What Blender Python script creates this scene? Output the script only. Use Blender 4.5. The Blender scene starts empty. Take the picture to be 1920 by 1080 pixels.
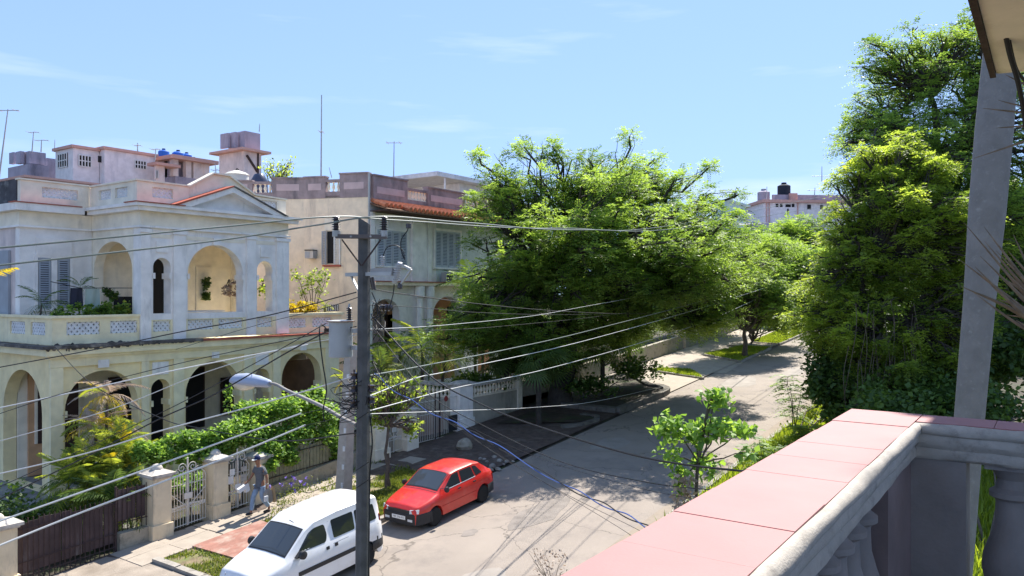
import bpy, bmesh, math, random
import numpy as np
from mathutils import Vector, Matrix
random.seed(7); rng = np.random.default_rng(7)
R = math.radians
sc = bpy.context.scene
COL = sc.collection

# ------------------------------------------------------------------ camera, sky, sun, exposure
# world axes: x runs up the street, y towards the houses on the far pavement, z up
EYE = 7.26; GRADE = 0.078; HEAD = R(35)
CH, SH = math.cos(HEAD), math.sin(HEAD)
cam = bpy.data.cameras.new('camera'); camo = bpy.data.objects.new('camera', cam); COL.objects.link(camo)
camo.location = (0, 0, EYE); camo.rotation_euler = (R(90), 0, HEAD - R(90))
cam.sensor_width = 36; cam.lens = 36*1450/1920; cam.shift_y = 10/1920; cam.clip_start = .05; cam.clip_end = 2000
sc.camera = camo
SUN_EL, SUN_AZ = 52, 9
w = bpy.data.worlds.new('World'); sc.world = w; w.use_nodes = True
nt = w.node_tree; bg = nt.nodes['Background']
sky = nt.nodes.new('ShaderNodeTexSky'); sky.sky_type = 'NISHITA'; sky.sun_disc = False
sky.sun_elevation = R(SUN_EL); sky.sun_rotation = R(90 - SUN_AZ)
sky.air_density = 1.0; sky.dust_density = .1; sky.ozone_density = 1.0
# thin cirrus drawn in the sky by direction
tc = nt.nodes.new('ShaderNodeTexCoord'); mp = nt.nodes.new('ShaderNodeMapping'); mp.inputs['Scale'].default_value = (1.6, 2.2, 16)
mp.inputs['Rotation'].default_value = (R(6), R(-5), R(20)); mp.inputs['Location'].default_value = (1.7, .4, .9)
no = nt.nodes.new('ShaderNodeTexNoise'); no.inputs['Scale'].default_value = 1.3; no.inputs['Detail'].default_value = 5; no.inputs['Roughness'].default_value = .55
rp = nt.nodes.new('ShaderNodeValToRGB'); rp.color_ramp.elements[0].position = .55; rp.color_ramp.elements[1].position = .80
rp.color_ramp.elements[1].color = (.55, .55, .55, 1)
mx = nt.nodes.new('ShaderNodeMixRGB'); mx.inputs['Color2'].default_value = (2.3, 2.6, 2.9, 1)
nt.links.new(tc.outputs['Generated'], mp.inputs[0]); nt.links.new(mp.outputs[0], no.inputs['Vector'])
nt.links.new(no.outputs['Fac'], rp.inputs[0]); nt.links.new(rp.outputs[0], mx.inputs['Fac'])

# soft shoulder, the same for every direction: keeps the glow round the sun from clipping
dv = nt.nodes.new('ShaderNodeVectorMath'); dv.operation = 'DIVIDE'; dv.inputs[1].default_value = (1.6, 2.55, 5.2)
a1 = nt.nodes.new('ShaderNodeVectorMath'); a1.operation = 'ADD'; a1.inputs[1].default_value = (1, 1, 1)
d2_ = nt.nodes.new('ShaderNodeVectorMath'); d2_.operation = 'DIVIDE'
nt.links.new(sky.outputs[0], dv.inputs[0]); nt.links.new(dv.outputs[0], a1.inputs[0]); nt.links.new(sky.outputs[0], d2_.inputs[0]); nt.links.new(a1.outputs[0], d2_.inputs[1])
nt.links.new(d2_.outputs[0], mx.inputs['Color1']); nt.links.new(mx.outputs[0], bg.inputs['Color'])
bg.inputs['Strength'].default_value = .118
sl = bpy.data.lights.new('sun', 'SUN'); sl.energy = 2.75; sl.angle = R(.5); sl.color = (1, .95, .87)
so = bpy.data.objects.new('sun', sl); COL.objects.link(so)
sd = Vector((math.cos(R(SUN_EL))*math.cos(R(SUN_AZ)), math.cos(R(SUN_EL))*math.sin(R(SUN_AZ)), math.sin(R(SUN_EL))))
so.rotation_euler = sd.to_track_quat('Z', 'Y').to_euler(); so.location = (0, 0, 60)
sc.render.engine = 'CYCLES'
sc.view_settings.view_transform = 'Standard'; sc.view_settings.look = 'None'
sc.view_settings.exposure = 1.92; sc.view_settings.gamma = 1; sc.view_settings.use_curve_mapping = False
sc.cycles.max_bounces = 6; sc.cycles.transparent_max_bounces = 6

# ------------------------------------------------------------------ measuring helpers
def gz(x):
    if x < -30: return GRADE*-30
    if x < 60: return GRADE*x
    t = min(1, (x-60)/60); return GRADE*60 + 4.7*.5*(t - t*t/2)*.98
def at(px, py, d):
    a = (px-960)/1450; b = (py-550)/1450
    return Vector((d*(CH+SH*a), d*(SH-CH*a), EYE-b*d))
def on_y(px, py, y): return at(px, py, y/(SH-CH*(px-960)/1450))
def on_x(px, py, x): return at(px, py, x/(CH+SH*(px-960)/1450))
def gnd(px, py, off=0):
    a = (px-960)/1450; b = (py-550)/1450
    return at(px, py, (EYE-off)/(b+GRADE*(CH+SH*a)))

# ------------------------------------------------------------------ materials
def M(name, col, rough=.85, var=.12, scale=2.5, bump=.25, bscale=40, stain=None, metal=0, spec=.3, streak=False, coat=0, bd=.02):
    m = bpy.data.materials.new(name); m.use_nodes = True
    n = m.node_tree.nodes; l = m.node_tree.links; b = n['Principled BSDF']
    b.inputs['Roughness'].default_value = rough; b.inputs['Metallic'].default_value = metal
    b.inputs['Specular IOR Level'].default_value = spec
    if coat: b.inputs['Coat Weight'].default_value = coat; b.inputs['Coat Roughness'].default_value = .05
    geo = n.new('ShaderNodeNewGeometry')
    def noise(sc_, det=4, vec=None, ro=.55):
        t = n.new('ShaderNodeTexNoise'); t.inputs['Scale'].default_value = sc_; t.inputs['Detail'].default_value = det; t.inputs['Roughness'].default_value = ro
        l.new(vec or geo.outputs['Position'], t.inputs['Vector']); return t
    c = None
    if var > 0:
        t = noise(scale, 6)
        r = n.new('ShaderNodeMixRGB'); r.inputs['Color1'].default_value = (*[x*(1-var) for x in col], 1); r.inputs['Color2'].default_value = (*[min(1, x*(1+var)) for x in col], 1)
        mr = n.new('ShaderNodeMapRange'); mr.inputs['From Min'].default_value = .3; mr.inputs['From Max'].default_value = .7
        l.new(t.outputs['Fac'], mr.inputs['Value']); l.new(mr.outputs[0], r.inputs['Fac']); c = r.outputs[0]
    if stain:
        scol, amt, ssc = stain
        vec = geo.outputs['Position']
        mpn = n.new('ShaderNodeMapping'); mpn.inputs['Scale'].default_value = (1, 1, .22 if streak else 1); l.new(vec, mpn.inputs[0])
        t = noise(ssc, 8, mpn.outputs[0], .68)
        mr = n.new('ShaderNodeMapRange'); mr.inputs['From Min'].default_value = .62-amt*.3; mr.inputs['From Max'].default_value = .8-amt*.22; mr.clamp = True
        l.new(t.outputs['Fac'], mr.inputs['Value'])
        r = n.new('ShaderNodeMixRGB'); l.new(mr.outputs[0], r.inputs['Fac'])
        if c: l.new(c, r.inputs['Color1'])
        else: r.inputs['Color1'].default_value = (*col, 1)
        r.inputs['Color2'].default_value = (*scol, 1); c = r.outputs[0]
    if c: l.new(c, b.inputs['Base Color'])
    else: b.inputs['Base Color'].default_value = (*col, 1)
    if bump > 0:
        t = noise(bscale, 5); bp = n.new('ShaderNodeBump'); bp.inputs['Strength'].default_value = bump; bp.inputs['Distance'].default_value = bd
        l.new(t.outputs['Fac'], bp.inputs['Height']); l.new(bp.outputs[0], b.inputs['Normal'])
    return m
def leafmat(name, dark, light, trans=.35, tcol=None, rough=.5):
    m = bpy.data.materials.new(name); m.use_nodes = True
    n = m.node_tree.nodes; l = m.node_tree.links; b = n['Principled BSDF']; out = n['Material Output']
    at_ = n.new('ShaderNodeAttribute'); at_.attribute_name = 'tint'
    mx_ = n.new('ShaderNodeMixRGB'); mx_.inputs['Color1'].default_value = (*dark, 1); mx_.inputs['Color2'].default_value = (*light, 1)
    l.new(at_.outputs['Fac'], mx_.inputs['Fac']); l.new(mx_.outputs[0], b.inputs['Base Color'])
    b.inputs['Roughness'].default_value = rough; b.inputs['Specular IOR Level'].default_value = .35
    tr = n.new('ShaderNodeBsdfTranslucent'); g = n.new('ShaderNodeMixRGB'); g.blend_type = 'MULTIPLY'; g.inputs['Fac'].default_value = 1
    g.inputs['Color2'].default_value = (*(tcol or (1.7, 1.6, .85)), 1); l.new(mx_.outputs[0], g.inputs['Color1']); l.new(g.outputs[0], tr.inputs['Color'])
    ms = n.new('ShaderNodeMixShader'); ms.inputs['Fac'].default_value = trans
    l.new(b.outputs[0], ms.inputs[1]); l.new(tr.outputs[0], ms.inputs[2]); l.new(ms.outputs[0], out.inputs['Surface'])
    return m
def glass(name, col=(.03, .035, .04), rough=.05):
    m = bpy.data.materials.new(name); m.use_nodes = True; b = m.node_tree.nodes['Principled BSDF']
    b.inputs['Base Color'].default_value = (*col, 1); b.inputs['Roughness'].default_value = rough; b.inputs['Specular IOR Level'].default_value = .6
    return m
GR = (.10, .095, .095)
m_blue = M('pale_blue_lime_wash', (.86, .81, .76), stain=((.50, .47, .44), .12, 2.2), streak=True)
m_cream = M('cream_wall', (.86, .77, .62), stain=((.50, .45, .38), .12, 1.4), streak=True)
m_yell = M('pale_yellow_wall', (.88, .73, .42), stain=((.50, .44, .32), .12, 1.5), streak=True)
m_yell2 = M('pale_yellow_trim', (.88, .77, .50), stain=((.50, .44, .32), .12, 1.5), streak=True)
m_orange = M('salmon_wall', (.62, .36, .20), stain=((.40, .30, .22), .2, 2), streak=True)
m_h2 = M('sandy_cream_wall', (.84, .70, .52), stain=((.48, .40, .32), .25, 1.2), streak=True)
m_h2b = M('pale_bluegreen_wall', (.60, .64, .58), stain=((.40, .38, .36), .2, 1.5), streak=True)
m_white = M('white_lattice', (.72, .72, .72), stain=((.35, .34, .33), .2, 3))
m_wht = M('white_paint', (.72, .72, .70), var=.06)
m_black = M('blackened_plaster', (.075, .07, .075), var=.4, scale=3, stain=((.40, .38, .36), .15, 1.2))
m_ledge = M('mossy_ledge', (.10, .09, .085), var=.4, scale=5, stain=((.34, .31, .27), .35, 2.5))
m_red = M('red_coping', (.42, .11, .07), var=.2, stain=((.16, .10, .08), .25, 3))
m_purp = M('grey_mauve_parapet', (.33, .26, .26), var=.2, stain=((.12, .11, .12), .4, 1.4), streak=True)
m_pinkp = M('pink_patch', (.55, .42, .42), var=.1)
m_tile = M('clay_roof_tile', (.52, .19, .10), var=.3, scale=7, rough=.8)
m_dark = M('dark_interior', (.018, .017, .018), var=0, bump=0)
m_brown = M('brown_panel', (.20, .11, .065), var=.2)
m_doorbr = M('dark_brown_wood', (.06, .035, .028), var=.2)
m_shut = M('grey_white_shutter', (.50, .52, .55), var=.05)
m_shutd = M('blue_grey_shutter', (.36, .38, .41), var=.1)
m_pill = M('beige_pillar', (.70, .58, .40), stain=((.30, .25, .18), .25, 2), streak=True)
m_cap = M('grey_stone_cap', (.48, .44, .39), var=.25, scale=8, stain=((.13, .12, .11), .35, 5))
m_gate = M('chalky_white_iron', (.62, .58, .52), var=.1, bump=.1)
m_iron = M('rusty_dark_iron', (.055, .036, .034), var=.3, scale=9)
m_sheet = M('brown_fence_sheet', (.085, .06, .06), var=.3, scale=2, stain=((.22, .20, .19), .2, 2.2), streak=True)
m_slat = M('grey_green_slat', (.23, .22, .15), var=.25, scale=6)
m_lowwall = M('rough_low_wall', (.36, .32, .25), var=.2, stain=((.14, .13, .10), .45, 2.5))
m_conc = M('pavement_concrete', (.37, .315, .255), var=.12, scale=3, bump=.5, bscale=60, stain=((.25, .21, .17), .28, 1.5))
m_kerb = M('kerb_concrete', (.32, .29, .25), var=.2, scale=5, stain=((.15, .13, .11), .35, 3))
m_redslab = M('worn_red_slab', (.29, .14, .105), var=.2, scale=5, stain=((.40, .33, .27), .42, 1.8))
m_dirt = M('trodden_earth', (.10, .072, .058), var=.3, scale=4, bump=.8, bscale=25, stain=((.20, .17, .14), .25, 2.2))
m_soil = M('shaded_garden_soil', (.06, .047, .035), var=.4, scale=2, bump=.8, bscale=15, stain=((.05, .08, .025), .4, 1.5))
m_verge = M('verge_earth', (.20, .15, .09), var=.3, scale=5, bump=.8, bscale=30, stain=((.12, .17, .035), .6, 2.2))
m_stone = M('garden_paving', (.26, .25, .23), var=.2, stain=((.1, .1, .09), .4, 1.5))
m_pole = M('dark_concrete_pole', (.105, .105, .105), var=.25, scale=6, bump=.6, bscale=50)
m_pole2 = M('light_concrete_pole', (.42, .37, .32), var=.12, scale=6, bump=.4)
m_galv = M('galvanised_steel', (.42, .42, .41), var=.12, rough=.5, metal=.3, bump=.1)
m_trans = M('grey_transformer_paint', (.42, .43, .43), var=.08, rough=.45, stain=((.24, .12, .06), .18, 3), streak=True, bump=.1)
m_rust = M('rust', (.26, .12, .06), var=.3)
m_ins = M('dark_porcelain', (.045, .03, .03), var=0, rough=.25, spec=.6, bump=0)
m_insw = M('grey_porcelain', (.45, .45, .46), var=0, rough=.3, bump=0)
m_wire = M('black_cable', (.02, .02, .022), var=0, rough=.6, bump=0)
m_wirel = M('bare_aluminium_cable', (.58, .58, .57), var=0, rough=.5, bump=0)
m_wireg = M('green_grey_cable', (.17, .20, .185), var=0, rough=.5, bump=0)
m_wireb = M('blue_cable', (.06, .12, .36), var=0, rough=.5, bump=0)
m_bark = M('grey_brown_bark', (.11, .085, .065), var=.3, scale=8, bump=1, bscale=20)
m_barkd = M('dark_bark', (.055, .045, .038), var=.35, scale=6, bump=1, bscale=12)
m_tank = M('blue_plastic_tank', (.02, .12, .50), var=.05, rough=.5, bump=0)
m_asb = M('pale_cement_tank', (.62, .61, .55), var=.1)
m_bgw = M('far_white_wall', (.74, .70, .70), stain=((.38, .37, .40), .25, .5), streak=True)
m_bgp = M('far_pink_wall', (.74, .62, .57), stain=((.42, .36, .36), .25, .5), streak=True)
m_bgm = M('mauve_cement_block', (.40, .35, .41), var=.15, scale=1, stain=((.16, .15, .18), .4, .8), streak=True)
m_bgg = M('far_green_wall', (.42, .55, .50), var=.05)
m_rim = M('pink_roof_edge', (.58, .34, .28), var=.1)
m_tyre = M('tyre_rubber', (.018, .018, .018), var=0, rough=.9, bump=0)
m_trim = M('black_bumper_plastic', (.03, .03, .032), var=.1, rough=.55, bump=0)
m_redp = M('red_car_paint', (.56, .02, .015), var=.08, rough=.4, coat=.7, bump=0, stain=((.50, .06, .045), .3, 2.5))
m_whp = M('white_van_paint', (.74, .74, .74), var=.04, rough=.35, coat=.6, bump=0, stain=((.60, .58, .55), .25, 2.2))
m_glass = glass('tinted_glass'); m_glass2 = glass('windscreen_glass', (.05, .06, .07), .03)
m_lamp = M('headlight_glass', (.55, .57, .6), var=0, rough=.1, spec=.8, bump=0)
m_tail = M('tail_light_red', (.30, .01, .012), var=0, rough=.2, bump=0)
m_skin = M('tanned_skin', (.30, .15, .09), var=.05, rough=.6, bump=0)
m_shirt = M('blue_grey_shirt', (.115, .125, .14), var=.15, scale=20)
m_jeans = M('faded_jeans', (.26, .35, .47), var=.12, scale=15)
m_navy = M('navy_cloth', (.012, .02, .075), var=.1)
m_card = M('cardboard', (.42, .29, .16), var=.1)
m_bag = M('grey_bag', (.28, .25, .22), var=.2)
m_plas = M('white_plastic', (.75, .75, .74), var=.02, rough=.4, bump=0)
m_palmtr = M('smooth_palm_trunk', (.235, .22, .21), var=.12, scale=5, bump=.5, bscale=30, stain=((.33, .32, .30), .2, 12))
m_dryleaf = M('dry_brown_frond', (.20, .155, .115), var=.35, scale=10)
m_soffit = M('cream_soffit', (.80, .73, .62), var=.1, stain=((.45, .38, .28), .3, 2))
m_pinkt = M('pink_cement_tile', (.37, .165, .16), var=.06, scale=4, rough=.6, bump=.1, bscale=120, stain=((.33, .16, .15), .12, 9), bd=.004)
m_mould = M('grey_white_moulding', (.43, .40, .36), var=.12, scale=14, bump=.6, bscale=130, bd=.004, stain=((.24, .22, .20), .25, 9))
m_bal = M('grey_balustrade', (.27, .245, .235), var=.15, scale=6, bump=.6, bscale=60, bd=.004)
m_pinkw = M('faded_pink_wash', (.24, .185, .18), var=.2, scale=3, bump=.5, bd=.004)
m_cloth1 = M('black_cloth', (.03, .03, .045), var=.1); m_cloth2 = M('pale_green_towel', (.36, .42, .36), var=.1)
m_potc = M('clay_pot', (.30, .13, .07), var=.15)
L_tree = leafmat('feathery_green_leaf', (.07, .14, .035), (.31, .44, .10), .56)
L_tree2 = leafmat('bluish_green_leaf', (.065, .14, .04), (.25, .37, .09), .54)
L_vine = leafmat('yellow_green_leaf', (.10, .17, .035), (.39, .49, .095), .6)
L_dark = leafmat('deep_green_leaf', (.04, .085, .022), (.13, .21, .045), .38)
L_hedge = leafmat('bright_hedge_leaf', (.085, .19, .04), (.32, .48, .10), .45)
L_palm = leafmat('palm_green', (.09, .16, .03), (.46, .50, .08), .46)
L_palmd = leafmat('dull_palm_green', (.045, .09, .028), (.14, .21, .06), .35)
L_dry = leafmat('withered_frond', (.30, .22, .17), (.55, .44, .36), .25, (1.1, 1, .9))
L_grass = leafmat('verge_grass', (.07, .12, .02), (.24, .27, .05), .35)
L_grassf = leafmat('sunlit_lawn', (.14, .21, .02), (.34, .42, .05), .4)
L_flow = leafmat('violet_petal', (.16, .10, .45), (.24, .16, .6), .3, (1, 1, 1))
L_yel = leafmat('yellow_croton_leaf', (.30, .26, .02), (.55, .42, .03), .4)

# ------------------------------------------------------------------ object helpers
def link(o, parent=None):
    COL.objects.link(o)
    if parent is not None: o.parent = parent
    return o
def tag(o, label=None, cat=None, group=None, kind=None):
    if label: o['label'] = label
    if cat: o['category'] = cat
    if group: o['group'] = group
    if kind: o['kind'] = kind
    return o
def thing(name, label, cat, loc=(0, 0, 0), group=None, rot=(0, 0, 0)):
    o = bpy.data.objects.new(name, None); link(o); o.location = loc; o.rotation_euler = rot; o.empty_display_size = .2
    return tag(o, label, cat, group)
def wmat(o):
    m = Matrix.LocRotScale(o.location, o.rotation_euler, o.scale)
    return wmat(o.parent) @ m if o.parent else m
class MB:
    def __init__(s): s.v = []; s.f = []
    def add(s, vs, fs):
        k = len(s.v); s.v += [tuple(v) for v in vs]; s.f += [tuple(i+k for i in f) for f in fs]; return s
    def box(s, x0, x1, y0, y1, z0, z1):
        vs = [(x, y, z) for z in (z0, z1) for y in (y0, y1) for x in (x0, x1)]
        return s.add(vs, [(0, 2, 3, 1), (4, 5, 7, 6), (0, 1, 5, 4), (2, 6, 7, 3), (0, 4, 6, 2), (1, 3, 7, 5)])
    def prism(s, poly, z0, z1):            # poly = [(x, y)], z may be a function of x, y
        f0 = z0 if callable(z0) else (lambda x, y: z0); f1 = z1 if callable(z1) else (lambda x, y: z1)
        n = len(poly); vs = [(x, y, f0(x, y)) for x, y in poly]+[(x, y, f1(x, y)) for x, y in poly]
        return s.add(vs, [tuple(range(n))[::-1], tuple(range(n, 2*n))]+[(i, (i+1) % n, (i+1) % n+n, i+n) for i in range(n)])
    def slab(s, pts, d):                   # planar polygon of 3d points thickened by vector d
        n = len(pts); d = Vector(d); vs = [Vector(p) for p in pts]; vs += [p+d for p in vs]
        return s.add(vs, [tuple(range(n)), tuple(range(n, 2*n))[::-1]]+[(i, i+n, (i+1) % n+n, (i+1) % n) for i in range(n)])
    def tube(s, pts, r, n=8, cap=True):
        pts = [Vector(p) for p in pts]; k = len(s.v); N = len(pts)
        rr = r if hasattr(r, '__len__') else [r]*N
        up = None
        for i, p in enumerate(pts):
            t = (pts[min(i+1, N-1)]-pts[max(i-1, 0)]); t = t.normalized() if t.length > 1e-9 else Vector((0, 0, 1))
            if up is None: up = t.orthogonal().normalized()
            else:
                up = up - t*up.dot(t); up = up.normalized() if up.length > 1e-6 else t.orthogonal().normalized()
            b = t.cross(up)
            for j in range(n):
                a = 2*math.pi*j/n; s.v.append(tuple(p+(up*math.cos(a)+b*math.sin(a))*rr[i]))
        for i in range(N-1):
            for j in range(n):
                j2 = (j+1) % n; s.f.append((k+i*n+j, k+i*n+j2, k+(i+1)*n+j2, k+(i+1)*n+j))
        if cap: s.f.append(tuple(k+j for j in range(n))[::-1]); s.f.append(tuple(k+(N-1)*n+j for j in range(n)))
        return s
    def lathe(s, prof, c=(0, 0, 0), n=16, axis='z'):     # prof = [(r, h)]
        k = len(s.v); c = Vector(c)
        for r, h in prof:
            for j in range(n):
                a = 2*math.pi*j/n; x, y = r*math.cos(a), r*math.sin(a)
                s.v.append(tuple(c+Vector((x, y, h) if axis == 'z' else (x, h, y))))
        for i in range(len(prof)-1):
            for j in range(n):
                j2 = (j+1) % n; s.f.append((k+i*n+j, k+i*n+j2, k+(i+1)*n+j2, k+(i+1)*n+j))
        s.f.append(tuple(k+j for j in range(n))[::-1]); s.f.append(tuple(k+(len(prof)-1)*n+j for j in range(n)))
        return s
    def mesh(s, name, mat, inv=None, smooth=False):
        me = bpy.data.meshes.new(name)
        vs = [tuple(inv @ Vector(v)) for v in s.v] if inv is not None else s.v
        me.from_pydata(vs, [], s.f); me.materials.append(mat)
        bm = bmesh.new(); bm.from_mesh(me); bmesh.ops.recalc_face_normals(bm, faces=bm.faces); bm.to_mesh(me); bm.free()
        if smooth:
            me.polygons.foreach_set('use_smooth', [True]*len(me.polygons))
            try: me.set_sharp_from_angle(angle=R(38))
            except Exception: pass
        return me
    def build(s, name, mat, parent=None, local=False, smooth=False):
        inv = None
        if parent is not None and not local: inv = wmat(parent).inverted()
        return link(bpy.data.objects.new(name, s.mesh(name, mat, inv, smooth)), parent)
def part(name, mat, parent, *boxes, smooth=False):
    m = MB()
    for b in boxes: m.box(*b)
    return m.build(name, mat, parent, smooth=smooth)
def inst(name, me, parent, M4):            # shared-mesh piece at world matrix M4
    o = bpy.data.objects.new(name, me); link(o, parent)
    L = (wmat(parent).inverted() @ M4) if parent is not None else M4
    o.location, q, o.scale = L.decompose(); o.rotation_euler = q.to_euler()
    return o
def bez(pts, n=16):                        # smooth curve through points (Catmull-Rom)
    P = [Vector(p) for p in pts]; P = [P[0]*2-P[1]]+P+[P[-1]*2-P[-2]]; out = []
    for i in range(1, len(P)-2):
        for k in range(n):
            t = k/n; a, b, c, d = P[i-1:i+3]
            out.append(.5*((2*b)+(c-a)*t+(2*a-5*b+4*c-d)*t*t+(3*b-a-3*c+d)*t**3))
    out.append(P[-2]); return out

# vertical wall with rectangular or arched openings. o = origin (x,y), d = unit direction, nrm = outward normal
def wall(mb, o, d, nrm, L, z0, z1, th, ops=()):
    o = Vector((*o, 0)); d = Vector((*d, 0)); nn = Vector((*nrm, 0))
    def P(u, wv, z): return o+d*u+nn*wv+Vector((0, 0, z))
    def q(a, b, c, e): mb.add([a, b, c, e], [(0, 1, 2, 3)])
    def solid(u0, u1, za, zb):
        if u1-u0 < 1e-4 or zb-za < 1e-4: return
        for wv in (0, -th): q(P(u0, wv, za), P(u1, wv, za), P(u1, wv, zb), P(u0, wv, zb))
    u = 0
    for op in sorted(ops, key=lambda k: k['u'][0]):
        u0, u1 = op['u']; solid(u, u0, z0, z1); u = u1
        holes = sorted(op['h'], key=lambda k: k[0]); zc = z0
        for h in holes:
            zs, zt, arch = h
            solid(u0, u1, zc, zs)
            q(P(u0, 0, zs), P(u0, -th, zs), P(u1, -th, zs), P(u1, 0, zs))
            if arch:
                ra = (u1-u0)/2; rz = min(arch if arch > 1e-3 and arch is not True else ra, zt-zs)
                n = 18; cv = []
                for i in range(n+1):
                    a = math.pi*(1-i/n); cv.append((u0+ra+ra*math.cos(a), zt-rz+rz*math.sin(a)))
                q(P(u0, 0, zs), P(u0, -th, zs), P(u0, -th, cv[0][1]), P(u0, 0, cv[0][1])); q(P(u1, 0, zs), P(u1, -th, zs), P(u1, -th, cv[-1][1]), P(u1, 0, cv[-1][1]))
                for (ua, zA), (ub, zB) in zip(cv, cv[1:]):
                    q(P(ua, 0, zA), P(ua, -th, zA), P(ub, -th, zB), P(ub, 0, zB))
                    for wv in (0, -th): q(P(ua, wv, zA), P(ub, wv, zB), P(ub, wv, zt+.001), P(ua, wv, zt+.001))
                zc = zt+.001
            else:
                q(P(u0, 0, zs), P(u0, -th, zs), P(u0, -th, zt), P(u0, 0, zt)); q(P(u1, 0, zs), P(u1, -th, zs), P(u1, -th, zt), P(u1, 0, zt))
                q(P(u0, 0, zt), P(u0, -th, zt), P(u1, -th, zt), P(u1, 0, zt)); zc = zt
        solid(u0, u1, zc, z1)
    solid(u, L, z0, z1)
    q(P(0, 0, z1), P(L, 0, z1), P(L, -th, z1), P(0, -th, z1)); q(P(0, 0, z0), P(L, 0, z0), P(L, -th, z0), P(0, -th, z0))
    q(P(0, 0, z0), P(0, -th, z0), P(0, -th, z1), P(0, 0, z1)); q(P(L, 0, z0), P(L, -th, z0), P(L, -th, z1), P(L, 0, z1))
    return mb
def lattice(parent, o, d, u0, u1, z0, z1, wv=-.05, pitch=.15, name='lattice_panel', mat=None):
    o = Vector((*o, 0)); d = Vector((*d, 0)); n = Vector((-d.y, d.x, 0)); mb = MB(); b = .034
    def P(u, z, k): return o+d*u+n*k+Vector((0, 0, z))
    cu = max(1, round((u1-u0)/pitch)); pu = (u1-u0)/cu; cz = max(1, round((z1-z0)/pitch)); pz = (z1-z0)/cz
    for i in range(cu):
        for j in range(cz):
            ua, za = u0+i*pu, z0+j*pz
            for s in (0, 1):
                A = (ua, za) if s == 0 else (ua+pu, za); B = (ua+pu, za+pz) if s == 0 else (ua, za+pz)
                dx, dz = B[0]-A[0], B[1]-A[1]; ln = math.hypot(dx, dz); ox, oz = -dz/ln*b, dx/ln*b
                k = .03+.004*s
                mb.slab([P(A[0]+ox, A[1]+oz, -k), P(B[0]+ox, B[1]+oz, -k), P(B[0]-ox, B[1]-oz, -k), P(A[0]-ox, A[1]-oz, -k)], n*2*k)
    ob = mb.build(name, mat or m_white, parent)
    return ob

# ------------------------------------------------------------------ foliage helpers (numpy)
def fol(name, mat, parent, V, F, tint, local=False, kind='stuff'):
    me = bpy.data.meshes.new(name)
    if parent is not None and not local:
        inv = np.array(wmat(parent).inverted()); V = V@inv[:3, :3].T+inv[:3, 3]
    nv, nf, k = len(V), len(F), F.shape[1]
    me.vertices.add(nv); me.vertices.foreach_set('co', V.astype(np.float32).ravel())
    me.loops.add(nf*k); me.loops.foreach_set('vertex_index', F.astype(np.int32).ravel())
    me.polygons.add(nf); me.polygons.foreach_set('loop_start', np.arange(0, nf*k, k, dtype=np.int32))
    me.update(calc_edges=True)
    a = me.attributes.new('tint', 'FLOAT', 'POINT'); a.data.foreach_set('value', tint.astype(np.float32))
    me.materials.append(mat)
    o = link(bpy.data.objects.new(name, me), parent)
    if kind: o['kind'] = kind
    return o
def unit(a): return a/np.maximum(1e-9, np.linalg.norm(a, axis=-1, keepdims=True))
def sprays(P, D, K, slen, ll, lw, droop=.25, jit=.25):
    """feather leaves: P positions, D directions (N,3); K leaflet pairs each"""
    N = len(P); up = np.tile([0, 0, 1.], (N, 1)); side = unit(np.cross(D, up)); nrm = np.cross(side, D)
    Vs, Ts = [], []
    sz = slen*(1+rng.normal(0, .2, (N, 1))); tn = rng.random((N, 1))
    for k in range(K):
        t = (k+.5)/K
        c = P+D*sz*t-np.array([0, 0, 1.])*sz*droop*t*t
        env = .55+.9*math.sin(math.pi*min(1, t*1.02))*.6
        for s in (-1, 1):
            v = unit(side*s+D*.45-np.array([0, 0, .22])+rng.normal(0, jit, (N, 3)))*ll*env
            wv = unit(D+rng.normal(0, jit, (N, 3))*.5)*lw
            q = np.stack([c, c+v*.5+wv, c+v, c+v*.5-wv], 1); Vs.append(q)
            Ts.append(np.repeat(np.clip(tn+rng.normal(0, .12, (N, 1)), 0, 1), 4, 1))
    V = np.concatenate(Vs).reshape(-1, 3); T = np.concatenate(Ts).ravel(); F = np.arange(len(V)).reshape(-1, 4)
    return V, F, T
def leaves(P, size, up=.5, aspect=.6, bias=None):
    """single broad leaves, diamond with a fold"""
    N = len(P); n = unit(rng.normal(0, 1, (N, 3))+np.array([0, 0, up*2])); a = unit(np.cross(n, rng.normal(0, 1, (N, 3)))); b = np.cross(n, a)
    s = size*(.6+.8*rng.random((N, 1))); w_ = s*aspect*.5
    q = np.stack([P, P+a*s*.45+b*w_-n*s*.08, P+a*s, P+a*s*.45-b*w_-n*s*.08], 1)
    T = np.repeat(rng.random((N, 1)) if bias is None else np.clip(bias+rng.normal(0, .2, (N, 1)), 0, 1), 4, 1).ravel()
    return q.reshape(-1, 3), np.arange(4*N).reshape(-1, 4), T
def in_clumps(C, Rr, n, shell=.5, flat=1.0):
    """n random points per clump (C: (m,3), Rr: (m,3))"""
    C = np.repeat(np.array(C, float), n, 0); Rr = np.repeat(np.array(Rr, float), n, 0)
    u = unit(rng.normal(0, 1, C.shape)); r = (shell+(1-shell)*rng.random((len(C), 1)))*rng.random((len(C), 1))**.25
    return C+u*r*Rr, u
def limb_path(a, b, wob=.1, n=5, sag=0):
    a, b = Vector(a), Vector(b); L = (b-a).length; out = []
    for i in range(n+1):
        t = i/n; p = a.lerp(b, t); p.z += L*.16*math.sin(math.pi*t*.5)*(1-t)+sag*math.sin(math.pi*t)
        if 0 < i < n: p += Vector([random.uniform(-1, 1)*wob*L*.25 for _ in range(3)])
        out.append(p)
    return out
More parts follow.
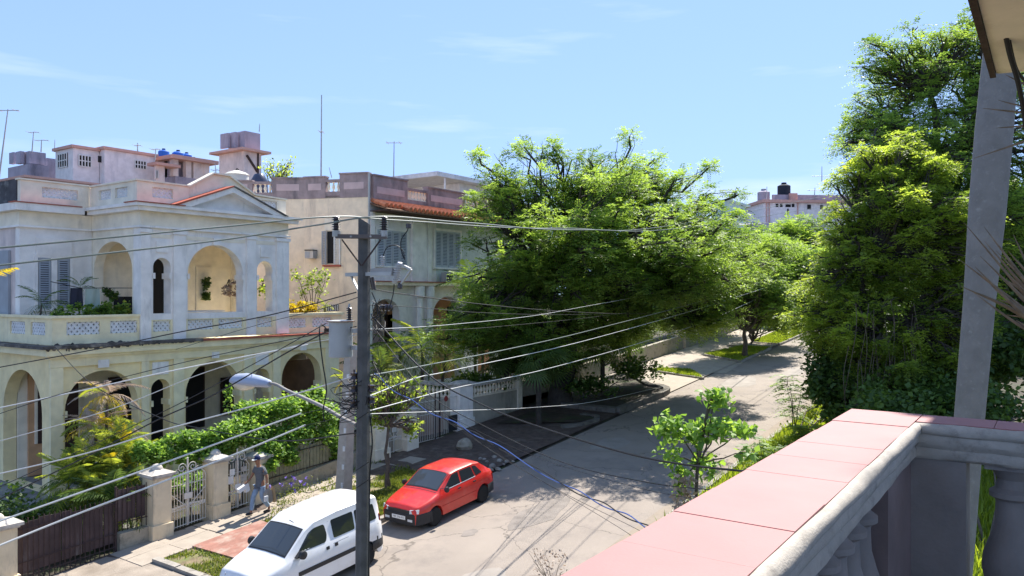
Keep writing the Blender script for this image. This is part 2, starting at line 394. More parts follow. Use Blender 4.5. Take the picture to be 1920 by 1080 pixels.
def tree(name, label, cat, base, clumps, tr, lm, bark, K=5, nsp=60, slen=.7, ll=.28, lw=.05, group=None, forks=None, mode='feather', size=.2, twig=True, lean=None, droop=.25):
    """clumps = [(x,y,z, rh, rv)] ; forks = [Vector] points where limbs start"""
    t = thing(name, label, cat, base, group); base = Vector(base)
    C = np.array([c[:3] for c in clumps]); Rr = np.array([(c[3], c[3], c[4]) for c in clumps])
    mb = MB(); forks = forks or [base+Vector((0, 0, (C[:, 2].min()-base.z)*.6))]
    for i, f in enumerate(forks):
        k = 1 if i < 2 else .5
        src = base+Vector((random.uniform(-.1, .1), random.uniform(-.1, .1), -.2)) if i < 2 else forks[i % 2]
        mb.tube(limb_path(src, f, .12, 5), [tr*1.25*k, tr*1.0*k, tr*.85*k, tr*.75*k, tr*.65*k, tr*.55*k], 10)
    for c in C:
        c = Vector(c); f = min(forks, key=lambda q: (q-c).length)
        L = (c-f).length
        pth = limb_path(f, c, .35, 6); r0 = min(tr*.35, .03+L*.012)
        mb.tube(pth, [r0*(1-.8*i/6)+.012 for i in range(7)], 6)
        if twig:
            for _ in range(4):
                p = pth[random.choice((3, 4, 5))]; e = c+Vector([random.uniform(-1, 1)*Rr[0][0]*1.0 for _ in range(2)]+[random.uniform(-.2, 1)*Rr[0][2]])
                mb.tube(limb_path(p, e, .4, 4), [.03, .024, .018, .012, .006], 4)
    mb.build('trunk', bark, t, smooth=True)
    P, U = in_clumps(C, Rr, nsp)
    if mode == 'feather':
        D = unit(U*np.array([1, 1, .35])+rng.normal(0, .45, U.shape)*np.array([1, 1, .5])+np.array([0, 0, .12]))
        V, F, T = sprays(P, D, K, slen, ll, lw, droop)
    else: V, F, T = leaves(P, size)
    cl = np.repeat(np.repeat(rng.random(len(C)), nsp), 4)          # every clump has its own tone
    T = np.clip(.45*T+.6*np.tile(cl, len(T)//len(cl))-.03, 0, 1)
    fol('crown', lm, t, V, F, T)
    return t
def clump_fill(ells, n, rh, rv, mind=.8, shell=.35):
    """spread n clump centres through a union of ellipsoids (cx,cy,cz,rx,ry,rz)"""
    out = []; tries = 0
    while len(out) < n and tries < 20000:
        tries += 1; e = random.choice(ells); u = Vector([random.gauss(0, 1) for _ in range(3)]).normalized(); r = (shell+(1-shell)*random.random())
        p = (e[0]+u.x*e[3]*r, e[1]+u.y*e[4]*r, e[2]+u.z*e[5]*r)
        if all((p[0]-q[0])**2+(p[1]-q[1])**2+(2*(p[2]-q[2]))**2 > mind**2 for q in out):
            k = random.uniform(.75, 1.3); out.append((*p, rh*k, rv*k))
    return out
def frond_mesh(name, mat, L=1.6, n=22, ll=.42, lw=.022, droop=.55, vee=.5, tintb=.5, curl=0):
    """palm frond from origin along +x, arching"""
    V, F, T = [], [], []
    def p(t): return np.array([L*t*(1-.12*droop*t), curl*t*t*L, L*(.35*t-droop*t*t)])
    for i in range(n):
        t0, t1 = i/n, (i+1)/n; a, b = p(t0), p(t1); wr = .014*(1-t0)+.004; k = len(V)
        V += [a+[0, wr, 0], a-[0, wr, 0], b-[0, wr*.9, 0], b+[0, wr*.9, 0]]; F.append([k, k+1, k+2, k+3]); T += [tintb]*4
        if t0 < .12: continue
        env = math.sin(math.pi*min(1, .12+t0*.86))**.6
        for s in (-1, 1):
            d = np.array([.55+random.uniform(-.15, .15), s*1.0, vee*.6-.7*t0+random.uniform(-.15, .15)-droop*.35]); d /= np.linalg.norm(d); e = ll*env*random.uniform(.8, 1.1)
            tip = a+d*e-np.array([0, 0, e*.25]); mid = a+d*e*.5; wv = np.array([lw, 0, 0])
            k = len(V); V += [a, mid+wv, tip, mid-wv]; F.append([k, k+1, k+2, k+3]); tt = min(1, max(0, tintb+random.gauss(0, .18))); T += [tt]*4
    me_o = fol(name, mat, None, np.array(V), np.array(F), np.array(T), kind=None)
    me = me_o.data; bpy.data.objects.remove(me_o); return me
def fan_mesh(name, mat, L=.7, n=18, lw=.03, tintb=.5, stalk=.6):
    V, F, T = [], [], []; k = 0
    c = np.array([stalk, 0, .12]); V += [np.array([0, -.012, 0]), np.array([0, .012, 0]), c+[0, .01, 0], c-[0, .01, 0]]; F.append([0, 1, 2, 3]); T += [tintb]*4
    for i in range(n):
        a = R(-125+250*i/(n-1)); d = np.array([math.cos(a), math.sin(a), -.12]); e = L*random.uniform(.85, 1.05); wv = np.array([-math.sin(a), math.cos(a), .25])*lw
        tip = c+d*e-np.array([0, 0, e*.3]); mid = c+d*e*.55; k = len(V); V += [c, mid+wv, tip, mid-wv]; F.append([k, k+1, k+2, k+3]); T += [min(1, max(0, tintb+random.gauss(0, .15)))]*4
    o = fol(name, mat, None, np.array(V), np.array(F), np.array(T), kind=None); me = o.data; bpy.data.objects.remove(o); return me
def aim(p, yaw, pitch, s=1, roll=0):
    return Matrix.Translation(Vector(p)) @ Matrix.Rotation(yaw, 4, 'Z') @ Matrix.Rotation(-pitch, 4, 'Y') @ Matrix.Rotation(roll, 4, 'X') @ Matrix.Scale(s, 4)
# ------------------------------------------------------------------ ground, road, pavements
def sheet(name, mat, x0, x1, y0, y1, off, step=2.0, kind='structure', rough=0):
    n = max(1, int((x1-x0)/step)); m = max(1, int((y1-y0)/step)); m = min(m, 40)
    vs = [(x0+(x1-x0)*i/n, y0+(y1-y0)*j/m, gz(x0+(x1-x0)*i/n)+off+(random.uniform(0, rough))) for i in range(n+1) for j in range(m+1)]
    fs = [(i*(m+1)+j, (i+1)*(m+1)+j, (i+1)*(m+1)+j+1, i*(m+1)+j+1) for i in range(n) for j in range(m)]
    o = MB().add(vs, fs).build(name, mat, None, smooth=True); tag(o, kind=kind); return o
def poly_sheet(name, mat, poly, off, th=.0, kind='structure', parent=None):
    mb = MB()
    if th: mb.prism(poly, lambda x, y: gz(x)+off-th, lambda x, y: gz(x)+off)
    else: mb.add([(x, y, gz(x)+off) for x, y in poly], [tuple(range(len(poly)))])
    o = mb.build(name, mat, parent); 
    if kind: o['kind'] = kind
    return o
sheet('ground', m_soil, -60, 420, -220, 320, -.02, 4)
m_road = M('worn_asphalt', (.29, .245, .205), var=.10, scale=.6, bump=.6, bscale=70, stain=((.20, .172, .152), .4, .7))
# hairline cracks in the asphalt
_n = m_road.node_tree; _b = _n.nodes['Principled BSDF']; _lk = _b.inputs['Base Color'].links[0].from_socket
_g = _n.nodes.new('ShaderNodeNewGeometry'); _dn = _n.nodes.new('ShaderNodeTexNoise'); _dn.inputs['Scale'].default_value = .9; _dn.inputs['Detail'].default_value = 5
_ad = _n.nodes.new('ShaderNodeVectorMath'); _ad.operation = 'MULTIPLY_ADD'; _ad.inputs[1].default_value = (1.6, 1.6, 0)
_vo = _n.nodes.new('ShaderNodeTexVoronoi'); _vo.feature = 'DISTANCE_TO_EDGE'; _vo.inputs['Scale'].default_value = .33
_mr = _n.nodes.new('ShaderNodeMapRange'); _mr.inputs['From Min'].default_value = .001; _mr.inputs['From Max'].default_value = .006; _mr.inputs['To Min'].default_value = .55; _mr.inputs['To Max'].default_value = 1
_mu = _n.nodes.new('ShaderNodeMixRGB'); _mu.blend_type = 'MULTIPLY'; _mu.inputs['Fac'].default_value = 1
_n.links.new(_g.outputs['Position'], _dn.inputs['Vector']); _n.links.new(_dn.outputs['Color'], _ad.inputs[0]); _n.links.new(_g.outputs['Position'], _ad.inputs[2])
_n.links.new(_ad.outputs[0], _vo.inputs['Vector']); _n.links.new(_vo.outputs['Distance'], _mr.inputs['Value'])
_n.links.new(_lk, _mu.inputs['Color1']); _n.links.new(_mr.outputs[0], _mu.inputs['Color2']); _n.links.new(_mu.outputs[0], _b.inputs['Base Color'])
RY0, RY1 = 8.15, 14.6
sheet('road', m_road, -40, 130, RY0, RY1, 0, 2)
sheet('gutter_dust', M('gutter_dust', (.27, .22, .17), var=.2, scale=1.5, stain=((.19, .155, .125), .4, 1.5)), -40, 60, RY0, RY0+.45, .004, 2)
sheet('near_pavement', m_verge, -40, 90, 3.2, RY0-.15, .02, 1.5, rough=.04)
# strips of earth and concrete between kerb and garden fences
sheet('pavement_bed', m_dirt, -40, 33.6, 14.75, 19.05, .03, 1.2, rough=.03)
m_kerbd = M('shade_toned_kerb', (.15, .135, .115), var=.3, scale=4, bump=.6)  # kerb colour darkened to stand for the big tree's shade
def kerb(name, pts, wd=.16, h=.14, mat=None):
    mb = MB(); pts = [Vector((*p, 0)) for p in pts]
    for a, b in zip(pts, pts[1:]):
        n = max(1, int((b-a).length/.9)); d = (b-a).normalized(); s = Vector((-d.y, d.x, 0))*wd/2
        for i in range(n):
            p, q = a.lerp(b, (i+.01)/n), a.lerp(b, (i+.99)/n); hh = h+random.uniform(-.015, .01)
            mb.prism([(p-s)[:2], (q-s)[:2], (q+s)[:2], (p+s)[:2]], lambda x, y: gz(x)-.1, lambda x, y: gz(x)+hh)
    return tag(mb.build(name, mat or m_kerb, None), kind='structure')
def arc(c, r, a0, a1, n=6): return [(c[0]+r*math.cos(R(a0+(a1-a0)*i/n)), c[1]+r*math.sin(R(a0+(a1-a0)*i/n))) for i in range(n+1)]
kerb('kerb_near', [(-10, 8.07), (90, 8.07)])
kerb('kerb_far', [(10.25, 17.6), (10.25, 14.68), (19.4, 14.68)])
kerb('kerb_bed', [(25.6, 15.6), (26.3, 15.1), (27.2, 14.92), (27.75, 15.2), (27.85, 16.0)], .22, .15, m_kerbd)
bedpts = [(29.0, 17.6), (28.9, 14.9), (32.6, 14.62)]+arc((33.2, 15.8), 1.15, -90, 10, 5)+[(36.2, 17.6), (37.3, 18.3)]
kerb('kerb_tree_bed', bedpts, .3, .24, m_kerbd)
g3 = [(37.4, 14.45), (39.4, 15.9), (39.2, 17.5), (38.6, 17.8), (38.0, 16.2)]
g2 = [(43.0, 14.45), (48.5, 14.4), (48.7, 16.3), (44.7, 17.2)]
g1 = [(50.3, 14.4), (57.0, 14.3), (66, 14.2), (66, 16.4), (50.6, 16.3)]
for i, g in enumerate((g3, g2, g1)): poly_sheet('lawn_strip', m_verge, g, .10)
kerb('kerb_verge', g3+[g3[0]], .14, .12); kerb('kerb_verge', [g2[3], g2[0], (48.5, 14.4), (48.7, 16.3)], .16, .14); kerb('kerb_verge', [(50.6, 16.3), g1[0], (57, 14.3), (66, 14.2), (80, 14.2)], .16, .14)
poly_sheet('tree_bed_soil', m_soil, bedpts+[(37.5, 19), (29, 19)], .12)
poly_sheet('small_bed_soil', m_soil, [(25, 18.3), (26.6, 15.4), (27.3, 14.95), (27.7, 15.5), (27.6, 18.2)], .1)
sheet('far_pavement_concrete', m_conc, 33.6, 110, 14.62, 19.45, .04, 1)
poly_sheet('driveway_apron', m_conc, [(39.4, 14.0), (43.2, 14.3), (43.2, 14.9), (39.4, 14.9)], .012)
poly_sheet('cross_path', m_conc, [(48.75, 14.4), (50.1, 14.4), (50.4, 17.3), (48.9, 17.3)], .11)
poly_sheet('driveway_rough', M('dusty_driveway', (.31, .26, .21), var=.2, scale=2, bump=.8, stain=((.22, .18, .14), .4, 1.6)), [(5.0, 14.0), (10.1, 14.5), (10.15, 17.7), (9.8, 18.95), (5.0, 18.95)], .06)
m_patch = M('tar_patch', (.225, .195, .17), var=.2, scale=3, bump=.8, bscale=60); m_patchl = M('pale_worn_patch', (.295, .26, .225), var=.15, scale=2)
def blob(cx, cy, rx, ry, n=14): return [(cx+rx*(1+random.uniform(-.22, .22))*math.cos(6.283*i/n), cy+ry*(1+random.uniform(-.22, .22))*math.sin(6.283*i/n)) for i in range(n)]
for cx, cy, rx, ry, mt in ((17.5, 11.3, 1.3, .5, m_patch), (24.5, 12.9, 1.0, .6, m_patchl), (13.2, 10.2, .9, .5, m_patchl), (37.5, 12.6, 1.6, .8, m_patchl), (41, 11.0, 1.4, .5, m_patchl), (33.5, 9.6, .35, .22, m_patch), (48, 12.2, 1.8, .5, m_patch), (20.5, 9.5, 1.0, .35, m_patch), (15.4, 12.1, .25, .18, m_patch), (29, 10.2, 1.3, .6, m_patch)):
    poly_sheet('road_patch', mt, blob(cx, cy, rx, ry), .005)
# pavement slabs, one by one
pv = thing('pavement_slabs', None, None, (12, 18, gz(12))); pv['kind'] = 'structure'
for i in range(9):
    x0 = 9.9+i*1.12
    for j, (ya, yb) in enumerate(((17.55, 18.3), (18.3, 19.02))):
        if i > 6 and random.random() < .4: continue
        o = (random.uniform(-.02, .02)); dz = random.uniform(.05, .075)
        MB().prism([(x0+.012, ya+.012), (x0+1.1, ya+.012+o), (x0+1.1, yb-.012), (x0+.012, yb-.012)], lambda x, y: gz(x)-.02, lambda x, y: gz(x)+dz).build('slab', m_conc, pv)
for (x0, x1, y0, y1) in ((11.2, 12.25, 15.55, 17.4), (12.27, 13.0, 15.9, 17.4)):
    MB().prism([(x0, y0), (x1, y0-.1), (x1+.1, y1), (x0-.1, y1)], lambda x, y: gz(x)-.05, lambda x, y: gz(x)+.15+(y-y0)*.01).build('slab', m_redslab, pv)
# verges beside the parked cars
poly_sheet('verge', m_verge, [(10.3, 14.8), (11.1, 14.8), (11.2, 17.3), (10.3, 17.4)], .12)
poly_sheet('verge', m_verge, [(13.05, 14.8), (18.4, 14.8), (18.6, 17.4), (13.2, 17.35)], .1)
def grass(name, polys, n, h, mat, lab=None, wd=.02, patch=1.0, off=.1):
    P = []
    for pl in polys:
        xs = [p[0] for p in pl]; ys = [p[1] for p in pl]; A = (max(xs)-min(xs))*(max(ys)-min(ys)); k = int(n*A)
        q = rng.random((k, 2))*[max(xs)-min(xs), max(ys)-min(ys)]+[min(xs), min(ys)]
        ins = np.zeros(k, bool); j = len(pl)-1
        for i in range(len(pl)):
            xi, yi = pl[i]; xj, yj = pl[j]
            with np.errstate(divide='ignore', invalid='ignore'):
                c = ((yi > q[:, 1]) != (yj > q[:, 1])) & (q[:, 0] < (xj-xi)*(q[:, 1]-yi)/((yj-yi) or 1e-9)+xi)
            ins ^= c; j = i
        q = q[ins]
        f = np.sin(q[:, 0]*2.1+1)*np.sin(q[:, 1]*2.7)+.5*np.sin(q[:, 0]*5.3+q[:, 1]*4.1); q = q[f > -1.2+2.0*(1-patch)+rng.normal(0, .25, len(q))]; P.append(q)
    q = np.concatenate(P); N = len(q); z = np.array([gz(x) for x in q[:, 0]])+off
    p = np.column_stack([q, z]); a = rng.random(N)*6.28; d = np.column_stack([np.cos(a), np.sin(a), np.zeros(N)]); b = np.column_stack([-np.sin(a), np.cos(a), np.zeros(N)])
    hh = (h*(.5+rng.random(N)))[:, None]; tip = p+d*hh*rng.random((N, 1))*.9+np.array([0, 0, 1])*hh
    V = np.stack([p-b*wd, p+b*wd, tip], 1).reshape(-1, 3); T = np.repeat(rng.random(N), 3)
    o = fol(name, mat, None, V, np.arange(3*N).reshape(-1, 3), T); return o
grass('grass', [[(10.35, 14.85), (11.1, 14.85), (11.15, 17.3), (10.35, 17.4)], [(13.1, 14.85), (18.4, 14.85), (18.6, 17.3), (13.2, 17.35)]], 1500, .07, L_grass, patch=.62)
grass('grass', [[(13.2, 17.3), (19, 17.3), (19, 19), (15, 19)], [(12.4, 17.1), (14.2, 17.1), (14.2, 17.6), (12.4, 17.6)]], 260, .08, L_grass, patch=.4, off=.05)
grass('lawn_grass', [g3, g2, g1], 900, .10, L_grassf, wd=.03)
grass('weeds', [[(8, 3.2), (60, 3.2), (60, 8.0), (8, 8.0)]], 240, .26, L_grassf, wd=.035, patch=.9, off=.0)

# ------------------------------------------------------------------ villa with arcades (left)
FY = 23.0; gA = .8; X0 = 10.35; X1 = 20.95
villa = thing('arcaded_villa', 'two storey pale villa with arched arcades, lattice balustrades and a small pediment', 'house', (15.5, 23, gA))
part('plinth', m_stone, villa, (10.05, 21.2, 22.8, 30, gA-.9, 1.58))
def op(x0, x1, zs, zt, arch=True, lat=None, base=X0):
    h = [(zs, zt, arch)]
    if lat: h.append((lat[0], lat[1], False))
    return dict(u=(x0-base, x1-base), h=h)
mb = MB(); wall(mb, (X0, FY+.05), (1, 0), (0, -1), X1-X0, 1.585, 5.5, .38, [op(10.73, 12.88, 1.6, 4.98), op(13.3, 13.92, 1.6, 4.56), op(14.47, 16.54, 1.6, 5.0), op(17.1, 17.74, 1.6, 4.58), op(18.28, 20.14, 1.6, 5.04)])
mb.build('front_wall', m_yell, villa)
for a, b in ((10.32, 10.66), (12.96, 13.2), (14.02, 14.38), (16.64, 16.98), (17.86, 18.18), (20.3, 20.98)):
    part('pilaster', m_yell2, villa, (a, b, FY-.02, FY+.047, 1.6, 5.16), (a-.05, b+.05, FY-.07, FY+.045, 1.6, 2.15))
part('architrave', m_yell2, villa, (10.3, 21.0, FY-.03, FY+.045, 5.163, 5.49))
for x, z0, z1, wd in ((11.78, 4.97, 5.3, .32), (15.5, 4.99, 5.3, .28), (19.2, 5.03, 5.32, .28)): part('keystone', m_blue, villa, (x-wd/2, x+wd/2, FY-.055, FY-.033, z0+.1, z1))
for x, z in ((13.6, 4.9), (17.42, 4.92)): part('plaque', m_blue, villa, (x-.27, x+.27, FY+.03, FY+.048, z-.2, z+.2))
for x in (10.75, 12.86, 13.32, 14.49, 16.52, 17.12, 18.3, 20.12, 13.9, 17.72): part('impost', m_yell2, villa, (x-.04, x+.04, FY+.02, FY+.44, 3.72, 3.9))
mb = MB(); wall(mb, (X0, FY+.44), (0, 1), (-1, 0), 5.5, 1.585, 5.5, .36, [dict(u=(.12, 2.62), h=[(1.6, 5.02, True)]), dict(u=(3.2, 5.0), h=[(1.6, 5.02, True)])]); mb.build('side_wall', m_yell, villa)
mb = MB(); wall(mb, (X1, FY+.44), (0, 1), (1, 0), 2.5, 1.585, 5.5, .36, [dict(u=(.4, 2.2), h=[(1.6, 4.9, True)])]); mb.build('side_wall', m_yell, villa)
part('back_wall', m_cream, villa, (X0+.38, X1-.01, 26.0, 26.3, 1.59, 5.49))
part('back_wall', m_orange, villa, (11.0, 11.95, 25.93, 25.997, 1.6, 5.45))
# doors and windows at the back of the lower arcade
for px0, px1, py0, py1, nm, mt in ((70, 83, 695, 830, 'lattice_door', m_doorbr), (121, 146, 700, 860, 'door', m_doorbr), (207, 246, 712, 790, 'window', m_dark), (283, 321, 700, 840, 'door', m_dark), (350, 380, 694, 800, 'door', m_dark), (417, 441, 712, 775, 'window', m_dark)):
    a = on_y(px0, py0, 25.9); b = on_y(px1, py1, 25.9)
    f = part(nm, mt, villa, (a.x, b.x, 25.86, 25.925, max(1.62, b.z), a.z))
    fr = MB(); fr.box(a.x-.07, b.x+.07, 25.87, 25.93, a.z+.001, a.z+.08).box(a.x-.07, a.x-.002, 25.87, 25.93, max(1.62, b.z), a.z).box(b.x+.002, b.x+.07, 25.87, 25.93, max(1.62, b.z), a.z)
    fr.build('frame', m_doorbr if mt is m_dark else m_cream, f)
a = on_y(529, 672, 25.2); b = on_y(606, 800, 25.2)
part('screen_panel', m_brown, villa, (a.x, b.x+.3, 25.2, 25.26, 1.62, 4.55)); part('screen_panel', M('light_brown_panel', (.36, .25, .17)), villa, (a.x, a.x+1.25, 25.22, 25.27, 4.56, 5.4), (a.x+1.3, b.x+.3, 25.19, 25.24, 4.56, 5.4))
# parrot painting hung by the small arch
pr = part('wall_picture', m_cream, villa, (on_y(484, 730, 25.9).x, on_y(500, 750, 25.9).x, 25.93, 25.99, on_y(490, 752, 25.9).z, on_y(490, 730, 25.9).z))
# balcony floor, cornice and coping
part('balcony_slab', m_yell2, villa, (10.12, 21.2, 22.8, 25.995, 5.503, 5.70)); part('soffit_moulding', m_yell2, villa, (10.2, 21.1, 22.9, 23.02, 5.42, 5.5))
part('balcony_slab', m_yell2, villa, (10.12, 10.76, 26.0, 29, 5.503, 5.70))
part('coping', m_ledge, villa, (10.0, 14.9, 22.72, 23.06, 5.703, 5.79), (10.0, 10.36, 23.06, 29, 5.703, 5.785)); part('coping', m_red, villa, (14.9, 21.3, 22.72, 23.06, 5.703, 5.76), (18.6, 21.3, 23.06, 25.9, 5.703, 5.755))
mb = MB(); rq = random.Random(11); xx = 10.1
while xx < 14.6:
    w2 = rq.uniform(.05, .22); dz = rq.uniform(.01, .085)*(1.25-(xx-10)/6); mb.slab([(xx, 22.795, 5.705), (xx+w2, 22.795, 5.705), (xx+w2*.7, 22.795, 5.705-dz), (xx+w2*.3, 22.795, 5.705-dz*.9)], (0, -.006, 0)); xx += w2*rq.uniform(.6, 1.3)
xx = 10.45
while xx < 14.8:
    w2 = rq.uniform(.1, .4); dz = rq.uniform(.0, .06); mb.slab([(xx, 23.075, 5.79), (xx+w2, 23.075, 5.79), (xx+w2*.6, 23.075, 5.79+dz), (xx+w2*.2, 23.075, 5.79+dz*.6)], (0, -.006, 0)); xx += w2*rq.uniform(.7, 1.5)
o = mb.build('moss_stain', m_ledge, villa); o['kind'] = 'stuff'
# balustrade wall with lattice panels
LZ = (6.06, 6.43); RT = 6.55
def xy(px, y=23.1): return on_y(px, 600, y).x
mb = MB(); wall(mb, (X0+.05, FY+.08), (1, 0), (0, -1), 12.96-X0-.05, 5.795, RT, .16, [dict(u=(xy(124)-X0-.05, xy(187)-X0-.05), h=[(*LZ, False)]), dict(u=(xy(206)-X0-.05, 12.88-X0-.05), h=[(*LZ, False)])]); mb.build('balustrade', m_yell2, villa)
lattice(villa, (X0+.05, FY+.16), (1, 0), xy(124)-X0-.05, xy(187)-X0-.05, *LZ); lattice(villa, (X0+.05, FY+.16), (1, 0), xy(206)-X0-.05, 12.88-X0-.05, *LZ)
mb = MB(); wall(mb, (X0+.05, FY+.24), (0, 1), (-1, 0), 4.6, 5.79, RT, .16, [dict(u=(.25, 1.15), h=[(*LZ, False)]), dict(u=(1.5, 2.5), h=[(*LZ, False)])]); mb.build('balustrade', m_yell2, villa)
lattice(villa, (X0+.13, FY+.24), (0, 1), .25, 1.15, *LZ); lattice(villa, (X0+.13, FY+.24), (0, 1), 1.5, 2.5, *LZ)
part('handrail', m_yell2, villa, (X0-.02, 12.955, FY+.02, FY+.3, RT, RT+.07), (X0-.02, X0+.27, FY+.3, 28, RT, RT+.07))
bx = 18.53
mb = MB(); wall(mb, (bx, FY+.08), (1, 0), (0, -1), 21.2-bx, 5.765, 6.42, .16, [dict(u=(xy(536)-bx+.05, xy(574)-bx), h=[(5.98, 6.34, False)]), dict(u=(xy(585)-bx, xy(621)-bx), h=[(5.98, 6.34, False)])]); mb.build('balustrade', m_yell2, villa)
lattice(villa, (bx, FY+.16), (1, 0), xy(536)-bx+.05, xy(574)-bx, 5.98, 6.34); lattice(villa, (bx, FY+.16), (1, 0), xy(585)-bx, xy(621)-bx, 5.98, 6.34)
part('handrail', m_yell2, villa, (bx, 21.28, FY+.02, FY+.3, 6.42, 6.52), (21.02, 21.28, FY+.3, 26, 6.42, 6.52)); part('balustrade', m_yell2, villa, (21.04, 21.2, FY+.24, 26, 5.765, 6.42))
# portico
P0, P1 = 12.96, 18.52
ops = [dict(u=(13.37-P0, 13.96-P0), h=[(6.62, 8.38, True), (*LZ, False)]), dict(u=(14.55-P0, 16.65-P0), h=[(6.62, 8.88, .98)]), dict(u=(17.22-P0, 17.88-P0), h=[(6.62, 8.41, True), (*LZ, False)])]
mb = MB(); wall(mb, (P0, FY+.06), (1, 0), (0, -1), P1-P0, 6.43, 9.3, .4, ops[:1]and [dict(u=o_['u'], h=o_['h'][:1]) for o_ in ops]); mb.build('portico_wall', m_blue, villa)
mb = MB(); wall(mb, (P0, FY+.06), (1, 0), (0, -1), P1-P0, 5.795, 6.427, .2, [dict(u=(13.37-P0, 13.96-P0), h=[(*LZ, False)])and dict(u=(13.37-P0, 13.96-P0), h=[(LZ[0], 6.40, False)]), dict(u=(14.55-P0, 15.5-P0), h=[(LZ[0], 6.40, False)]), dict(u=(15.68-P0, 16.65-P0), h=[(LZ[0], 6.40, False)]), dict(u=(17.22-P0, 17.88-P0), h=[(LZ[0], 6.40, False)])]); mb.build('balustrade', m_yell2, villa)
for a, b in ((13.37, 13.96), (14.55, 15.5), (15.68, 16.65), (17.22, 17.88)): lattice(villa, (P0, FY+.16), (1, 0), a-P0, b-P0, LZ[0], 6.40)
for a, b in ((12.93, 13.26), (14.02, 14.44), (16.76, 17.12), (18.02, 18.55)):
    part('pilaster', m_blue, villa, (a, b, FY-.03, FY+.057, 5.8, 9.14)); part('capital', m_blue, villa, (a-.04, b+.04, FY-.07, FY+.055, 9.143, 9.26))
for a, b in ((13.28, 14.0), (14.46, 16.74), (17.14, 18.0)): part('recess_panel', m_cream, villa, (a+.02, b-.02, FY+.045, FY+.058, 9.0, 9.12))
for x in (13.39, 13.94, 14.57, 16.63, 17.24, 17.86): part('impost', m_blue, villa, (x-.04, x+.04, FY+.03, FY+.47, 7.72, 7.9))
part('keystone', m_blue, villa, (15.46, 15.74, FY-.02, FY+.055, 8.87, 9.12)); 
for c in (13.66, 17.55): part('plaque', m_blue, villa, (c-.2, c+.2, FY+.02, FY+.056, 8.55, 8.9))
mb = MB(); wall(mb, (P0, FY+.47), (0, 1), (-1, 0), 2.5, 5.71, 9.3, .32, [dict(u=(.06, 2.42), h=[(5.73, 8.92, .95)])]); mb.build('side_wall', m_cream, villa)
mb = MB(); wall(mb, (P1, FY+.47), (0, 1), (1, 0), 2.5, 5.71, 9.3, .32, [dict(u=(.25, 2.1), h=[(5.73, 8.8, True)])]); mb.build('side_wall', m_cream, villa)
part('upper_wall', m_blue, villa, (10.78, 12.95, 26.0, 26.3, 5.71, 9.3)); part('upper_wall', m_cream, villa, (12.95, 18.5, 26.0, 26.3, 5.71, 9.3))
part('main_block', m_yell, villa, (10.5, 18.5, 26.31, 34, gA, 5.5)); part('main_block', m_bgp, villa, (10.78, 18.5, 26.31, 34, 5.5, 9.3))
part('frieze', m_cream, villa, (12.93, 18.55, FY+.01, 25.96, 9.303, 9.8), (10.75, 18.5, 25.97, 34, 9.303, 9.8))
part('architrave', m_blue, villa, (12.88, 18.6, FY-.05, 25.9, 9.30, 9.36), (10.7, 12.87, 25.9, 34, 9.30, 9.36))
part('cornice', m_blue, villa, (12.7, 18.8, FY-.26, 25.8, 9.803, 9.93), (12.6, 18.9, FY-.36, 25.75, 9.933, 10.03), (10.55, 12.59, 25.72, 34, 9.803, 10.03))
part('coping', m_red, villa, (12.56, 14.2, FY-.4, FY+.3, 10.033, 10.06), (10.5, 12.5, 25.68, 26.1, 10.033, 10.06))
# pediment
pa, pb, pc = (14.05, 10.035), (17.95, 10.035), (15.98, 10.86)
mb = MB(); mb.slab([(pa[0], FY+.02, pa[1]), (pb[0], FY+.02, pb[1]), (pc[0], FY+.02, pc[1]-.1)], (0, .2, 0)); mb.build('pediment', m_blue, villa)
for q in (pa, pb):
    mb = MB(); sgn = 1 if q is pa else -1
    mb.slab([(q[0]-.25*sgn, FY-.36, q[1]-.0), (pc[0], FY-.36, pc[1]-.02), (pc[0], FY-.36, pc[1]-.2), (q[0]+.35*sgn, FY-.36, q[1]-.0)], (0, .55, 0)); mb.build('raking_cornice', m_blue, villa)
    mb = MB(); mb.slab([(q[0]-.3*sgn, FY-.4, q[1]+.002), (pc[0], FY-.4, pc[1]+.03), (pc[0], FY-.4, pc[1]-.015), (q[0]-.15*sgn, FY-.4, q[1]-.0)], (0, .62, 0)); mb.build('coping', m_red if q is pa else m_ledge, villa)
# parapet
PZ0, PZ1 = 10.06, 10.74
def par(o, d, nrm, L, lats, zt=PZ1, mat=m_cream, cap=True, z=(10.28, 10.6)):
    mb = MB(); wall(mb, o, d, nrm, L, PZ0-.02, zt, .2, [dict(u=l_, h=[(*z, False)]) for l_ in lats]); mb.build('parapet', mat, villa)
    for l_ in lats: lattice(villa, (o[0]-nrm[0]*.1, o[1]-nrm[1]*.1), d, l_[0], l_[1], *z, pitch=.16)
par((10.8, 26.0), (1, 0), (0, -1), 2.1, [(.62, 1.72)], 10.76)
par((12.9, FY+.35), (0, 1), (-1, 0), 2.62, [(.35, 1.1), (1.35, 2.1)])
par((12.9, FY+.15), (1, 0), (0, -1), 1.75, [(.5, 1.2)])
par((17.2, FY+.15), (1, 0), (0, -1), 1.35, [(.28, .95)], 10.68)
part('parapet', m_black, villa, (10.78, 11.0, 26.21, 34, PZ0, 10.8))
part('parapet', m_cream, villa, (18.33, 18.55, FY+.36, 30, PZ0, 10.66))
mb = MB(); mb.slab([(14.66, FY+.2, PZ0), (14.66, FY+.2, PZ1), (15.55, FY+.2, 11.27), (16.15, FY+.2, 11.27), (17.19, FY+.2, 10.72), (17.19, FY+.2, PZ0)], (0, .2, 0)); mb.build('gable_parapet', m_cream, villa)
part('roof_slab', m_mould, villa, (11.01, 18.32, 26.22, 34, 9.99, 10.02), (13.0, 18.32, FY+.4, 26.2, 10.031, 10.045))
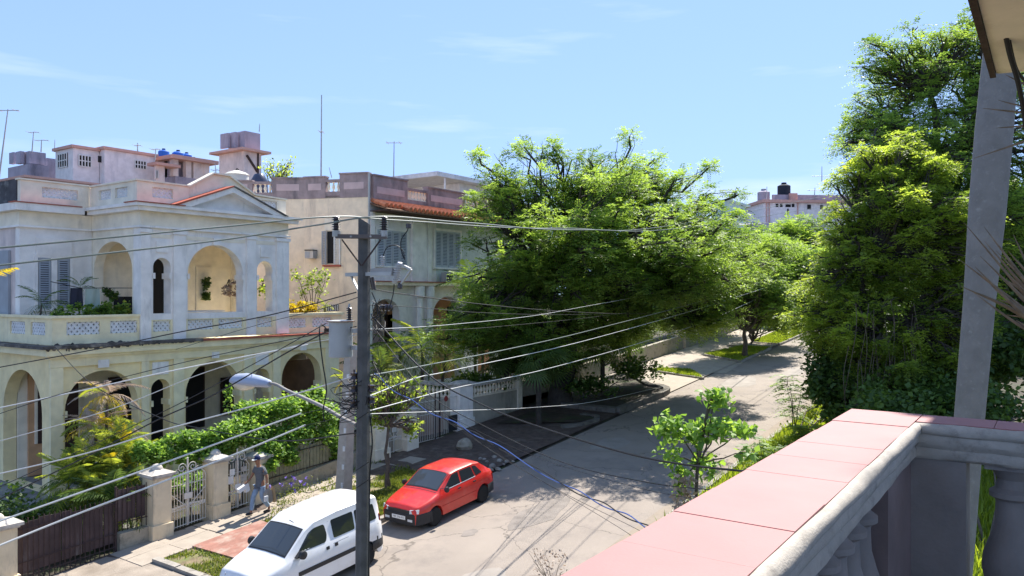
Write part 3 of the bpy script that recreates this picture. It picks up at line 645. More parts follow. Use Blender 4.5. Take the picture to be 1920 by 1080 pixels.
def cap_line(name, pts, y0, y1, mat):
    mb = MB()
    for (xa, za), (xb, zb) in zip(pts, pts[1:]): mb.slab([(xa, y0, za), (xb, y0, zb), (xb, y0, zb+.05), (xa, y0, za+.05)], (0, y1-y0, 0))
    mb.build(name, mat, villa)
cap_line('parapet_cap', [(12.85, 10.745), (14.66, 10.745), (15.55, 11.275), (16.15, 11.275), (17.19, 10.725), (18.58, 10.685)], FY+.1, FY+.42, m_cream)
part('parapet_cap', m_cream, villa, (10.75, 12.84, 25.95, 26.25, 10.763, 10.81), (12.84, 13.14, FY+.43, 26.25, 10.742, 10.79))
# shuttered windows of the upper floor
def shutter_window(parent, x0, x1, z0, z1, y, leaves_n=2, frame=m_blue, sh=m_shutd, open_=False, trans=True):
    f = MB().box(x0-.09, x1+.09, y-.06, y, z1, z1+.12).box(x0-.09, x0, y-.06, y, z0, z1).box(x1, x1+.09, y-.06, y, z0, z1).box(x0-.12, x1+.12, y-.09, y, z0-.08, z0).build('window_frame', frame, parent)
    MB().box(x0, x1, y-.02, y-.005, z0, z1).build('pane', m_dark, f)
    wd = (x1-x0)/leaves_n
    for i in range(leaves_n):
        a, b = x0+i*wd+.02, x0+(i+1)*wd-.02; mb = MB()
        mb.box(a, a+.05, y-.06, y-.025, z0, z1).box(b-.05, b, y-.06, y-.025, z0, z1).box(a+.05, b-.05, y-.058, y-.027, z0, z0+.09).box(a+.05, b-.05, y-.058, y-.027, z1-.09, z1)
        n = int((z1-z0-.18)/.07)
        for k in range(n):
            zz = z0+.09+(k+.5)*(z1-z0-.18)/n
            mb.slab([(a+.05, y-.06, zz-.03), (b-.05, y-.06, zz-.03), (b-.05, y-.03, zz+.012), (a+.05, y-.03, zz+.012)], (0, 0, .008))
        mb.build('shutter', sh, f)
    return f
a = on_y(70, 470, 26); b = on_y(130, 575, 26)
shutter_window(villa, a.x, (a.x+b.x)/2-.09, b.z-.05, on_y(100, 484, 26).z, 26.0, 1); shutter_window(villa, (a.x+b.x)/2+.09, b.x, b.z-.05, on_y(100, 484, 26).z, 26.0, 1)
part('board', m_blue, villa, (a.x-.05, b.x+.05, 25.93, 25.998, on_y(100, 480, 26).z, on_y(100, 447, 26).z))
# inner doors of the portico
for px0, px1, py0, py1, mt in ((288, 322, 484, 590, m_dark), (368, 398, 500, 590, m_cream)):
    a = on_y(px0, py0, 25.95); b = on_y(px1, py1, 25.95); f = part('door', mt, villa, (a.x, b.x, 25.95, 25.995, 5.74, min(8.6, a.z)))
part('wardrobe', m_dark, villa, (on_y(222, 500, 25.6).x, on_y(252, 500, 25.6).x, 25.3, 25.9, 5.72, 7.15))
f = MB().box(10.70, 10.775, 26.6, 27.6, 6.5, 8.6).build('shutter', m_shutd, villa)

# ------------------------------------------------------------------ corner villa with tiled awning
HY = 25.0; HX = 24.55
def ray_pt(px, p0, dirv):
    a = (px-960)/1450; d = Vector((CH+SH*a, SH-CH*a)); p0 = Vector(p0); dv = Vector(dirv)
    # p0 + s*dv = t*d
    det = dv.x*(-d.y)+d.x*dv.y; s = (-p0.x*(-d.y)-d.x*p0.y)/det; return p0+dv*s
c0 = Vector((HX, HY)); d1 = Vector((math.cos(R(111)), math.sin(R(111)))); c1 = ray_pt(570, c0, d1)
d2 = Vector((math.cos(R(125)), math.sin(R(125)))); c2 = ray_pt(436, c1, d2)
zg = 1.9
hv = thing('corner_villa', 'sand coloured corner villa with clay tiled awning and grey mauve roof parapet', 'house', (30, 28, zg))
xe = 38.0; dpt = 12
foot = [(c2.x, c2.y), (c1.x, c1.y), (c0.x, c0.y), (c0.x+.02, HY), (c0.x+.02, 40), (c2.x+6, 42)]
foot = [(c2.x, c2.y), (c1.x, c1.y), (c0.x, c0.y), (c0.x, 40), (c2.x+3, 44)]
MB().prism(foot, .5, 11.6).build('wall', m_h2, hv)
# street face, upper storey with shuttered windows
MB().box(c0.x+.001, xe, HY+.02, 38, 7.6, 11.4).build('wall', m_blue, hv)
MB().box(29.2, xe+.02, HY-.0, HY+.019, 7.8, 11.0).build('wall', m_h2b, hv)
for px0, px1 in ((692, 700), (770, 797), (798, 806)):
    a, b = on_y(px0, 500, HY).x, on_y(px1, 500, HY).x; part('pilaster', m_blue, hv, (a, b, HY-.12, HY+.018, 7.8, 10.9))
for px0, px1, py0, py1, n in ((706, 762, 430, 500, 4), (815, 862, 432, 503, 4)):
    a = on_y(px0, py0, HY); b = on_y(px1, py1, HY); shutter_window(hv, a.x, b.x, b.z, a.z, HY-.0, n, m_blue, m_shut)
part('ledge', m_h2, hv, (c0.x, xe, HY-.45, HY+.015, 7.62, 7.78)); part('ledge', m_red, hv, (c0.x, xe, HY-.5, HY, 7.783, 7.82))
# lower storey arcade of the corner villa
mb = MB(); wall(mb, (c0.x, HY), (1, 0), (0, -1), 12.5, 2.6, 7.6, .45, [dict(u=(.25, 2.0), h=[(2.9, 7.0, .7)]), dict(u=(4.4, 6.6), h=[(2.9, 7.1, .9)]), dict(u=(8.0, 9.6), h=[(2.9, 7.0, .7)])]); mb.build('arcade_wall', m_blue, hv)
part('arcade_back', m_bgp, hv, (c0.x+.02, c0.x+3.6, 27.4, 27.6, 2.4, 7.55)); part('arcade_back', m_orange, hv, (c0.x+3.6, xe, 27.3, 27.55, 2.4, 7.55))
part('plinth', m_mould, hv, (c0.x, xe, 24.7, 27.3, 1.2, 2.6))
for px0, px1 in ((779, 792), (800, 808)):
    a, b = on_y(px0, 640, HY-.2).x, on_y(px1, 640, HY-.2).x; MB().lathe([(.24, 2.6), (.24, 2.9), (.17, 3.0), (.15, 7.0), (.24, 7.1), (.24, 7.6)], ((a+b)/2, HY-.25, 0), 14).build('column', m_blue, hv, smooth=True)
a = on_y(720, 590, 27.3); b = on_y(757, 690, 27.3); f = part('door', m_doorbr, hv, (a.x, b.x, 27.3, 27.39, 2.6, a.z)); part('frame', m_cream, f, (a.x-.12, a.x-.002, 27.28, 27.39, 2.6, a.z+.1), (b.x+.002, b.x+.12, 27.28, 27.39, 2.6, a.z+.1))
a = on_y(841, 575, 27.2); b = on_y(862, 640, 27.2); f = part('window', m_dark, hv, (a.x, b.x, 27.2, 27.29, b.z, a.z))
for k in range(6): MB().tube([(a.x+(b.x-a.x)*k/5, 27.16, b.z), (a.x+(b.x-a.x)*k/5, 27.16, a.z)], .015, 5).build('grille_bar', m_gate, f)
# tiled awning
aw = MB(); n = 46; x_a = on_y(697, 380, HY-.1).x; x_b = 37.5
for i in range(n):
    xa = x_a+(x_b-x_a)*i/n; wd = (x_b-x_a)/n
    for k in range(3):
        y0_, y1_ = HY+.0-.42*k, HY-.46-.42*k; z0_, z1_ = 11.42-.13*k+.02, 11.28-.13*k
        if k == 2 and xa < x_a+1.0: continue
        aw.tube([(xa+wd/2, y0_, z0_), (xa+wd/2, y1_, z1_)], [wd*.36, wd*.46], 6)
o = aw.build('roof_tiles', m_tile, hv, smooth=True); o['kind'] = 'stuff'
part('awning_board', m_doorbr, hv, (x_a, x_b, HY-1.25, HY, 10.9, 10.96))
mb = MB(); mb.slab([(x_a, HY, 11.3), (x_b, HY, 11.3), (x_b, HY-1.28, 10.93), (x_a, HY-1.28, 10.93)], (0, 0, -.05)); mb.build('awning_board', m_brown, hv)
# roof parapet with balusters and pale patches
def parapet_run(parent, p, q, z0, z1, segs, mat=m_purp):
    """segs = list of (fraction0, fraction1, kind, dz) kind: 'w' wall with pale panel, 'b' balusters"""
    p = Vector(p); q = Vector(q); L = (q-p).length; d = (q-p).normalized(); nrm = Vector((d.y, -d.x))
    for f0, f1, kd, dz in segs:
        a, b = L*f0, L*f1
        def bx(u0, u1, w0, w1, za, zb, name, mt):
            MB().prism([tuple(p+d*u0+nrm*w0), tuple(p+d*u1+nrm*w0), tuple(p+d*u1+nrm*w1), tuple(p+d*u0+nrm*w1)], za, zb).build(name, mt, parent)
        if kd == 'w':
            bx(a, b, .02, -.28, z0, z1+dz, 'parapet', mat); bx(a-.02, b+.02, .07, -.32, z1+dz+.002, z1+dz+.07, 'parapet_cap', mat)
            if b-a > .9: bx(a+.22, b-.22, .03, .022, z0+.38, z0+.68, 'pale_panel', m_pinkp)
        else:
            bx(a, b, .0, -.2, z0, z0+.3, 'parapet', mat); bx(a, b, .02, -.24, z1-.12, z1, 'parapet_cap', mat)
            nb = max(2, int((b-a)/.2)); me = MB().lathe([(.05, 0), (.06, .05), (.035, .1), (.07, .22), (.075, .3), (.04, .42), (.035, .5), (.06, .55)], n=8).mesh('baluster', m_cream, smooth=True)
            for i in range(nb):
                c = p+d*(a+(i+.5)*(b-a)/nb)-nrm*.1; inst('baluster', me, parent, Matrix.Translation((c.x, c.y, z0+.3)) @ Matrix.Scale((z1-.12-z0-.3)/.55, 4, (0, 0, 1)))
PB = 11.55
parapet_run(hv, c2, c1, PB, 12.35, [(0, .28, 'w', 0), (.28, .55, 'b', 0), (.55, 1, 'w', .12)])
parapet_run(hv, c1, c0, PB, 12.4, [(0, .34, 'w', .1), (.34, .56, 'b', 0), (.56, 1, 'w', .2)])
parapet_run(hv, (c0.x+.3, HY), (xe, HY), PB-.15, 12.25, [(0, .17, 'w', .3), (.17, .28, 'b', 0), (.28, .50, 'w', .15), (.50, .60, 'b', 0), (.60, 1, 'w', .1)])
MB().prism(foot, 11.602, 11.66).build('roof_slab', m_purp, hv); part('roof_slab', m_purp, hv, (c0.x+.3, xe, HY+.3, 38, 11.41, 11.5))
# corner downpipe
MB().tube([(c0.x-.06, HY-.1, 12.6), (c0.x-.06, HY-.1, 7.8), (c0.x-.1, HY-.1, 2.5)], .05, 8).build('downpipe', m_galv, hv)
# window with half open shutters and small grille window on the angled facade
fr = Matrix(((d1.x*-1, d1.y, 0, c0.x), (d1.y*-1, -d1.x, 0, c0.y), (0, 0, 1, 0), (0, 0, 0, 1)))
def facet(px, py, off=0.0):
    p = ray_pt(px, c0, d1); d = (p.x*CH+p.y*SH); return p, EYE-(py-550)/1450*d
n1 = Vector((math.cos(R(111+90)), math.sin(R(111+90))))
def fbox(name, px0, px1, py0, py1, o0, o1, mat, parent=hv):
    p, zt = facet(px0, py0); q, zb = facet(px1, py1)
    return MB().prism([tuple(p+n1*o0), tuple(q+n1*o0), tuple(q+n1*o1), tuple(p+n1*o1)], zb, zt).build(name, mat, parent)
fw = fbox('window', 614, 629, 434, 494, .01, .02, m_dark); fbox('sill', 607, 640, 497, 500, .01, .14, m_red, fw)
for px0, px1, off, mt in ((606, 614, .12, m_shutd), (627, 639, .04, m_wht)):
    p, zt = facet(px0, 434); q, zb = facet(px1, 496); mb = MB(); d = (q-p).normalized(); L = (q-p).length
    def Q(u, z, w_): v = p+d*u+n1*w_; return (v.x, v.y, z)
    for u0, u1 in ((0, .05), (L-.05, L)): mb.slab([Q(u0, zb, off), Q(u1, zb, off), Q(u1, zt, off), Q(u0, zt, off)], (n1.x*.04, n1.y*.04, 0))
    for k in range(20):
        zz = zb+(zt-zb)*(k+.2)/20; mb.slab([Q(.05, zz, off), Q(L-.05, zz, off), Q(L-.05, zz+.05, off+.03), Q(.05, zz+.05, off+.03)], (0, 0, .01))
    mb.build('shutter', mt, fw)
fbox('top_sash', 609, 630, 410, 432, .012, .03, m_cream)
gw = fbox('window', 606, 635, 571, 583, .01, .02, m_dark)
for k in range(9):
    fbox('grille_bar', 606+k*3.4, 607.3+k*3.4, 571, 583, .03, .05, m_wht, gw)
# air conditioner box (hangs from the wall)
p, zt = facet(580, 469); q, zb = facet(595, 485)
acu = thing('air_conditioner', 'small grey air conditioner sticking out of the sand coloured wall', 'air conditioner', (p.x, p.y, zb))
MB().prism([tuple(p+n1*.03), tuple(q+n1*.03), tuple(q+n1*.4), tuple(p+n1*.4)], zb, zt-.05).build('casing', m_galv, acu)
MB().prism([tuple(p+n1*.405+Vector((.0, 0))), tuple(p.lerp(q, .55)+n1*.405), tuple(p.lerp(q, .55)+n1*.415), tuple(p+n1*.415)], zb+.04, zt-.1).build('vent_grille', m_shutd, acu)
MB().prism([tuple(p+n1*.02-d1*-.03), tuple(q+n1*.02), tuple(q+n1*.45), tuple(p+n1*.45)], zt-.045, zt).build('hood', m_trim, acu)
a = on_y(833, 510, HY-.35); b = on_y(856, 520, HY-.35)
ac2 = thing('air_conditioner', 'dusty air conditioner on the ledge below the right shuttered window', 'air conditioner', (a.x, HY-.3, 7.82))
part('casing', m_galv, ac2, (a.x, b.x, HY-.48, HY-.15, 7.83, 8.3)); part('vent_grille', m_trim, ac2, (a.x+.05, a.x+.5, HY-.49, HY-.482, 7.88, 8.25))
# ------------------------------------------------------------------ garden fences, pillars and gates along the far pavement
FL = 19.12
def pillar(x0, x1, ztop, label, y0=FL-.25, y1=FL+.27, dome=True, mat=m_pill, group='gate pillars along the pavement'):
    g = gz((x0+x1)/2); cx, cy = (x0+x1)/2, (y0+y1)/2; w_, d_ = (x1-x0)/2, (y1-y0)/2
    t = thing('gate_pillar', label, 'pillar', (cx, cy, g), group)
    part('base', mat, t, (x0-.05, x1+.05, y0-.05, y1+.05, g-.1, g+.42)); part('shaft', mat, t, (x0, x1, y0, y1, g+.42, ztop-.14))
    part('cap', m_cap, t, (x0-.04, x1+.04, y0-.04, y1+.04, ztop-.14, ztop-.09), (x0-.1, x1+.1, y0-.1, y1+.1, ztop-.089, ztop-.02))
    mb = MB(); mb.add([(cx-w_-.06, cy-d_-.06, ztop-.019), (cx+w_+.06, cy-d_-.06, ztop-.019), (cx+w_+.06, cy+d_+.06, ztop-.019), (cx-w_-.06, cy+d_+.06, ztop-.019), (cx-w_*.5, cy-d_*.5, ztop+.07), (cx+w_*.5, cy-d_*.5, ztop+.07), (cx+w_*.5, cy+d_*.5, ztop+.07), (cx-w_*.5, cy+d_*.5, ztop+.07)], [(0, 1, 5, 4), (1, 2, 6, 5), (2, 3, 7, 6), (3, 0, 4, 7), (4, 5, 6, 7), (0, 3, 2, 1)])
    mb.build('cap_slope', m_cap, t)
    if dome: MB().lathe([(.15, 0), (.15, .02), (.13, .07), (.09, .11), (.03, .135)], (cx, cy, ztop+.068), 14).build('dome', m_cap, t, smooth=True)
    return t
pillar(7.15, 7.78, 2.2, 'beige pillar with mossy stone cap at the left edge, beside the dark sheeted gate')
pillar(10.95, 11.43, 2.62, 'beige pillar with round stone dome between the dark fence and the chalky gate')
pillar(12.68, 13.14, 2.72, 'beige pillar with round dome between the chalky double gate and the poster gate')
pillar(14.08, 14.5, 2.55, 'plain beige pillar just behind the walking man', dome=False)
pillar(18.85, 19.5, 3.12, 'pillar with a broad white sloping cap right of the two utility poles', dome=False, mat=m_cream)
pillar(20.45, 20.95, 3.12, 'cream pillar under the yellow leafed street tree, left of the driveway gate', dome=False, mat=m_cream)
pillar(23.72, 24.55, 3.72, 'tall white pillar at the right end of the driveway gate', y0=19.1, y1=19.6, dome=False, mat=m_blue)
def bars(root, x0, x1, n, zb, zt, y, mat, r=.011, name='bar', skip=()):
    me = MB().tube([(0, 0, 0), (0, 0, 1)], r, 6).mesh(name, mat)
    for i in range(n):
        if i in skip: continue
        f = i/(n-1); x = x0+(x1-x0)*f; a = zb(x) if callable(zb) else zb; b = zt(x) if callable(zt) else zt
        inst(name, me, root, Matrix.Translation((x, y, a)) @ Matrix.Scale(b-a, 4, (0, 0, 1)))
def rail(root, x0, x1, z0, z1, y, mat, r=.014): MB().tube([(x0, y, z0), (x1, y, z1)], r, 6).build('rail', mat, root)
def spiral(c, r, turns, a0, sgn=1, y=FL):
    return [(c[0]+r*(1-t*.8)*math.cos(a0+sgn*turns*6.283*t), y, c[1]+r*(1-t*.8)*math.sin(a0+sgn*turns*6.283*t)) for t in [i/28 for i in range(29)]]
def iron_gate(x0, x1, ztop, n, label, mat=m_gate, scroll=True, plates=0, crest=.32):
    g = gz((x0+x1)/2); cx = (x0+x1)/2
    t = thing('iron_gate', label, 'gate', (cx, FL, g), 'iron gates of the gardens')
    zb = lambda x: gz(x)+.08
    zt = lambda x: gz(x)+ztop-gz(cx)-g*0+gz(cx)-gz(x)+.18*(1-abs(x-cx)/((x1-x0)/2))
    zt = lambda x: ztop+.2*(1-abs(x-cx)/((x1-x0)/2))
    bars(t, x0+.03, x1-.03, n, zb, zt, FL, mat)
    MB().tube([(cx, FL-.01, zb(cx)), (cx, FL-.01, zt(cx)+crest)], .022, 8).build('centre_post', mat, t)
    for k, f in enumerate((.03, .36, .42, .86)):
        rail(t, x0+.02, x1-.02, zb(x0)+(zt(x0)-zb(x0))*f, zb(x1)+(zt(x1)-zb(x1))*f, FL+.004*k, mat)
    for s in (-1, 1):
        MB().tube([(cx+s*(x1-x0)*.46, FL-.02, zb(cx)+.95), (cx+s*.03, FL-.02, zb(cx)+.5)], .012, 6).build('brace', mat, t)
        if scroll:
            MB().tube(spiral((cx+s*.16, zt(cx)+.06), .13, 1.5, 0 if s < 0 else math.pi, 1 if s < 0 else -1), .012, 6).build('scroll', mat, t, smooth=True)
            MB().tube(bez([(cx+s*(x1-x0)*.48, FL, zt(x0)), (cx+s*(x1-x0)*.34, FL, zt(x0)+.16), (cx+s*.25, FL, zt(cx)-.06)], 8), .012, 6).build('scroll', mat, t, smooth=True)
            MB().tube(spiral((cx+s*.3, zt(cx)-.02), .06, 1.2, 1), .008, 5).build('scroll', mat, t, smooth=True)
    for k in range(n-1):
        x = x0+.03+(x1-x0-.06)*(k+.5)/(n-1); MB().lathe([(.03, -.006), (.03, .006)], (x, FL+.0, zb(x)+(zt(x)-zb(x))*.39), 8, 'y').build('ring', mat, t)
    if plates: 
        for (fx, fz, w_, h_) in ((.2, .72, .22, .22), (.28, .9, .16, .18), (.72, .7, .2, .2), (.75, .92, .18, .14), (.5, .52, .2, .14)):
            x = x0+(x1-x0)*fx; z = zb(x)+(ztop-zb(x))*fz; part('plate', m_plas if fx < .7 else m_mould, t, (x-w_/2, x+w_/2, FL-.04, FL-.03, z-h_/2, z+h_/2))
    else: part('plate', m_gate, t, (cx-.12, cx+.12, FL-.05, FL-.04, zb(cx)+.72, zb(cx)+.88))
    return t
iron_gate(11.48, 12.63, 2.32, 14, 'chalky white double gate with scrollwork between two domed pillars')
iron_gate(13.18, 14.03, 2.3, 10, 'white iron gate hung with pale plates, left of the walking man', plates=1)
iron_gate(19.55, 20.42, 2.85, 13, 'tall white barred garden gate behind the slender street tree', scroll=True, crest=.2)
# driveway gate: low dense bars, taller frame with a red disc
dg = thing('driveway_gate', 'wide low driveway gate of closely set pale bars with a red disc', 'gate', (22.3, 19.2, gz(22.3)), 'iron gates of the gardens')
bars(dg, 21.02, 23.1, 22, lambda x: gz(x)+.06, lambda x: 2.72, 19.2, m_gate, .012)
bars(dg, 21.02, 23.66, 14, lambda x: 2.72, lambda x: 3.28, 19.23, m_gate, .008)
for z in (gz(21)+.1, 2.72, 3.2): rail(dg, 21.0, 23.68, z, z+.02, 19.215, m_gate)
for x in (22.35, 22.6): MB().tube([(x, 19.2, gz(x)), (x, 19.2, 3.45)], .03, 6).build('gate_post', m_iron, dg)
MB().lathe([(.11, -.01), (.11, .01)], (22.95, 19.17, 3.2), 16, 'y').build('disc', M('faded_red_disc', (.28, .05, .04)), dg)
part('board', M('pinkish_board', (.40, .28, .22)), dg, (21.05, 22.9, 19.26, 19.29, gz(21)+.3, 2.68)); part('board', m_trim, dg, (23.12, 23.68, 19.2, 19.24, gz(23)+.1, 2.5))
# dark sheeted fence at the left
df = thing('sheeted_fence', 'dark rusty railing backed with brown sheet, at the bottom left', 'fence', (9, FL, gz(9)))
bars(df, 7.86, 10.05, 20, lambda x: gz(x)+.03, lambda x: 2.16, FL-.02, m_iron, .012)
for k in range(9): x = 7.86+k*.245; part('sheet_panel', m_sheet, df, (x, x+.235, FL+.02+.012*(k % 2), FL+.03+.012*(k % 2), gz(x)+.28, 2.06+random.uniform(-.03, .05)))
for z, dz in ((.22, .0), (.55, 0), (1.3, 0)): rail(df, 7.84, 10.08, gz(7.84)+z, gz(10.08)+z-.05, FL-.03, m_iron)
bars(df, 10.16, 10.9, 7, lambda x: 1.3, lambda x: 2.4, FL, m_iron, .012)
for k in range(3): x = 10.15+k*.25; part('sheet_panel', m_sheet, df, (x, x+.24, FL+.03+.01*(k % 2), FL+.04+.01*(k % 2), 1.55, 2.34))
rail(df, 10.12, 10.93, 1.5, 1.52, FL, m_iron); rail(df, 10.12, 10.93, 2.2, 2.22, FL, m_iron)
MB().tube([(10.1, FL-.02, gz(10)), (10.1, FL-.02, 2.45)], .03, 6).build('fence_post', m_iron, df)
part('low_wall', m_lowwall, df, (10.16, 10.9, FL-.12, FL+.12, gz(10)-.1, 1.28))
# slatted fence on a low wall behind the hedge
sf = thing('slatted_fence', 'grey green slatted fence on a low mossy wall, half hidden by the climbing hedge', 'fence', (16.6, FL, gz(16.6)))
mb = MB(); mb.prism([(14.52, FL-.12), (18.82, FL-.12), (18.82, FL+.14), (14.52, FL+.14)], lambda x, y: gz(x)-.1, lambda x, y: gz(x)+.38+.22*(x > 17)); mb.build('low_wall', m_lowwall, sf)
bars_me = MB().box(-.055, .055, -.012, .012, 0, 1).mesh('slat', m_slat)
for i in range(33):
    x = 14.62+i*.129; zb = gz(x)+.42+(.2 if x > 17 else 0); h = 2.55-zb+random.uniform(-.04, .04)
    inst('slat', bars_me, sf, Matrix.Translation((x, FL+random.uniform(-.01, .01), zb)) @ Matrix.Scale(h, 4, (0, 0, 1)))
for z in (1.75, 2.35): rail(sf, 14.52, 18.84, z, z+.18, FL-.03, m_iron)
# side balustrade wall of the corner villa's garden, and the street wall
m_gwall = M('shade_toned_garden_wall', (.44, .40, .33), stain=((.20, .19, .16), .3, 1.8), streak=True)  # shade put into the wall colour, darker than the cream trim; streaks are stains
gw_ = thing('garden_wall', 'pale garden wall with a row of balusters along the top, right of the driveway gate', 'wall', (24, 21, gz(24)))
part('wall_face', m_gwall, gw_, (23.75, 23.95, 19.62, 25.0, 1.2, 3.1)); part('wall_cap', m_cap, gw_, (23.68, 24.0, 19.62, 25.0, 3.56, 3.68)); part('wall_cap', m_cream, gw_, (23.72, 23.98, 19.62, 25.0, 3.101, 3.16))
part('wall_face', m_gwall, gw_, (24.56, 27.95, 19.2, 19.42, 1.5, 3.05)); part('wall_cap', m_cap, gw_, (24.56, 27.97, 19.14, 19.48, 3.5, 3.6)); part('wall_cap', m_cream, gw_, (24.56, 27.97, 19.17, 19.45, 3.051, 3.1)); part('wall_post', m_cream, gw_, (27.8, 28.1, 19.12, 19.5, 1.6, 3.75))
me = MB().lathe([(.06, 0), (.07, .03), (.035, .07), (.075, .17), (.08, .21), (.045, .3), (.035, .35), (.065, .4)], n=10).mesh('baluster', m_cream, smooth=True)
for i in range(25): inst('baluster', me, gw_, Matrix.Translation((23.85, 19.75+i*.21, 3.16)))
for i in range(15): inst('baluster', me, gw_, Matrix.Translation((24.7+i*.21, 19.31, 3.1)))
tp = tag(part('garden_terrace', m_stone, None, (23.96, 40, 19.5, 24.7, 1.0, 2.62)), kind='structure')
# white balustrade left of the poles (between the two villas)
sb_ = thing('side_balustrade', 'short white balustrade between the arcaded villa and the corner villa', 'balustrade', (21.8, 23.4, 2))
part('wall_face', m_cream, sb_, (21.3, 23.7, 23.3, 23.5, 1.0, 2.9)); part('wall_cap', m_cap, sb_, (21.25, 23.7, 23.25, 23.55, 3.4, 3.5))
for i in range(10): inst('baluster', me, sb_, Matrix.Translation((21.4+i*.23, 23.4, 2.9)) @ Matrix.Scale(1.25, 4, (0, 0, 1)))
# further fence: ribbed metal garage front and low walls up the street
rg = thing('ribbed_garage', 'pale ribbed metal garage front glimpsed behind the big tree trunk', 'garage', (37, 21.5, gz(37)))
a = on_y(1078, 612, 21.5); b = on_y(1160, 680, 21.5)
part('frame', m_cream, rg, (a.x-.3, b.x+.4, 21.55, 23.5, gz(37), a.z+.2))
for i in range(14): x = a.x+(b.x-a.x)*i/14; part('rib', m_pill, rg, (x, x+(b.x-a.x)/14-.03, 21.45+.03*(i % 2), 21.54, gz(x), a.z))
q = on_y(1116, 622, 21.4); f = part('window', m_dark, rg, (q.x-.3, q.x+.35, 21.41, 21.44, q.z-.75, q.z+.05))
for k in range(4): MB().tube([(q.x-.3+.21*k, 21.39, q.z-.75), (q.x-.3+.21*k, 21.39, q.z+.05)], .015, 5).build('grille_bar', m_wht, f)
for x0, x1, h, lb in ((28.3, 36, 1.0, 'low rubble wall in deep shade behind the big tree'), (38, 47, .9, 'low rubble wall beside the sunlit concrete pavement'), (47.5, 60, .8, 'far low wall beyond the small street tree')):
    lw = thing('low_wall', lb, 'wall', ((x0+x1)/2, 19.6, gz((x0+x1)/2)), 'low garden walls up the street')
    MB().prism([(x0, 19.5), (x1, 19.5), (x1, 19.75), (x0, 19.75)], lambda x, y: gz(x)-.1, lambda x, y: gz(x)+h).build('wall_face', m_lowwall, lw)

# ------------------------------------------------------------------ cars
def lerp_tab(tab, x):
    if x <= tab[0][0]: return tab[0][1]
    for (a, u), (b, v) in zip(tab, tab[1:]):
        if x <= b: return u+(v-u)*(x-a)/(b-a)
    return tab[-1][1]
class Car:
    def __init__(s, L, W, belt, top, tw, wheels, wr, nose, tail, sill=.22):
        s.L, s.W, s.belt, s.top, s.tw, s.wheels, s.wr, s.nose, s.tail, s.sill = L, W, belt, top, tw, wheels, wr, nose, tail, sill
    def hw(s, x):
        w_ = s.W/2; f = max(0, 1-x/s.nose); r = max(0, 1-(s.L-x)/s.tail); return w_*(1-.20*f**2.2-.13*r**2.2)
    def sect(s, x):
        w_ = s.hw(x); zb = lerp_tab(s.belt, x); zt = lerp_tab(s.top, x); wt = lerp_tab(s.tw, x)*w_; zs = s.sill
        for c in s.wheels:
            R_ = s.wr+.055; dx = abs(x-c)
            if dx < R_: zs = max(zs, s.wr*.97+math.sqrt(R_*R_-dx*dx))
        mid = max(.47, zs+.015)
        zt = max(zt, zb+.012)
        return [(w_-.16, zs), (w_-.015, zs+.004), (w_, mid), (w_+.004, max(.62*zb+.1, mid+.01)), (w_-.02, zb-.05), (w_-.055, zb), (wt, zb+(zt-zb)*.93), (wt*.9, zt), (wt*.5, zt+.02), (0, zt+.03)]
    def side_y(s, x, z):
        p = s.sect(x); a, b = p[5], p[6]
        if z <= a[1]:
            for (ya, za), (yb, zb) in zip(p[1:5], p[2:6]):
                if za <= z <= zb: return ya+(yb-ya)*(z-za)/max(1e-6, zb-za)
            return p[2][0]
        t = min(1, (z-a[1])/max(1e-6, b[1]-a[1])); return a[0]+(b[0]-a[0])*t
    def top_z(s, x, y):
        p = s.sect(x)[5:]; y = abs(y)
        for (ya, za), (yb, zb) in zip(p, p[1:]):
            if yb <= y <= ya: return za+(zb-za)*(ya-y)/max(1e-6, ya-yb)
        return p[-1][1]
    def shell(s, parent, mat):
        xs = sorted(set([round(i*s.L/46, 3) for i in range(47)]+[round(c+k*.04, 3) for c in s.wheels for k in range(-9, 10)]+[round(t[0], 3) for t in s.top if 0 <= t[0] <= s.L]))
        V, Fc = [], []
        for x in xs:
            p = s.sect(x); V += [(x, y, z) for y, z in p]+[(x, -y, z) for y, z in p[-2::-1]]
        n = 19
        for i in range(len(xs)-1):
            for j in range(n-1): Fc.append((i*n+j, i*n+j+1, (i+1)*n+j+1, (i+1)*n+j))
        Fc.append(tuple(range(n))); Fc.append(tuple((len(xs)-1)*n+j for j in range(n))[::-1])
        return MB().add(V, Fc).build('body', mat, parent, local=True, smooth=True)
    def side_panel(s, parent, poly, name, mat, off=.006, sides=(1, -1), th=.012):
        out = []
        for sg in sides:
            V = [(x, sg*(s.side_y(x, z)+off), z) for x, z in poly]
            mb = MB(); mb.slab(V, (0, -sg*th, 0)); out.append(mb.build(name, mat, parent, local=True))
        return out
    def top_patch(s, parent, x0, x1, f0, f1, name, mat, off=.008, nx=8, ny=8):
        V, Fc = [], []
        for i in range(nx+1):
            x = x0+(x1-x0)*i/nx; p = s.sect(x); ym = (f0+(f1-f0)*i/nx)
            for j in range(ny+1):
                y = ym*(2*j/ny-1); e = s.top_z(x+.01, y)-s.top_z(x-.01, y); sl_ = e/.02; nn = math.hypot(1, sl_)
                V.append((x-sl_/nn*off, y, s.top_z(x, y)+off/nn))
        for i in range(nx):
            for j in range(ny): Fc.append((i*(ny+1)+j, i*(ny+1)+j+1, (i+1)*(ny+1)+j+1, (i+1)*(ny+1)+j))
        return MB().add(V, Fc).build(name, mat, parent, local=True, smooth=True)
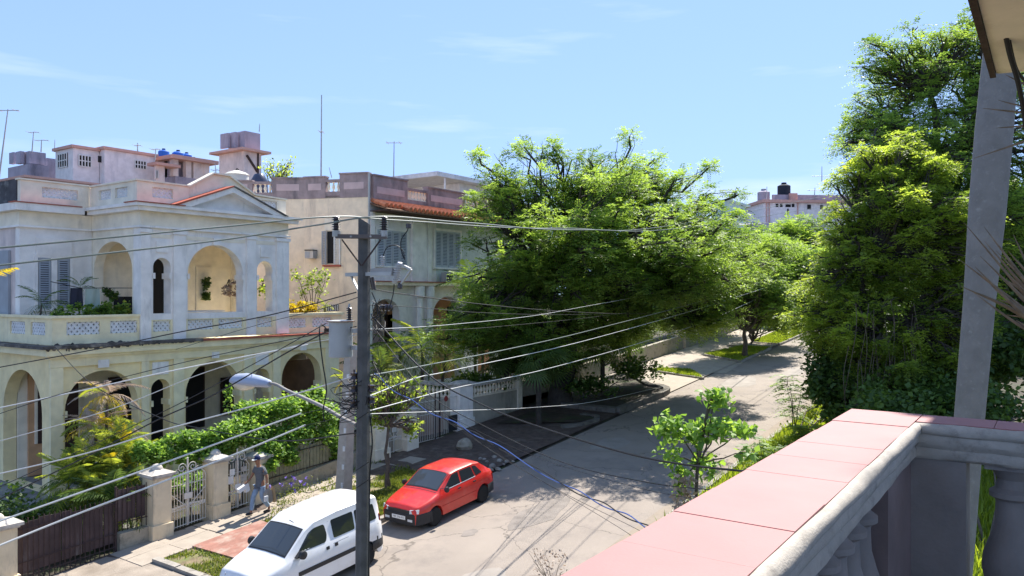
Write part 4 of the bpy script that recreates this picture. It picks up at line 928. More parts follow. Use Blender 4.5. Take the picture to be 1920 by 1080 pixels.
def rounded(poly, r=.05, n=4):
    out = []; N = len(poly)
    for i in range(N):
        p = Vector(poly[i]); a = (Vector(poly[i-1])-p); b = (Vector(poly[(i+1) % N])-p); ra = min(r, a.length*.4, b.length*.4)
        s_, e = p+a.normalized()*ra, p+b.normalized()*ra
        for k in range(n+1):
            t = k/n; q = s_*(1-t)**2+p*2*t*(1-t)+e*t*t; out.append((q.x, q.y))
    return out
def wheel(parent, x, y, r, sgn, rimcol=m_trim, wd=.17):
    wt = MB(); wt.lathe([(r*.62, -wd/2), (r*.9, -wd/2), (r, -wd*.3), (r, wd*.3), (r*.9, wd/2), (r*.62, wd/2)], (x, y, r), 28, 'y'); o = wt.build('tyre', m_tyre, parent, local=True, smooth=True)
    MB().lathe([(r*.62, -wd*.3), (r*.6, wd*.28 if sgn > 0 else -wd*.28)], (x, y, r), 20, 'y').build('rim', rimcol, o, local=True)
    MB().lathe([(r*.2, -wd*.42), (r*.22, wd*.42)], (x, y, r), 12, 'y').build('hub', m_tyre if rimcol is m_trim else m_trim, o, local=True)
def bumper(car, parent, x_end, z0, z1, front=True, wrap=.55, off=.03, mat=m_trim):
    pts = []; w_ = car.W/2
    for t in [i/14 for i in range(15)]:
        y = (2*t-1); e = abs(y)
        if front: x = -off+ .0+ (max(0, e-.55)/.45)**2*.0
        pts.append(y)
    V = []; xs = [wrap, wrap*.55, .16, .04, -off, -off-.015]
    prof = [(x, car.hw(max(0, x))+.018 if x > .03 else car.hw(0)*(1.0 if x > 0 else .9 if x > -off-.01 else .55)) for x in xs]
    line = [(x, y) for x, y in prof]+[(x, -y) for x, y in prof[::-1]]
    if not front: line = [(car.L-x, (car.hw(car.L-max(0, x))+.018 if x > .03 else car.hw(car.L)*(1.0 if x > 0 else .9 if x > -off-.01 else .55))*(1 if y > 0 else -1)) for x, y in line]
    mb = MB(); n = len(line)
    c = Vector((car.L/2, 0))
    for z, ins in ((z0, .05), (z0+.03, .0), (z1-.03, 0), (z1, .04)):
        for x, y in line:
            v = Vector((x, y)); d = (c-v).normalized()*ins; mb.v.append((x+d.x, y+d.y, z))
    for k in range(3):
        for i in range(n-1): mb.f.append((k*n+i, k*n+i+1, (k+1)*n+i+1, (k+1)*n+i))
    mb.f.append(tuple(range(n))); mb.f.append(tuple(3*n+i for i in range(n))[::-1])
    return mb.build('bumper', mat, parent, local=True, smooth=True)
pitch = -math.atan(GRADE)
def plate_text(parent, txt, loc, rot, size, mat):
    cu = bpy.data.curves.new('t', 'FONT'); cu.body = txt; cu.size = size; cu.extrude = .001; cu.align_x = 'CENTER'; cu.align_y = 'CENTER'
    o = bpy.data.objects.new('tmp', cu); COL.objects.link(o); dg_ = bpy.context.evaluated_depsgraph_get(); me = bpy.data.meshes.new_from_object(o.evaluated_get(dg_)); bpy.data.objects.remove(o)
    me.materials.clear(); me.materials.append(mat); q = bpy.data.objects.new('lettering', me); link(q, parent); q.location = loc; q.rotation_euler = rot; return q
# red hatchback, nose down the street
rc = thing('parked_car', 'red five door hatchback with black bumpers parked at the kerb', 'car', (14.74, 13.86, gz(14.74)+.005), None, (0, pitch, 0)); rc.scale = (.88, .88, .88)
C1 = Car(3.72, 1.6, [(0, .60), (.1, .68), (.9, .86), (1.6, .90), (3.2, .95), (3.6, .93), (3.72, .80)], [(0, .61), (.1, .70), (.86, .885), (.98, .93), (1.62, 1.31), (1.95, 1.345), (2.75, 1.34), (3.1, 1.28), (3.5, .99), (3.6, .945), (3.72, .80)],
         [(0, .86), (.9, .88), (1.6, .78), (2.9, .78), (3.2, .78), (3.72, .9)], (.72, 3.07), .275, .75, .5)
C1.shell(rc, m_redp)
C1.top_patch(rc, 1.0, 1.615, .635, .60, 'windscreen_seal', m_trim, .004); C1.top_patch(rc, 1.03, 1.585, .60, .565, 'windscreen', m_glass2)
C1.top_patch(rc, .93, .945, .66, .66, 'bonnet_seam', m_trim, .004, 1)
C1.top_patch(rc, 3.13, 3.47, .50, .56, 'rear_window', m_glass)
fd = [(1.2, .925), (1.70, 1.255), (1.98, 1.275), (1.98, .935)]; rd = [(2.06, .937), (2.06, 1.275), (2.62, 1.265), (2.70, .955)]; qd = [(2.76, .96), (2.68, 1.262), (2.86, 1.24), (3.08, .985)]
for q in (fd, rd, qd): C1.side_panel(rc, rounded(q, .035), 'side_window', m_glass)
C1.side_panel(rc, [(1.25, .905), (2.72, .935), (2.72, .95), (1.25, .92)], 'chrome_strip', m_lamp, .012)
C1.side_panel(rc, [(1.0, .50), (2.7, .50), (2.7, .512), (1.0, .512)], 'door_moulding', M('dull_red_strip', (.33, .012, .01), var=0, bump=0), .004)
for x in (1.14, 2.02, 2.74): C1.side_panel(rc, [(x, .3), (x+.014, .3), (x+.014, .9), (x, .9)], 'door_seam', m_tyre, .001, th=.004)
for x in (1.8, 2.55): C1.side_panel(rc, rounded([(x, .80), (x+.13, .80), (x+.13, .84), (x, .84)], .01), 'door_handle', m_trim, .02)
bumper(C1, rc, 0, .17, .53, True); bumper(C1, rc, 0, .22, .54, False, .45)
part_l = MB().box(-.02, .05, -.42, .42, .52, .62).build('grille', m_trim, rc, local=True)
for s in (-1, 1):
    MB().slab([(.0, s*.43, .53), (.09, s*.70, .54), (.12, s*.70, .655), (.02, s*.43, .635)], (-.03, 0, 0)).build('headlight', m_lamp, rc, local=True)
    MB().box(-.045, -.02, s*.45-.09, s*.45+.09, .3, .37).build('fog_lamp', m_lamp, rc, local=True)
    MB().slab([(3.68, s*.55, .62), (3.62, s*.74, .62), (3.6, s*.74, .82), (3.68, s*.55, .82)], (.04, 0, 0)).build('tail_light', m_tail, rc, local=True)
    m_ = MB().lathe([(.05, -.05), (.085, -.03), (.09, .02), (.06, .06)], (1.2, s*.86, .96), 12, 'y'); m_.build('wing_mirror', m_trim, rc, local=True, smooth=True)
for x in C1.wheels:
    for s in (-1, 1): wheel(rc, x, s*(.8-.085), .275, s)
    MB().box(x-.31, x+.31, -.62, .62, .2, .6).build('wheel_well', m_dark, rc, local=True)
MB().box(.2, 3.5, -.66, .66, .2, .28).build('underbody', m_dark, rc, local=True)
pl = MB().box(-.06, -.048, -.28, .24, .34, .45).build('number_plate', m_plas, rc, local=True)
plate_text(pl, 'HK 276 415', (-.061, -.02, .395), (R(90), 0, R(-90)), .085, m_trim)
for sx in (-.012, .012): MB().tube([(1.0, sx*40+.1, .93), (1.16, sx*40-.35, 1.02)], .008, 5).build('wiper', m_trim, rc, local=True)
MB().slab([(1.5, .05, 1.235), (1.5, -.04, 1.235), (1.55, -.04, 1.265), (1.55, .05, 1.265)], (-.01, 0, .018)).build('sticker', M('blue_sticker', (.1, .45, .7)), rc, local=True)
# white van
vx = 9.7
vc = thing('parked_van', 'white panel sided people carrier van at the bottom, seen behind the dark pole', 'van', (vx, 13.62, gz(vx)+.005), None, (0, pitch, 0)); vc.scale = (.86, .86, .86)
C2 = Car(4.12, 1.74, [(0, .72), (.12, .86), (.9, 1.04), (1.4, 1.1), (3.9, 1.12), (4.12, 1.05)], [(0, .73), (.12, .89), (.55, 1.02), (.86, 1.10), (1.55, 1.60), (1.85, 1.74), (2.6, 1.80), (3.7, 1.79), (3.98, 1.74), (4.06, 1.5), (4.12, 1.06)],
         [(0, .84), (.86, .86), (1.6, .80), (3.9, .83), (4.12, .88)], (.82, 3.42), .31, .8, .3, .24)
C2.shell(vc, m_whp)
C2.top_patch(vc, .90, 1.56, .71, .63, 'windscreen_seal', m_trim, .004); C2.top_patch(vc, .93, 1.53, .68, .60, 'windscreen', m_glass2)
C2.side_panel(vc, rounded([(1.2, 1.13), (1.62, 1.50), (1.80, 1.57), (2.12, 1.57), (2.16, 1.30), (2.10, 1.13)], .07), 'side_window', m_glass)
C2.side_panel(vc, rounded([(2.36, 1.14), (2.34, 1.60), (3.08, 1.60), (3.08, 1.14)], .05), 'side_window', m_glass)
C2.side_panel(vc, rounded([(3.14, 1.14), (3.14, 1.60), (3.82, 1.58), (3.88, 1.16)], .05), 'side_window', m_glass)
C2.side_panel(vc, [(1.15, .60), (3.0, .60), (3.0, .71), (1.15, .71)], 'side_moulding', m_trim, .012)
C2.side_panel(vc, [(3.8, .60), (4.05, .60), (4.05, .71), (3.8, .71)], 'side_moulding', m_trim, .012)
for x, z1 in ((1.16, 1.08), (2.24, 1.6), (3.11, 1.1)): C2.side_panel(vc, [(x, .3), (x+.015, .3), (x+.015, z1), (x, z1)], 'door_seam', m_shutd, .001, th=.004)
C2.side_panel(vc, [(2.3, 1.02), (3.9, 1.02), (3.9, 1.035), (2.3, 1.035)], 'door_rail', m_shutd, .002, th=.006)
for x in (2.06, 2.34): C2.side_panel(vc, rounded([(x, .94), (x+.1, .94), (x+.1, 1.02), (x, 1.02)], .01), 'door_handle', m_trim, .014)
for s in (-1, 1):
    MB().lathe([(.04, -.06), (.10, -.04), (.11, .03), (.07, .07)], (1.22, s*.99, 1.14), 12, 'y').build('wing_mirror', m_trim, vc, local=True, smooth=True)
    MB().slab([(1.08, s*.82, 1.08), (1.3, s*.83, 1.08), (1.26, s*.80, 1.2)], (0, s*.1, 0)).build('mirror_arm', m_trim, vc, local=True)
    MB().slab([(.02, s*.45, .68), (.14, s*.72, .68), (.2, s*.72, .86), (.08, s*.45, .84)], (-.03, 0, 0)).build('headlight', m_lamp, vc, local=True)
    MB().slab([(4.06, s*.70, .8), (4.02, s*.80, .8), (4.0, s*.77, 1.25), (4.05, s*.68, 1.25)], (.04, 0, 0)).build('tail_light', m_tail, vc, local=True)
bumper(C2, vc, 0, .26, .58, True, .6); bumper(C2, vc, 0, .36, .62, False, .5, .07)
for x in C2.wheels:
    for s in (-1, 1): wheel(vc, x, s*(.87-.09), .31, s, m_galv)
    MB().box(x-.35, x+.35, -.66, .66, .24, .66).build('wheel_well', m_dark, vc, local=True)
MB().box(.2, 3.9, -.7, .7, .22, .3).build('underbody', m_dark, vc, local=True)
MB().tube([(1.62, -.2, 1.68), (1.5, -.2, 1.78)], .01, 5).build('aerial', m_trim, vc, local=True)
for sx in (.3, -.25): MB().tube([(.93, sx+.3, 1.13), (.99, sx-.2, 1.19)], .009, 5).build('wiper', m_trim, vc, local=True)

# ------------------------------------------------------------------ rock and debris
rk = MB(); rr = random.Random(3)
rk.lathe([(.05, 0), (.26, .03), (.30, .16), (.24, .30), (.12, .38), (.02, .40)], (0, 0, 0), 9)
rk.v = [(x*(1+rr.uniform(-.2, .2)), y*(1+rr.uniform(-.2, .2)), z*(1+rr.uniform(-.12, .12))) for x, y, z in rk.v]
o = rk.build('boulder', m_lowwall, None); o.location = (21.6, 17.2, gz(21.6)); tag(o, 'beige lump of broken masonry on the shaded earth behind the red car', 'rock')
for i in range(16):
    r_ = random.uniform(.05, .13); mb = MB().lathe([(.3*r_, 0), (r_, .2*r_), (.8*r_, .8*r_), (.2*r_, r_)], (0, 0, 0), 6)
    mb.v = [(x*(1+rr.uniform(-.3, .3)), y*(1+rr.uniform(-.3, .3)), z) for x, y, z in mb.v]
    x = random.uniform(19.2, 21.2); y = random.uniform(14.6, 15.9); o = mb.build('rubble_stone', m_kerb, None); o.location = (x, y, gz(x)+.02); tag(o, 'loose pale stone lying with others on the bare earth behind the red hatchback', 'stone', 'loose stones at the broken kerb')
# ------------------------------------------------------------------ houses and roofs beyond
def bg_block(parent, name, px0, pxc, px1, ytop, ybot, d, mat):
    """block with street-parallel faces: corner seen at pxc, side face to px0, street face to px1"""
    c = at(pxc, ytop, d); zb = at(pxc, ybot, d).z; x1 = on_y(px1, 500, c.y).x; y1 = on_x(px0, 500, c.x).y
    MB().box(c.x, x1, c.y, y1, zb, c.z).build(name, mat, parent); return c, x1, y1, zb
def bg_window(parent, px0, px1, py0, py1, y, grille=True, mat=m_dark, axis='y'):
    f_ = on_y if axis == 'y' else on_x
    a = f_(px0, py0, y); b = f_(px1, py1, y); s = -.03
    bx = (lambda o0, o1, u0, u1, z0, z1: (u0, u1, y+o0, y+o1, z0, z1)) if axis == 'y' else (lambda o0, o1, u0, u1, z0, z1: (y+o0, y+o1, u0, u1, z0, z1))
    u0, u1 = sorted((a.x, b.x) if axis == 'y' else (a.y, b.y))
    f = part('window', mat, parent, bx(-.03, -.003, u0, u1, b.z, a.z))
    if grille:
        for k in range(5): u = u0+(u1-u0)*k/4; part('grille_bar', m_wht, f, bx(-.09, -.06, u-.03, u+.03, b.z, a.z))
        for k in range(3): z = b.z+(a.z-b.z)*k/2; part('grille_bar', m_wht, f, bx(-.055, -.032, u0, u1, z-.03, z+.03))
def roof_edge(parent, c, x1, y1, o=.35, mat=m_rim, th=.18): part('roof_edge', mat, parent, (c.x-o, x1+o, c.y-o, y1+o, c.z+.005, c.z+th))
b1 = thing('white_rooftop_flat', 'white flat roofed storey with barred windows rising behind the arcaded villa', 'building', at(200, 340, 49), 'buildings behind the villas')
c, x1, y1, zb = bg_block(b1, 'wall', 180, 196, 291, 280, 420, 49, m_bgw); roof_edge(b1, c, x1, y1, .15); b1y = c.y; bg_window(b1, 252, 273, 300, 318, c.y)
c, x1, y1, zb = bg_block(b1, 'wall', 104, 137, 186, 277, 420, 48, m_bgw); roof_edge(b1, c, x1, y1, .15); bg_window(b1, 147, 170, 290, 314, c.y); bg_window(b1, 110, 127, 290, 312, c.x, axis='x')
q = on_y(186, 300, c.y); bg_window(b1, 183.5, 190, 292, 305, at(196, 300, 49).y+.0, False)
part('roof_box', m_rim, b1, (on_y(246, 288, b1y+2).x, on_y(268, 288, b1y+2).x, b1y+2, b1y+3, on_y(250, 291, b1y+2).z-.5, on_y(250, 284, b1y+2).z))
b2 = thing('pink_house_behind', 'pink edged flat roof of the house directly behind the arcaded villa', 'building', at(120, 345, 40), 'buildings behind the villas')
c, x1, y1, zb = bg_block(b2, 'wall', 0, 52, 330, 334, 420, 40, m_bgp); roof_edge(b2, c, x1, y1, .3, m_rim, .12)
b3 = thing('cistern_block', 'row of mauve concrete cisterns on a stained roof at the far left', 'building', at(60, 320, 50), 'buildings behind the villas')
for px0, pxc, px1 in ((17, 25, 33), (30, 38, 46), (43, 55, 86)): 
    c, x1, y1, zb = bg_block(b3, 'cistern', px0, pxc, px1, 283 if px0 > 17 else 285, 306, 50+(px0 == 17)*1, m_bgm)
bg_block(b3, 'wall', 15, 55, 92, 306.5, 420, 49.7, m_bgm); bg_block(b3, 'wall', 80, 88, 106, 296, 420, 52, m_bgm)
b4 = thing('blue_tank_house', 'pale open topped house carrying blue water tanks on its roof', 'building', at(345, 330, 52), 'buildings behind the villas')
c, x1, y1, zb = bg_block(b4, 'wall', 300, 329, 388, 330, 420, 52, m_bgm); wz = c.z
cc = at(329, 299, 52)
for px in (329.5, 354, 368, 388): q = on_y(px, 310, c.y); part('column', m_bgp, b4, (q.x-.2, q.x+.2, c.y, c.y+.4, wz, cc.z))
part('wall', m_bgp, b4, (on_y(371, 300, c.y).x, x1, c.y+.05, y1, wz+.01, cc.z)); part('back_wall', m_bgm, b4, (c.x, x1-.2, y1-1, y1, wz+.01, cc.z))
part('column', m_bgp, b4, (c.x, c.x+.3, y1-.9, y1-.5, wz, cc.z)); part('roof_edge', m_rim, b4, (c.x-.5, x1+.6, c.y-.5, y1+.3, cc.z, cc.z+.25)); bg_window(b4, 355, 364, 309, 325, c.y+.4, False)
for i, (px, py, r, lb) in enumerate(((307, 294, 10, 'leftmost of the blue tanks on the pale open topped house'), (320, 292, 8.5, 'second blue tank from the left, slightly behind the others'), (334, 291, 11, 'largest blue tank, in the middle of the roof row'), (350, 293, 10, 'blue tank with dark lid right of the middle'), (364, 297, 6, 'smallest blue tank at the right end of the row'))):
    q = on_y(px, py+6, c.y+1.4+(i == 1)*1.2); rr_ = r/1450*52; tk = thing('water_tank', lb, 'water tank', (q.x, q.y, cc.z+.25), 'blue water tanks on the roof')
    MB().lathe([(rr_, 0), (rr_, rr_*1.15), (rr_*.7, rr_*1.4), (rr_*.3, rr_*1.5)], (0, 0, 0), 14).build('tank_body', m_tank, tk, local=True, smooth=True); MB().lathe([(rr_*.32, rr_*1.45), (rr_*.3, rr_*1.75)], (0, 0, 0), 10).build('lid', m_navy, tk, local=True)
b4b = thing('pink_annex', 'small pink annex with pierced red block between the white flat and the blue tank house', 'building', at(300, 330, 50.5), 'buildings behind the villas')
c, x1, y1, zb = bg_block(b4b, 'wall', 289, 292, 309, 310, 420, 50.5, m_bgp); part('roof_edge', m_rim, b4b, (c.x-.2, x1+.9, c.y-.4, y1+.5, c.z, c.z+.18)); bg_window(b4b, 291, 295, 320, 334, c.y-.02, True, m_red)
b5 = thing('water_tower', 'square pale tower with overhanging slab and mauve cisterns on top', 'tower', at(450, 330, 50), 'buildings behind the villas')
c, x1, y1, zb = bg_block(b5, 'wall', 411, 457, 490, 283, 420, 50, m_bgp); roof_edge(b5, c, x1, y1, .45, m_rim, .16)
for px0, pxc, px1, yt in ((413, 427, 431, 249), (428, 441, 447, 247), (444, 459, 488, 245)): bg_block(b5, 'cistern', px0, pxc, px1, yt, 276.5, 50.6, m_bgm)
MB().tube([on_y(463, 291, c.y-.05), on_y(483, 322, c.y-.05)], .09, 5).build('drain_pipe', m_iron, b5); MB().tube([on_y(484, 284, c.y-.05), on_y(484, 330, c.y-.05)], .06, 5).build('drain_pipe', m_iron, b5)
q = at(444, 345, 38); t1 = thing('cement_tank', 'round pale cement tank with a small dark valve on the villa roof', 'water tank', q)
MB().lathe([(.56, -.6), (.56, .40), (.60, .44), (.45, .55), (.12, .66)], (0, 0, 0), 22).build('tank_body', m_asb, t1, local=True, smooth=True); MB().tube([(-.1, 0, .6), (.02, 0, .76), (.1, 0, .7)], .035, 6).build('valve', m_trim, t1, local=True)
q = at(486, 343, 37); t2 = thing('dark_tank', 'squat dark tank with a bright patch beside the round cement tank', 'water tank', q)
MB().lathe([(.42, -.6), (.40, .1), (.24, .38), (.2, .42)], (0, 0, 0), 18).build('tank_body', M('bluish_black_tank', (.06, .07, .11), rough=.3, bump=0), t2, local=True, smooth=True)
b6 = thing('slab_roof_house', 'white flat slab roof house above the tiled awning, left of the big tree', 'building', at(870, 345, 60), 'buildings behind the villas')
c = at(845, 340, 60); x1 = on_y(960, 340, c.y).x; part('wall', m_bgw, b6, (on_y(862, 340, c.y).x, x1, c.y, c.y+8, c.z-8, c.z)); part('roof_slab', m_bgw, b6, (on_y(820, 340, c.y-1).x, x1+1, c.y-1, c.y+9, c.z+.01, c.z+.35)); MB().tube([(on_y(834, 340, c.y-.8).x, c.y-.8, c.z-6), (on_y(834, 340, c.y-.8).x, c.y-.8, c.z)], .08, 6).build('post', m_bgw, b6)
b7 = thing('far_white_block', 'far white block with pink roof line and black tank above the treetops', 'building', at(1432, 380, 115), 'distant buildings above the treetops', (0, 0, HEAD-R(90)+R(4)))
kx = 115/1450
def b7box(name, mat, px0, px1, z0, z1, v0=0, v1=.3, par=None): return MB().box((px0-1432)*kx, (px1-1432)*kx, v0, v1, z0, z1).build(name, mat, par or b7, local=True)
b7box('wall', m_bgw, 1432, 1620, -14, 0, 0, 12); b7box('roof_edge', m_rim, 1427, 1625, .01, .42, -.6, 12.5); b7box('parapet', m_bgm, 1455, 1620, .425, 1.35, 1, 1.4); b7box('stair_head', m_rim, 1485, 1499, .43, 1.5, .3, .9)
for px0, px1, y0, y1 in ((1455, 1460, 2, 8), (1463, 1468, 2, 8), (1474, 1484, 3, 8), (1486, 1491, 2, 8), (1477, 1480, 11, 22), (1516, 1523, 3, 12), (1541, 1547, 4, 11)): b7box('window', m_dark, px0, px1, -y1*kx, -y0*kx, -.05, -.003)
for px in (1437, 1442, 1497): b7box('drain_pipe', m_rim, px-.7, px+.7, -3.2, -.01, -.2, -.06)
for px, r_, h_, mt, lb in ((1484, .95, 1.7, M('black_plastic', (.02, .025, .04), var=0), 'black water tank on the roof of the far white block'), (1444, .9, .7, m_bgm, 'low squat dark tank at the left end of the far white block')):
    q = wmat(b7) @ Vector(((px-1432)*kx, 2.4, .45)); tk = thing('water_tank', lb, 'water tank', q); MB().lathe([(r_, 0), (r_, h_+.7), (r_*.6, h_+.9), (r_*.4, h_+1.0), (r_*.4, h_+1.2)], (0, 0, 0), 14).build('tank_body', mt, tk, local=True, smooth=True)
b8 = thing('pale_green_block', 'plain pale green block above the treetops right of the big tree', 'building', at(1380, 400, 100), 'distant buildings above the treetops')
c, x1, y1, zb = bg_block(b8, 'wall', 1340, 1362, 1398, 377, 470, 100, m_bgg); part('roof_edge', m_bgg, b8, (c.x-.3, x1+.6, c.y-.5, y1, c.z, c.z+.2)); bg_window(b8, 1390, 1392, 383, 387, c.y, False); bg_window(b8, 1390, 1392, 391, 395, c.y, False)
b9 = thing('arched_roof_shed', 'low grey building with shallow arched roof below the far white block', 'building', at(1470, 420, 90), 'distant buildings above the treetops')
a = at(1415, 420, 90); x0 = a.x; x1 = on_y(1530, 420, a.y).x; pts = [(x0+(x1-x0)*i/10, a.y, a.z+1.0*math.sin(math.pi*i/10)) for i in range(11)]
MB().slab([(x0, a.y, a.z-9)]+pts+[(x1, a.y, a.z-9)], (0, 9, 0)).build('wall', m_bgm, b9)
b10 = thing('grey_house_among_trees', 'pale grey house with dark window glimpsed between treetops right of the big tree', 'building', at(1360, 450, 75), 'distant buildings above the treetops')
c, x1, y1, zb = bg_block(b10, 'wall', 1325, 1345, 1395, 412, 520, 75, m_bgw); bg_window(b10, 1368, 1382, 423, 437, c.y, True)
b11 = thing('white_house_among_trees', 'white house wall showing through the leaves below the arched shed', 'building', at(1470, 480, 80), 'distant buildings above the treetops')
bg_block(b11, 'wall', 1430, 1445, 1560, 432, 560, 82, m_bgw)
# aerials
def mast(label, p0, p1, r=.04, bars_=(), d=40, els=1.2):
    a = at(*p0, d); b = at(*p1, d); t = thing('roof_aerial', label, 'aerial', a, 'aerials on the roofs')
    MB().tube([a, b], [r, r*.6], 6).build('mast', m_galv, t)
    rd = Vector((SH, -CH, 0)); vd = Vector((CH, SH, 0))
    for f, L in bars_:
        p = a.lerp(b, f); MB().tube([p-rd*L/2, p+rd*L/2], r*.5, 5).build('boom', m_galv, t)
        for k in (-.4, .35): MB().tube([p+rd*L*k-vd*.35, p+rd*L*k+vd*.35], r*.35, 4).build('element', m_galv, t)
    return t
mast('tilted mast with a crossbar at the left edge of the sky', (-2, 335), (15, 205), .05, [(.985, 1.3)], 45)
mast('aerial standing on the mauve cisterns, the taller one', (60, 285), (63, 247), .04, [(.97, .7)], 50)
mast('aerial on the mauve cisterns with a wide crossbar', (77, 285), (78, 262), .04, [(.95, .9)], 50)
mast('thin bare rod left of the white flat roof', (102, 285), (103, 262), .03, [], 50)
mast('short aerial in the middle of the white flat roof', (258, 284), (258, 268), .04, [(.7, .4)], 48)
mast('aerial at the right corner of the white flat roof', (291, 300), (292, 279), .04, [(.95, .6)], 50)
mast('tall thin whip mast rising from the corner villa roof', (602, 332), (603, 178), .045, [(.55, .18)], 38)
mast('short leaning rod beside the tall whip mast', (622, 333), (617, 314), .025, [], 38)
mast('aerial with crossbar standing behind the corner villa parapet', (738, 335), (739, 265), .035, [(.96, .8)], 38)
mast('thin rod on the square tower roof', (486, 247), (487, 232), .035, [], 50)
mast('rod with small arms left of the square tower', (405, 325), (403, 305), .035, [(.3, .5)], 50)
mast('far rod at the left end of the far white block', (1437, 378), (1438, 350), .07, [], 115)
mast('far aerial among the leaves right of the black tank', (1527, 368), (1528, 352), .07, [(.7, 2.2)], 115)
mast('far aerial rising by the tall tree', (1541, 340), (1541, 312), .07, [(.35, 3)], 115)

# ------------------------------------------------------------------ utility poles, lamp, transformer
DP = 10.6
pt = at(683, 415, DP); pb = at(679.5, 1080, DP)
pb = pt+(pb-pt)*((pt.z-gz(pt.x)+.3)/(pt.z-pb.z))
up_ = thing('utility_pole', 'dark grey square edged utility pole standing close in front of the street', 'pole', (pb.x, pb.y, gz(pb.x)))
mb = MB(); dp = (pb-pt)
def sq(p, r, cut=0):
    return [Vector(p)+Vector((math.cos(HEAD+R(45)+R(22.5)*0+k*math.pi/4)*r, math.sin(HEAD+R(45)+k*math.pi/4)*r, cut*math.sin(k*math.pi/4+.6))) for k in range(8)]
rings = [sq(pt, .082, .05)]+[sq(pt+dp*f, .082+.028*f) for f in (.05, .2, .4, .6, .8, 1)]
for r_ in rings: mb.v += [tuple(v) for v in r_]
for i in range(len(rings)-1):
    for j in range(8): mb.f.append((i*8+j, i*8+(j+1) % 8, (i+1)*8+(j+1) % 8, (i+1)*8+j))
mb.f.append(tuple(range(8)))
mb.build('shaft', m_pole, up_)
rd = Vector((SH, -CH, 0)); vd = Vector((CH, SH, 0)); Z = Vector((0, 0, 1))
def bar3(name, a, b, h, w_, mat, parent):
    a, b = Vector(a), Vector(b); d = (b-a).normalized(); s = d.cross(Z).normalized(); u = s.cross(d)
    mb = MB(); mb.v = [tuple(p+s*w_/2*i+u*h/2*j) for p in (a, b) for i, j in ((-1, -1), (1, -1), (1, 1), (-1, 1))]; mb.f = [(0, 1, 2, 3), (4, 5, 6, 7), (0, 1, 5, 4), (1, 2, 6, 5), (2, 3, 7, 6), (3, 0, 4, 7)]
    return mb.build(name, mat, parent)
ca = at(630, 443, DP-.1); cb = at(725, 444, DP-.1)
bar3('crossarm', ca, cb, .055, .08, M('weathered_crossarm', (.14, .12, .115), var=.2), up_)
bar3('brace', at(641, 449, DP-.15), at(677, 498, DP-.13), .018, .03, m_iron, up_); bar3('brace', at(714, 449, DP-.15), at(679, 498, DP-.16), .018, .03, m_iron, up_)
for px in (658, 695): MB().lathe([(.012, -.01), (.012, .01)], at(px, 443.5, DP-.16), 8, 'y').build('bolt', m_galv, up_)
def insulator(p, h, r, n, parent, mat=m_ins, name='insulator', d=Z):
    prof = [(r*.45, 0)]
    for k in range(n): z = h*(k+.2)/n; prof += [(r*.5, z), (r, z+h/n*.25), (r*.95, z+h/n*.35), (r*.5, z+h/n*.6)]
    prof.append((r*.4, h)); mb = MB().lathe(prof, (0, 0, 0), 12); q = Z.rotation_difference(d); mb.v = [tuple(Vector(p)+q @ Vector(v)) for v in mb.v]
    return mb.build(name, mat, parent, smooth=True)
for px in (630, 720):
    q = at(px, 432, DP-.1); insulator(q, .19, .062, 6, up_); MB().lathe([(.05, -.085), (.05, -.002)], q, 10).build('insulator_base', m_galv, up_)
bar3('lower_crossarm', at(651, 515, DP+.25), at(737, 513, DP-.4), .05, .07, m_galv, up_); bar3('brace', at(659, 518, DP+.2), at(676, 552, DP+.02), .018, .03, m_galv, up_)
# cut-out fuses and arrester to the right of the pole
fu = up_
part_fuse = MB().tube([at(740, 530, DP-.35), at(750, 492, DP-.45)], .035, 10).build('fuse_tube', m_insw, fu)
prev = None
for k in range(8):
    p = at(740, 530, DP-.35).lerp(at(750, 492, DP-.45), .1+k*.11); MB().lathe([(.055, -.006), (.055, .006)], p, 12).build('fuse_shed', m_insw, part_fuse)
bar3('switch_arm', at(758, 499, DP-.45), at(770, 505, DP-.5), .03, .03, m_galv, fu); bar3('switch_arm', at(771, 505, DP-.5), at(751, 534, DP-.38), .02, .03, m_insw, fu)
bar3('bracket', at(697, 510, DP-.1), at(738, 508, DP-.4), .09, .06, M('grey_cast_bracket', (.33, .32, .31), rough=.5), fu)
MB().lathe([(.03, 0), (.035, .05), (.02, .08)], at(750, 536, DP-.38)-Z*.04, 10).build('fuse_clip', m_ins, fu, smooth=True)
insulator(at(717, 499, DP-.2), .14, .035, 5, fu, m_insw, 'arrester')
for nm, pts in (('jumper_wire', [(718, 480), (726, 464), (742, 460), (755, 470), (759, 488)]), ('jumper_wire', [(766, 420), (764, 432), (753, 448), (752, 466), (757, 485)]), ('jumper_wire', [(739, 533), (737, 552), (730, 575), (718, 595)]), ('jumper_wire', [(697, 548), (706, 570), (708, 590), (700, 596), (696, 588)])):
    MB().tube(bez([at(x, y, DP-.35) for x, y in pts], 8), .007, 5).build(nm, m_wire, fu, smooth=True)
MB().tube([at(701, 543, DP-.1), at(697, 520, DP-.1)], .03, 8).build('insulator', m_ins, fu)
MB().lathe([(.035, -.03), (.035, .03)], at(766, 424, DP-.35), 10).build('clamp', m_ins, fu)
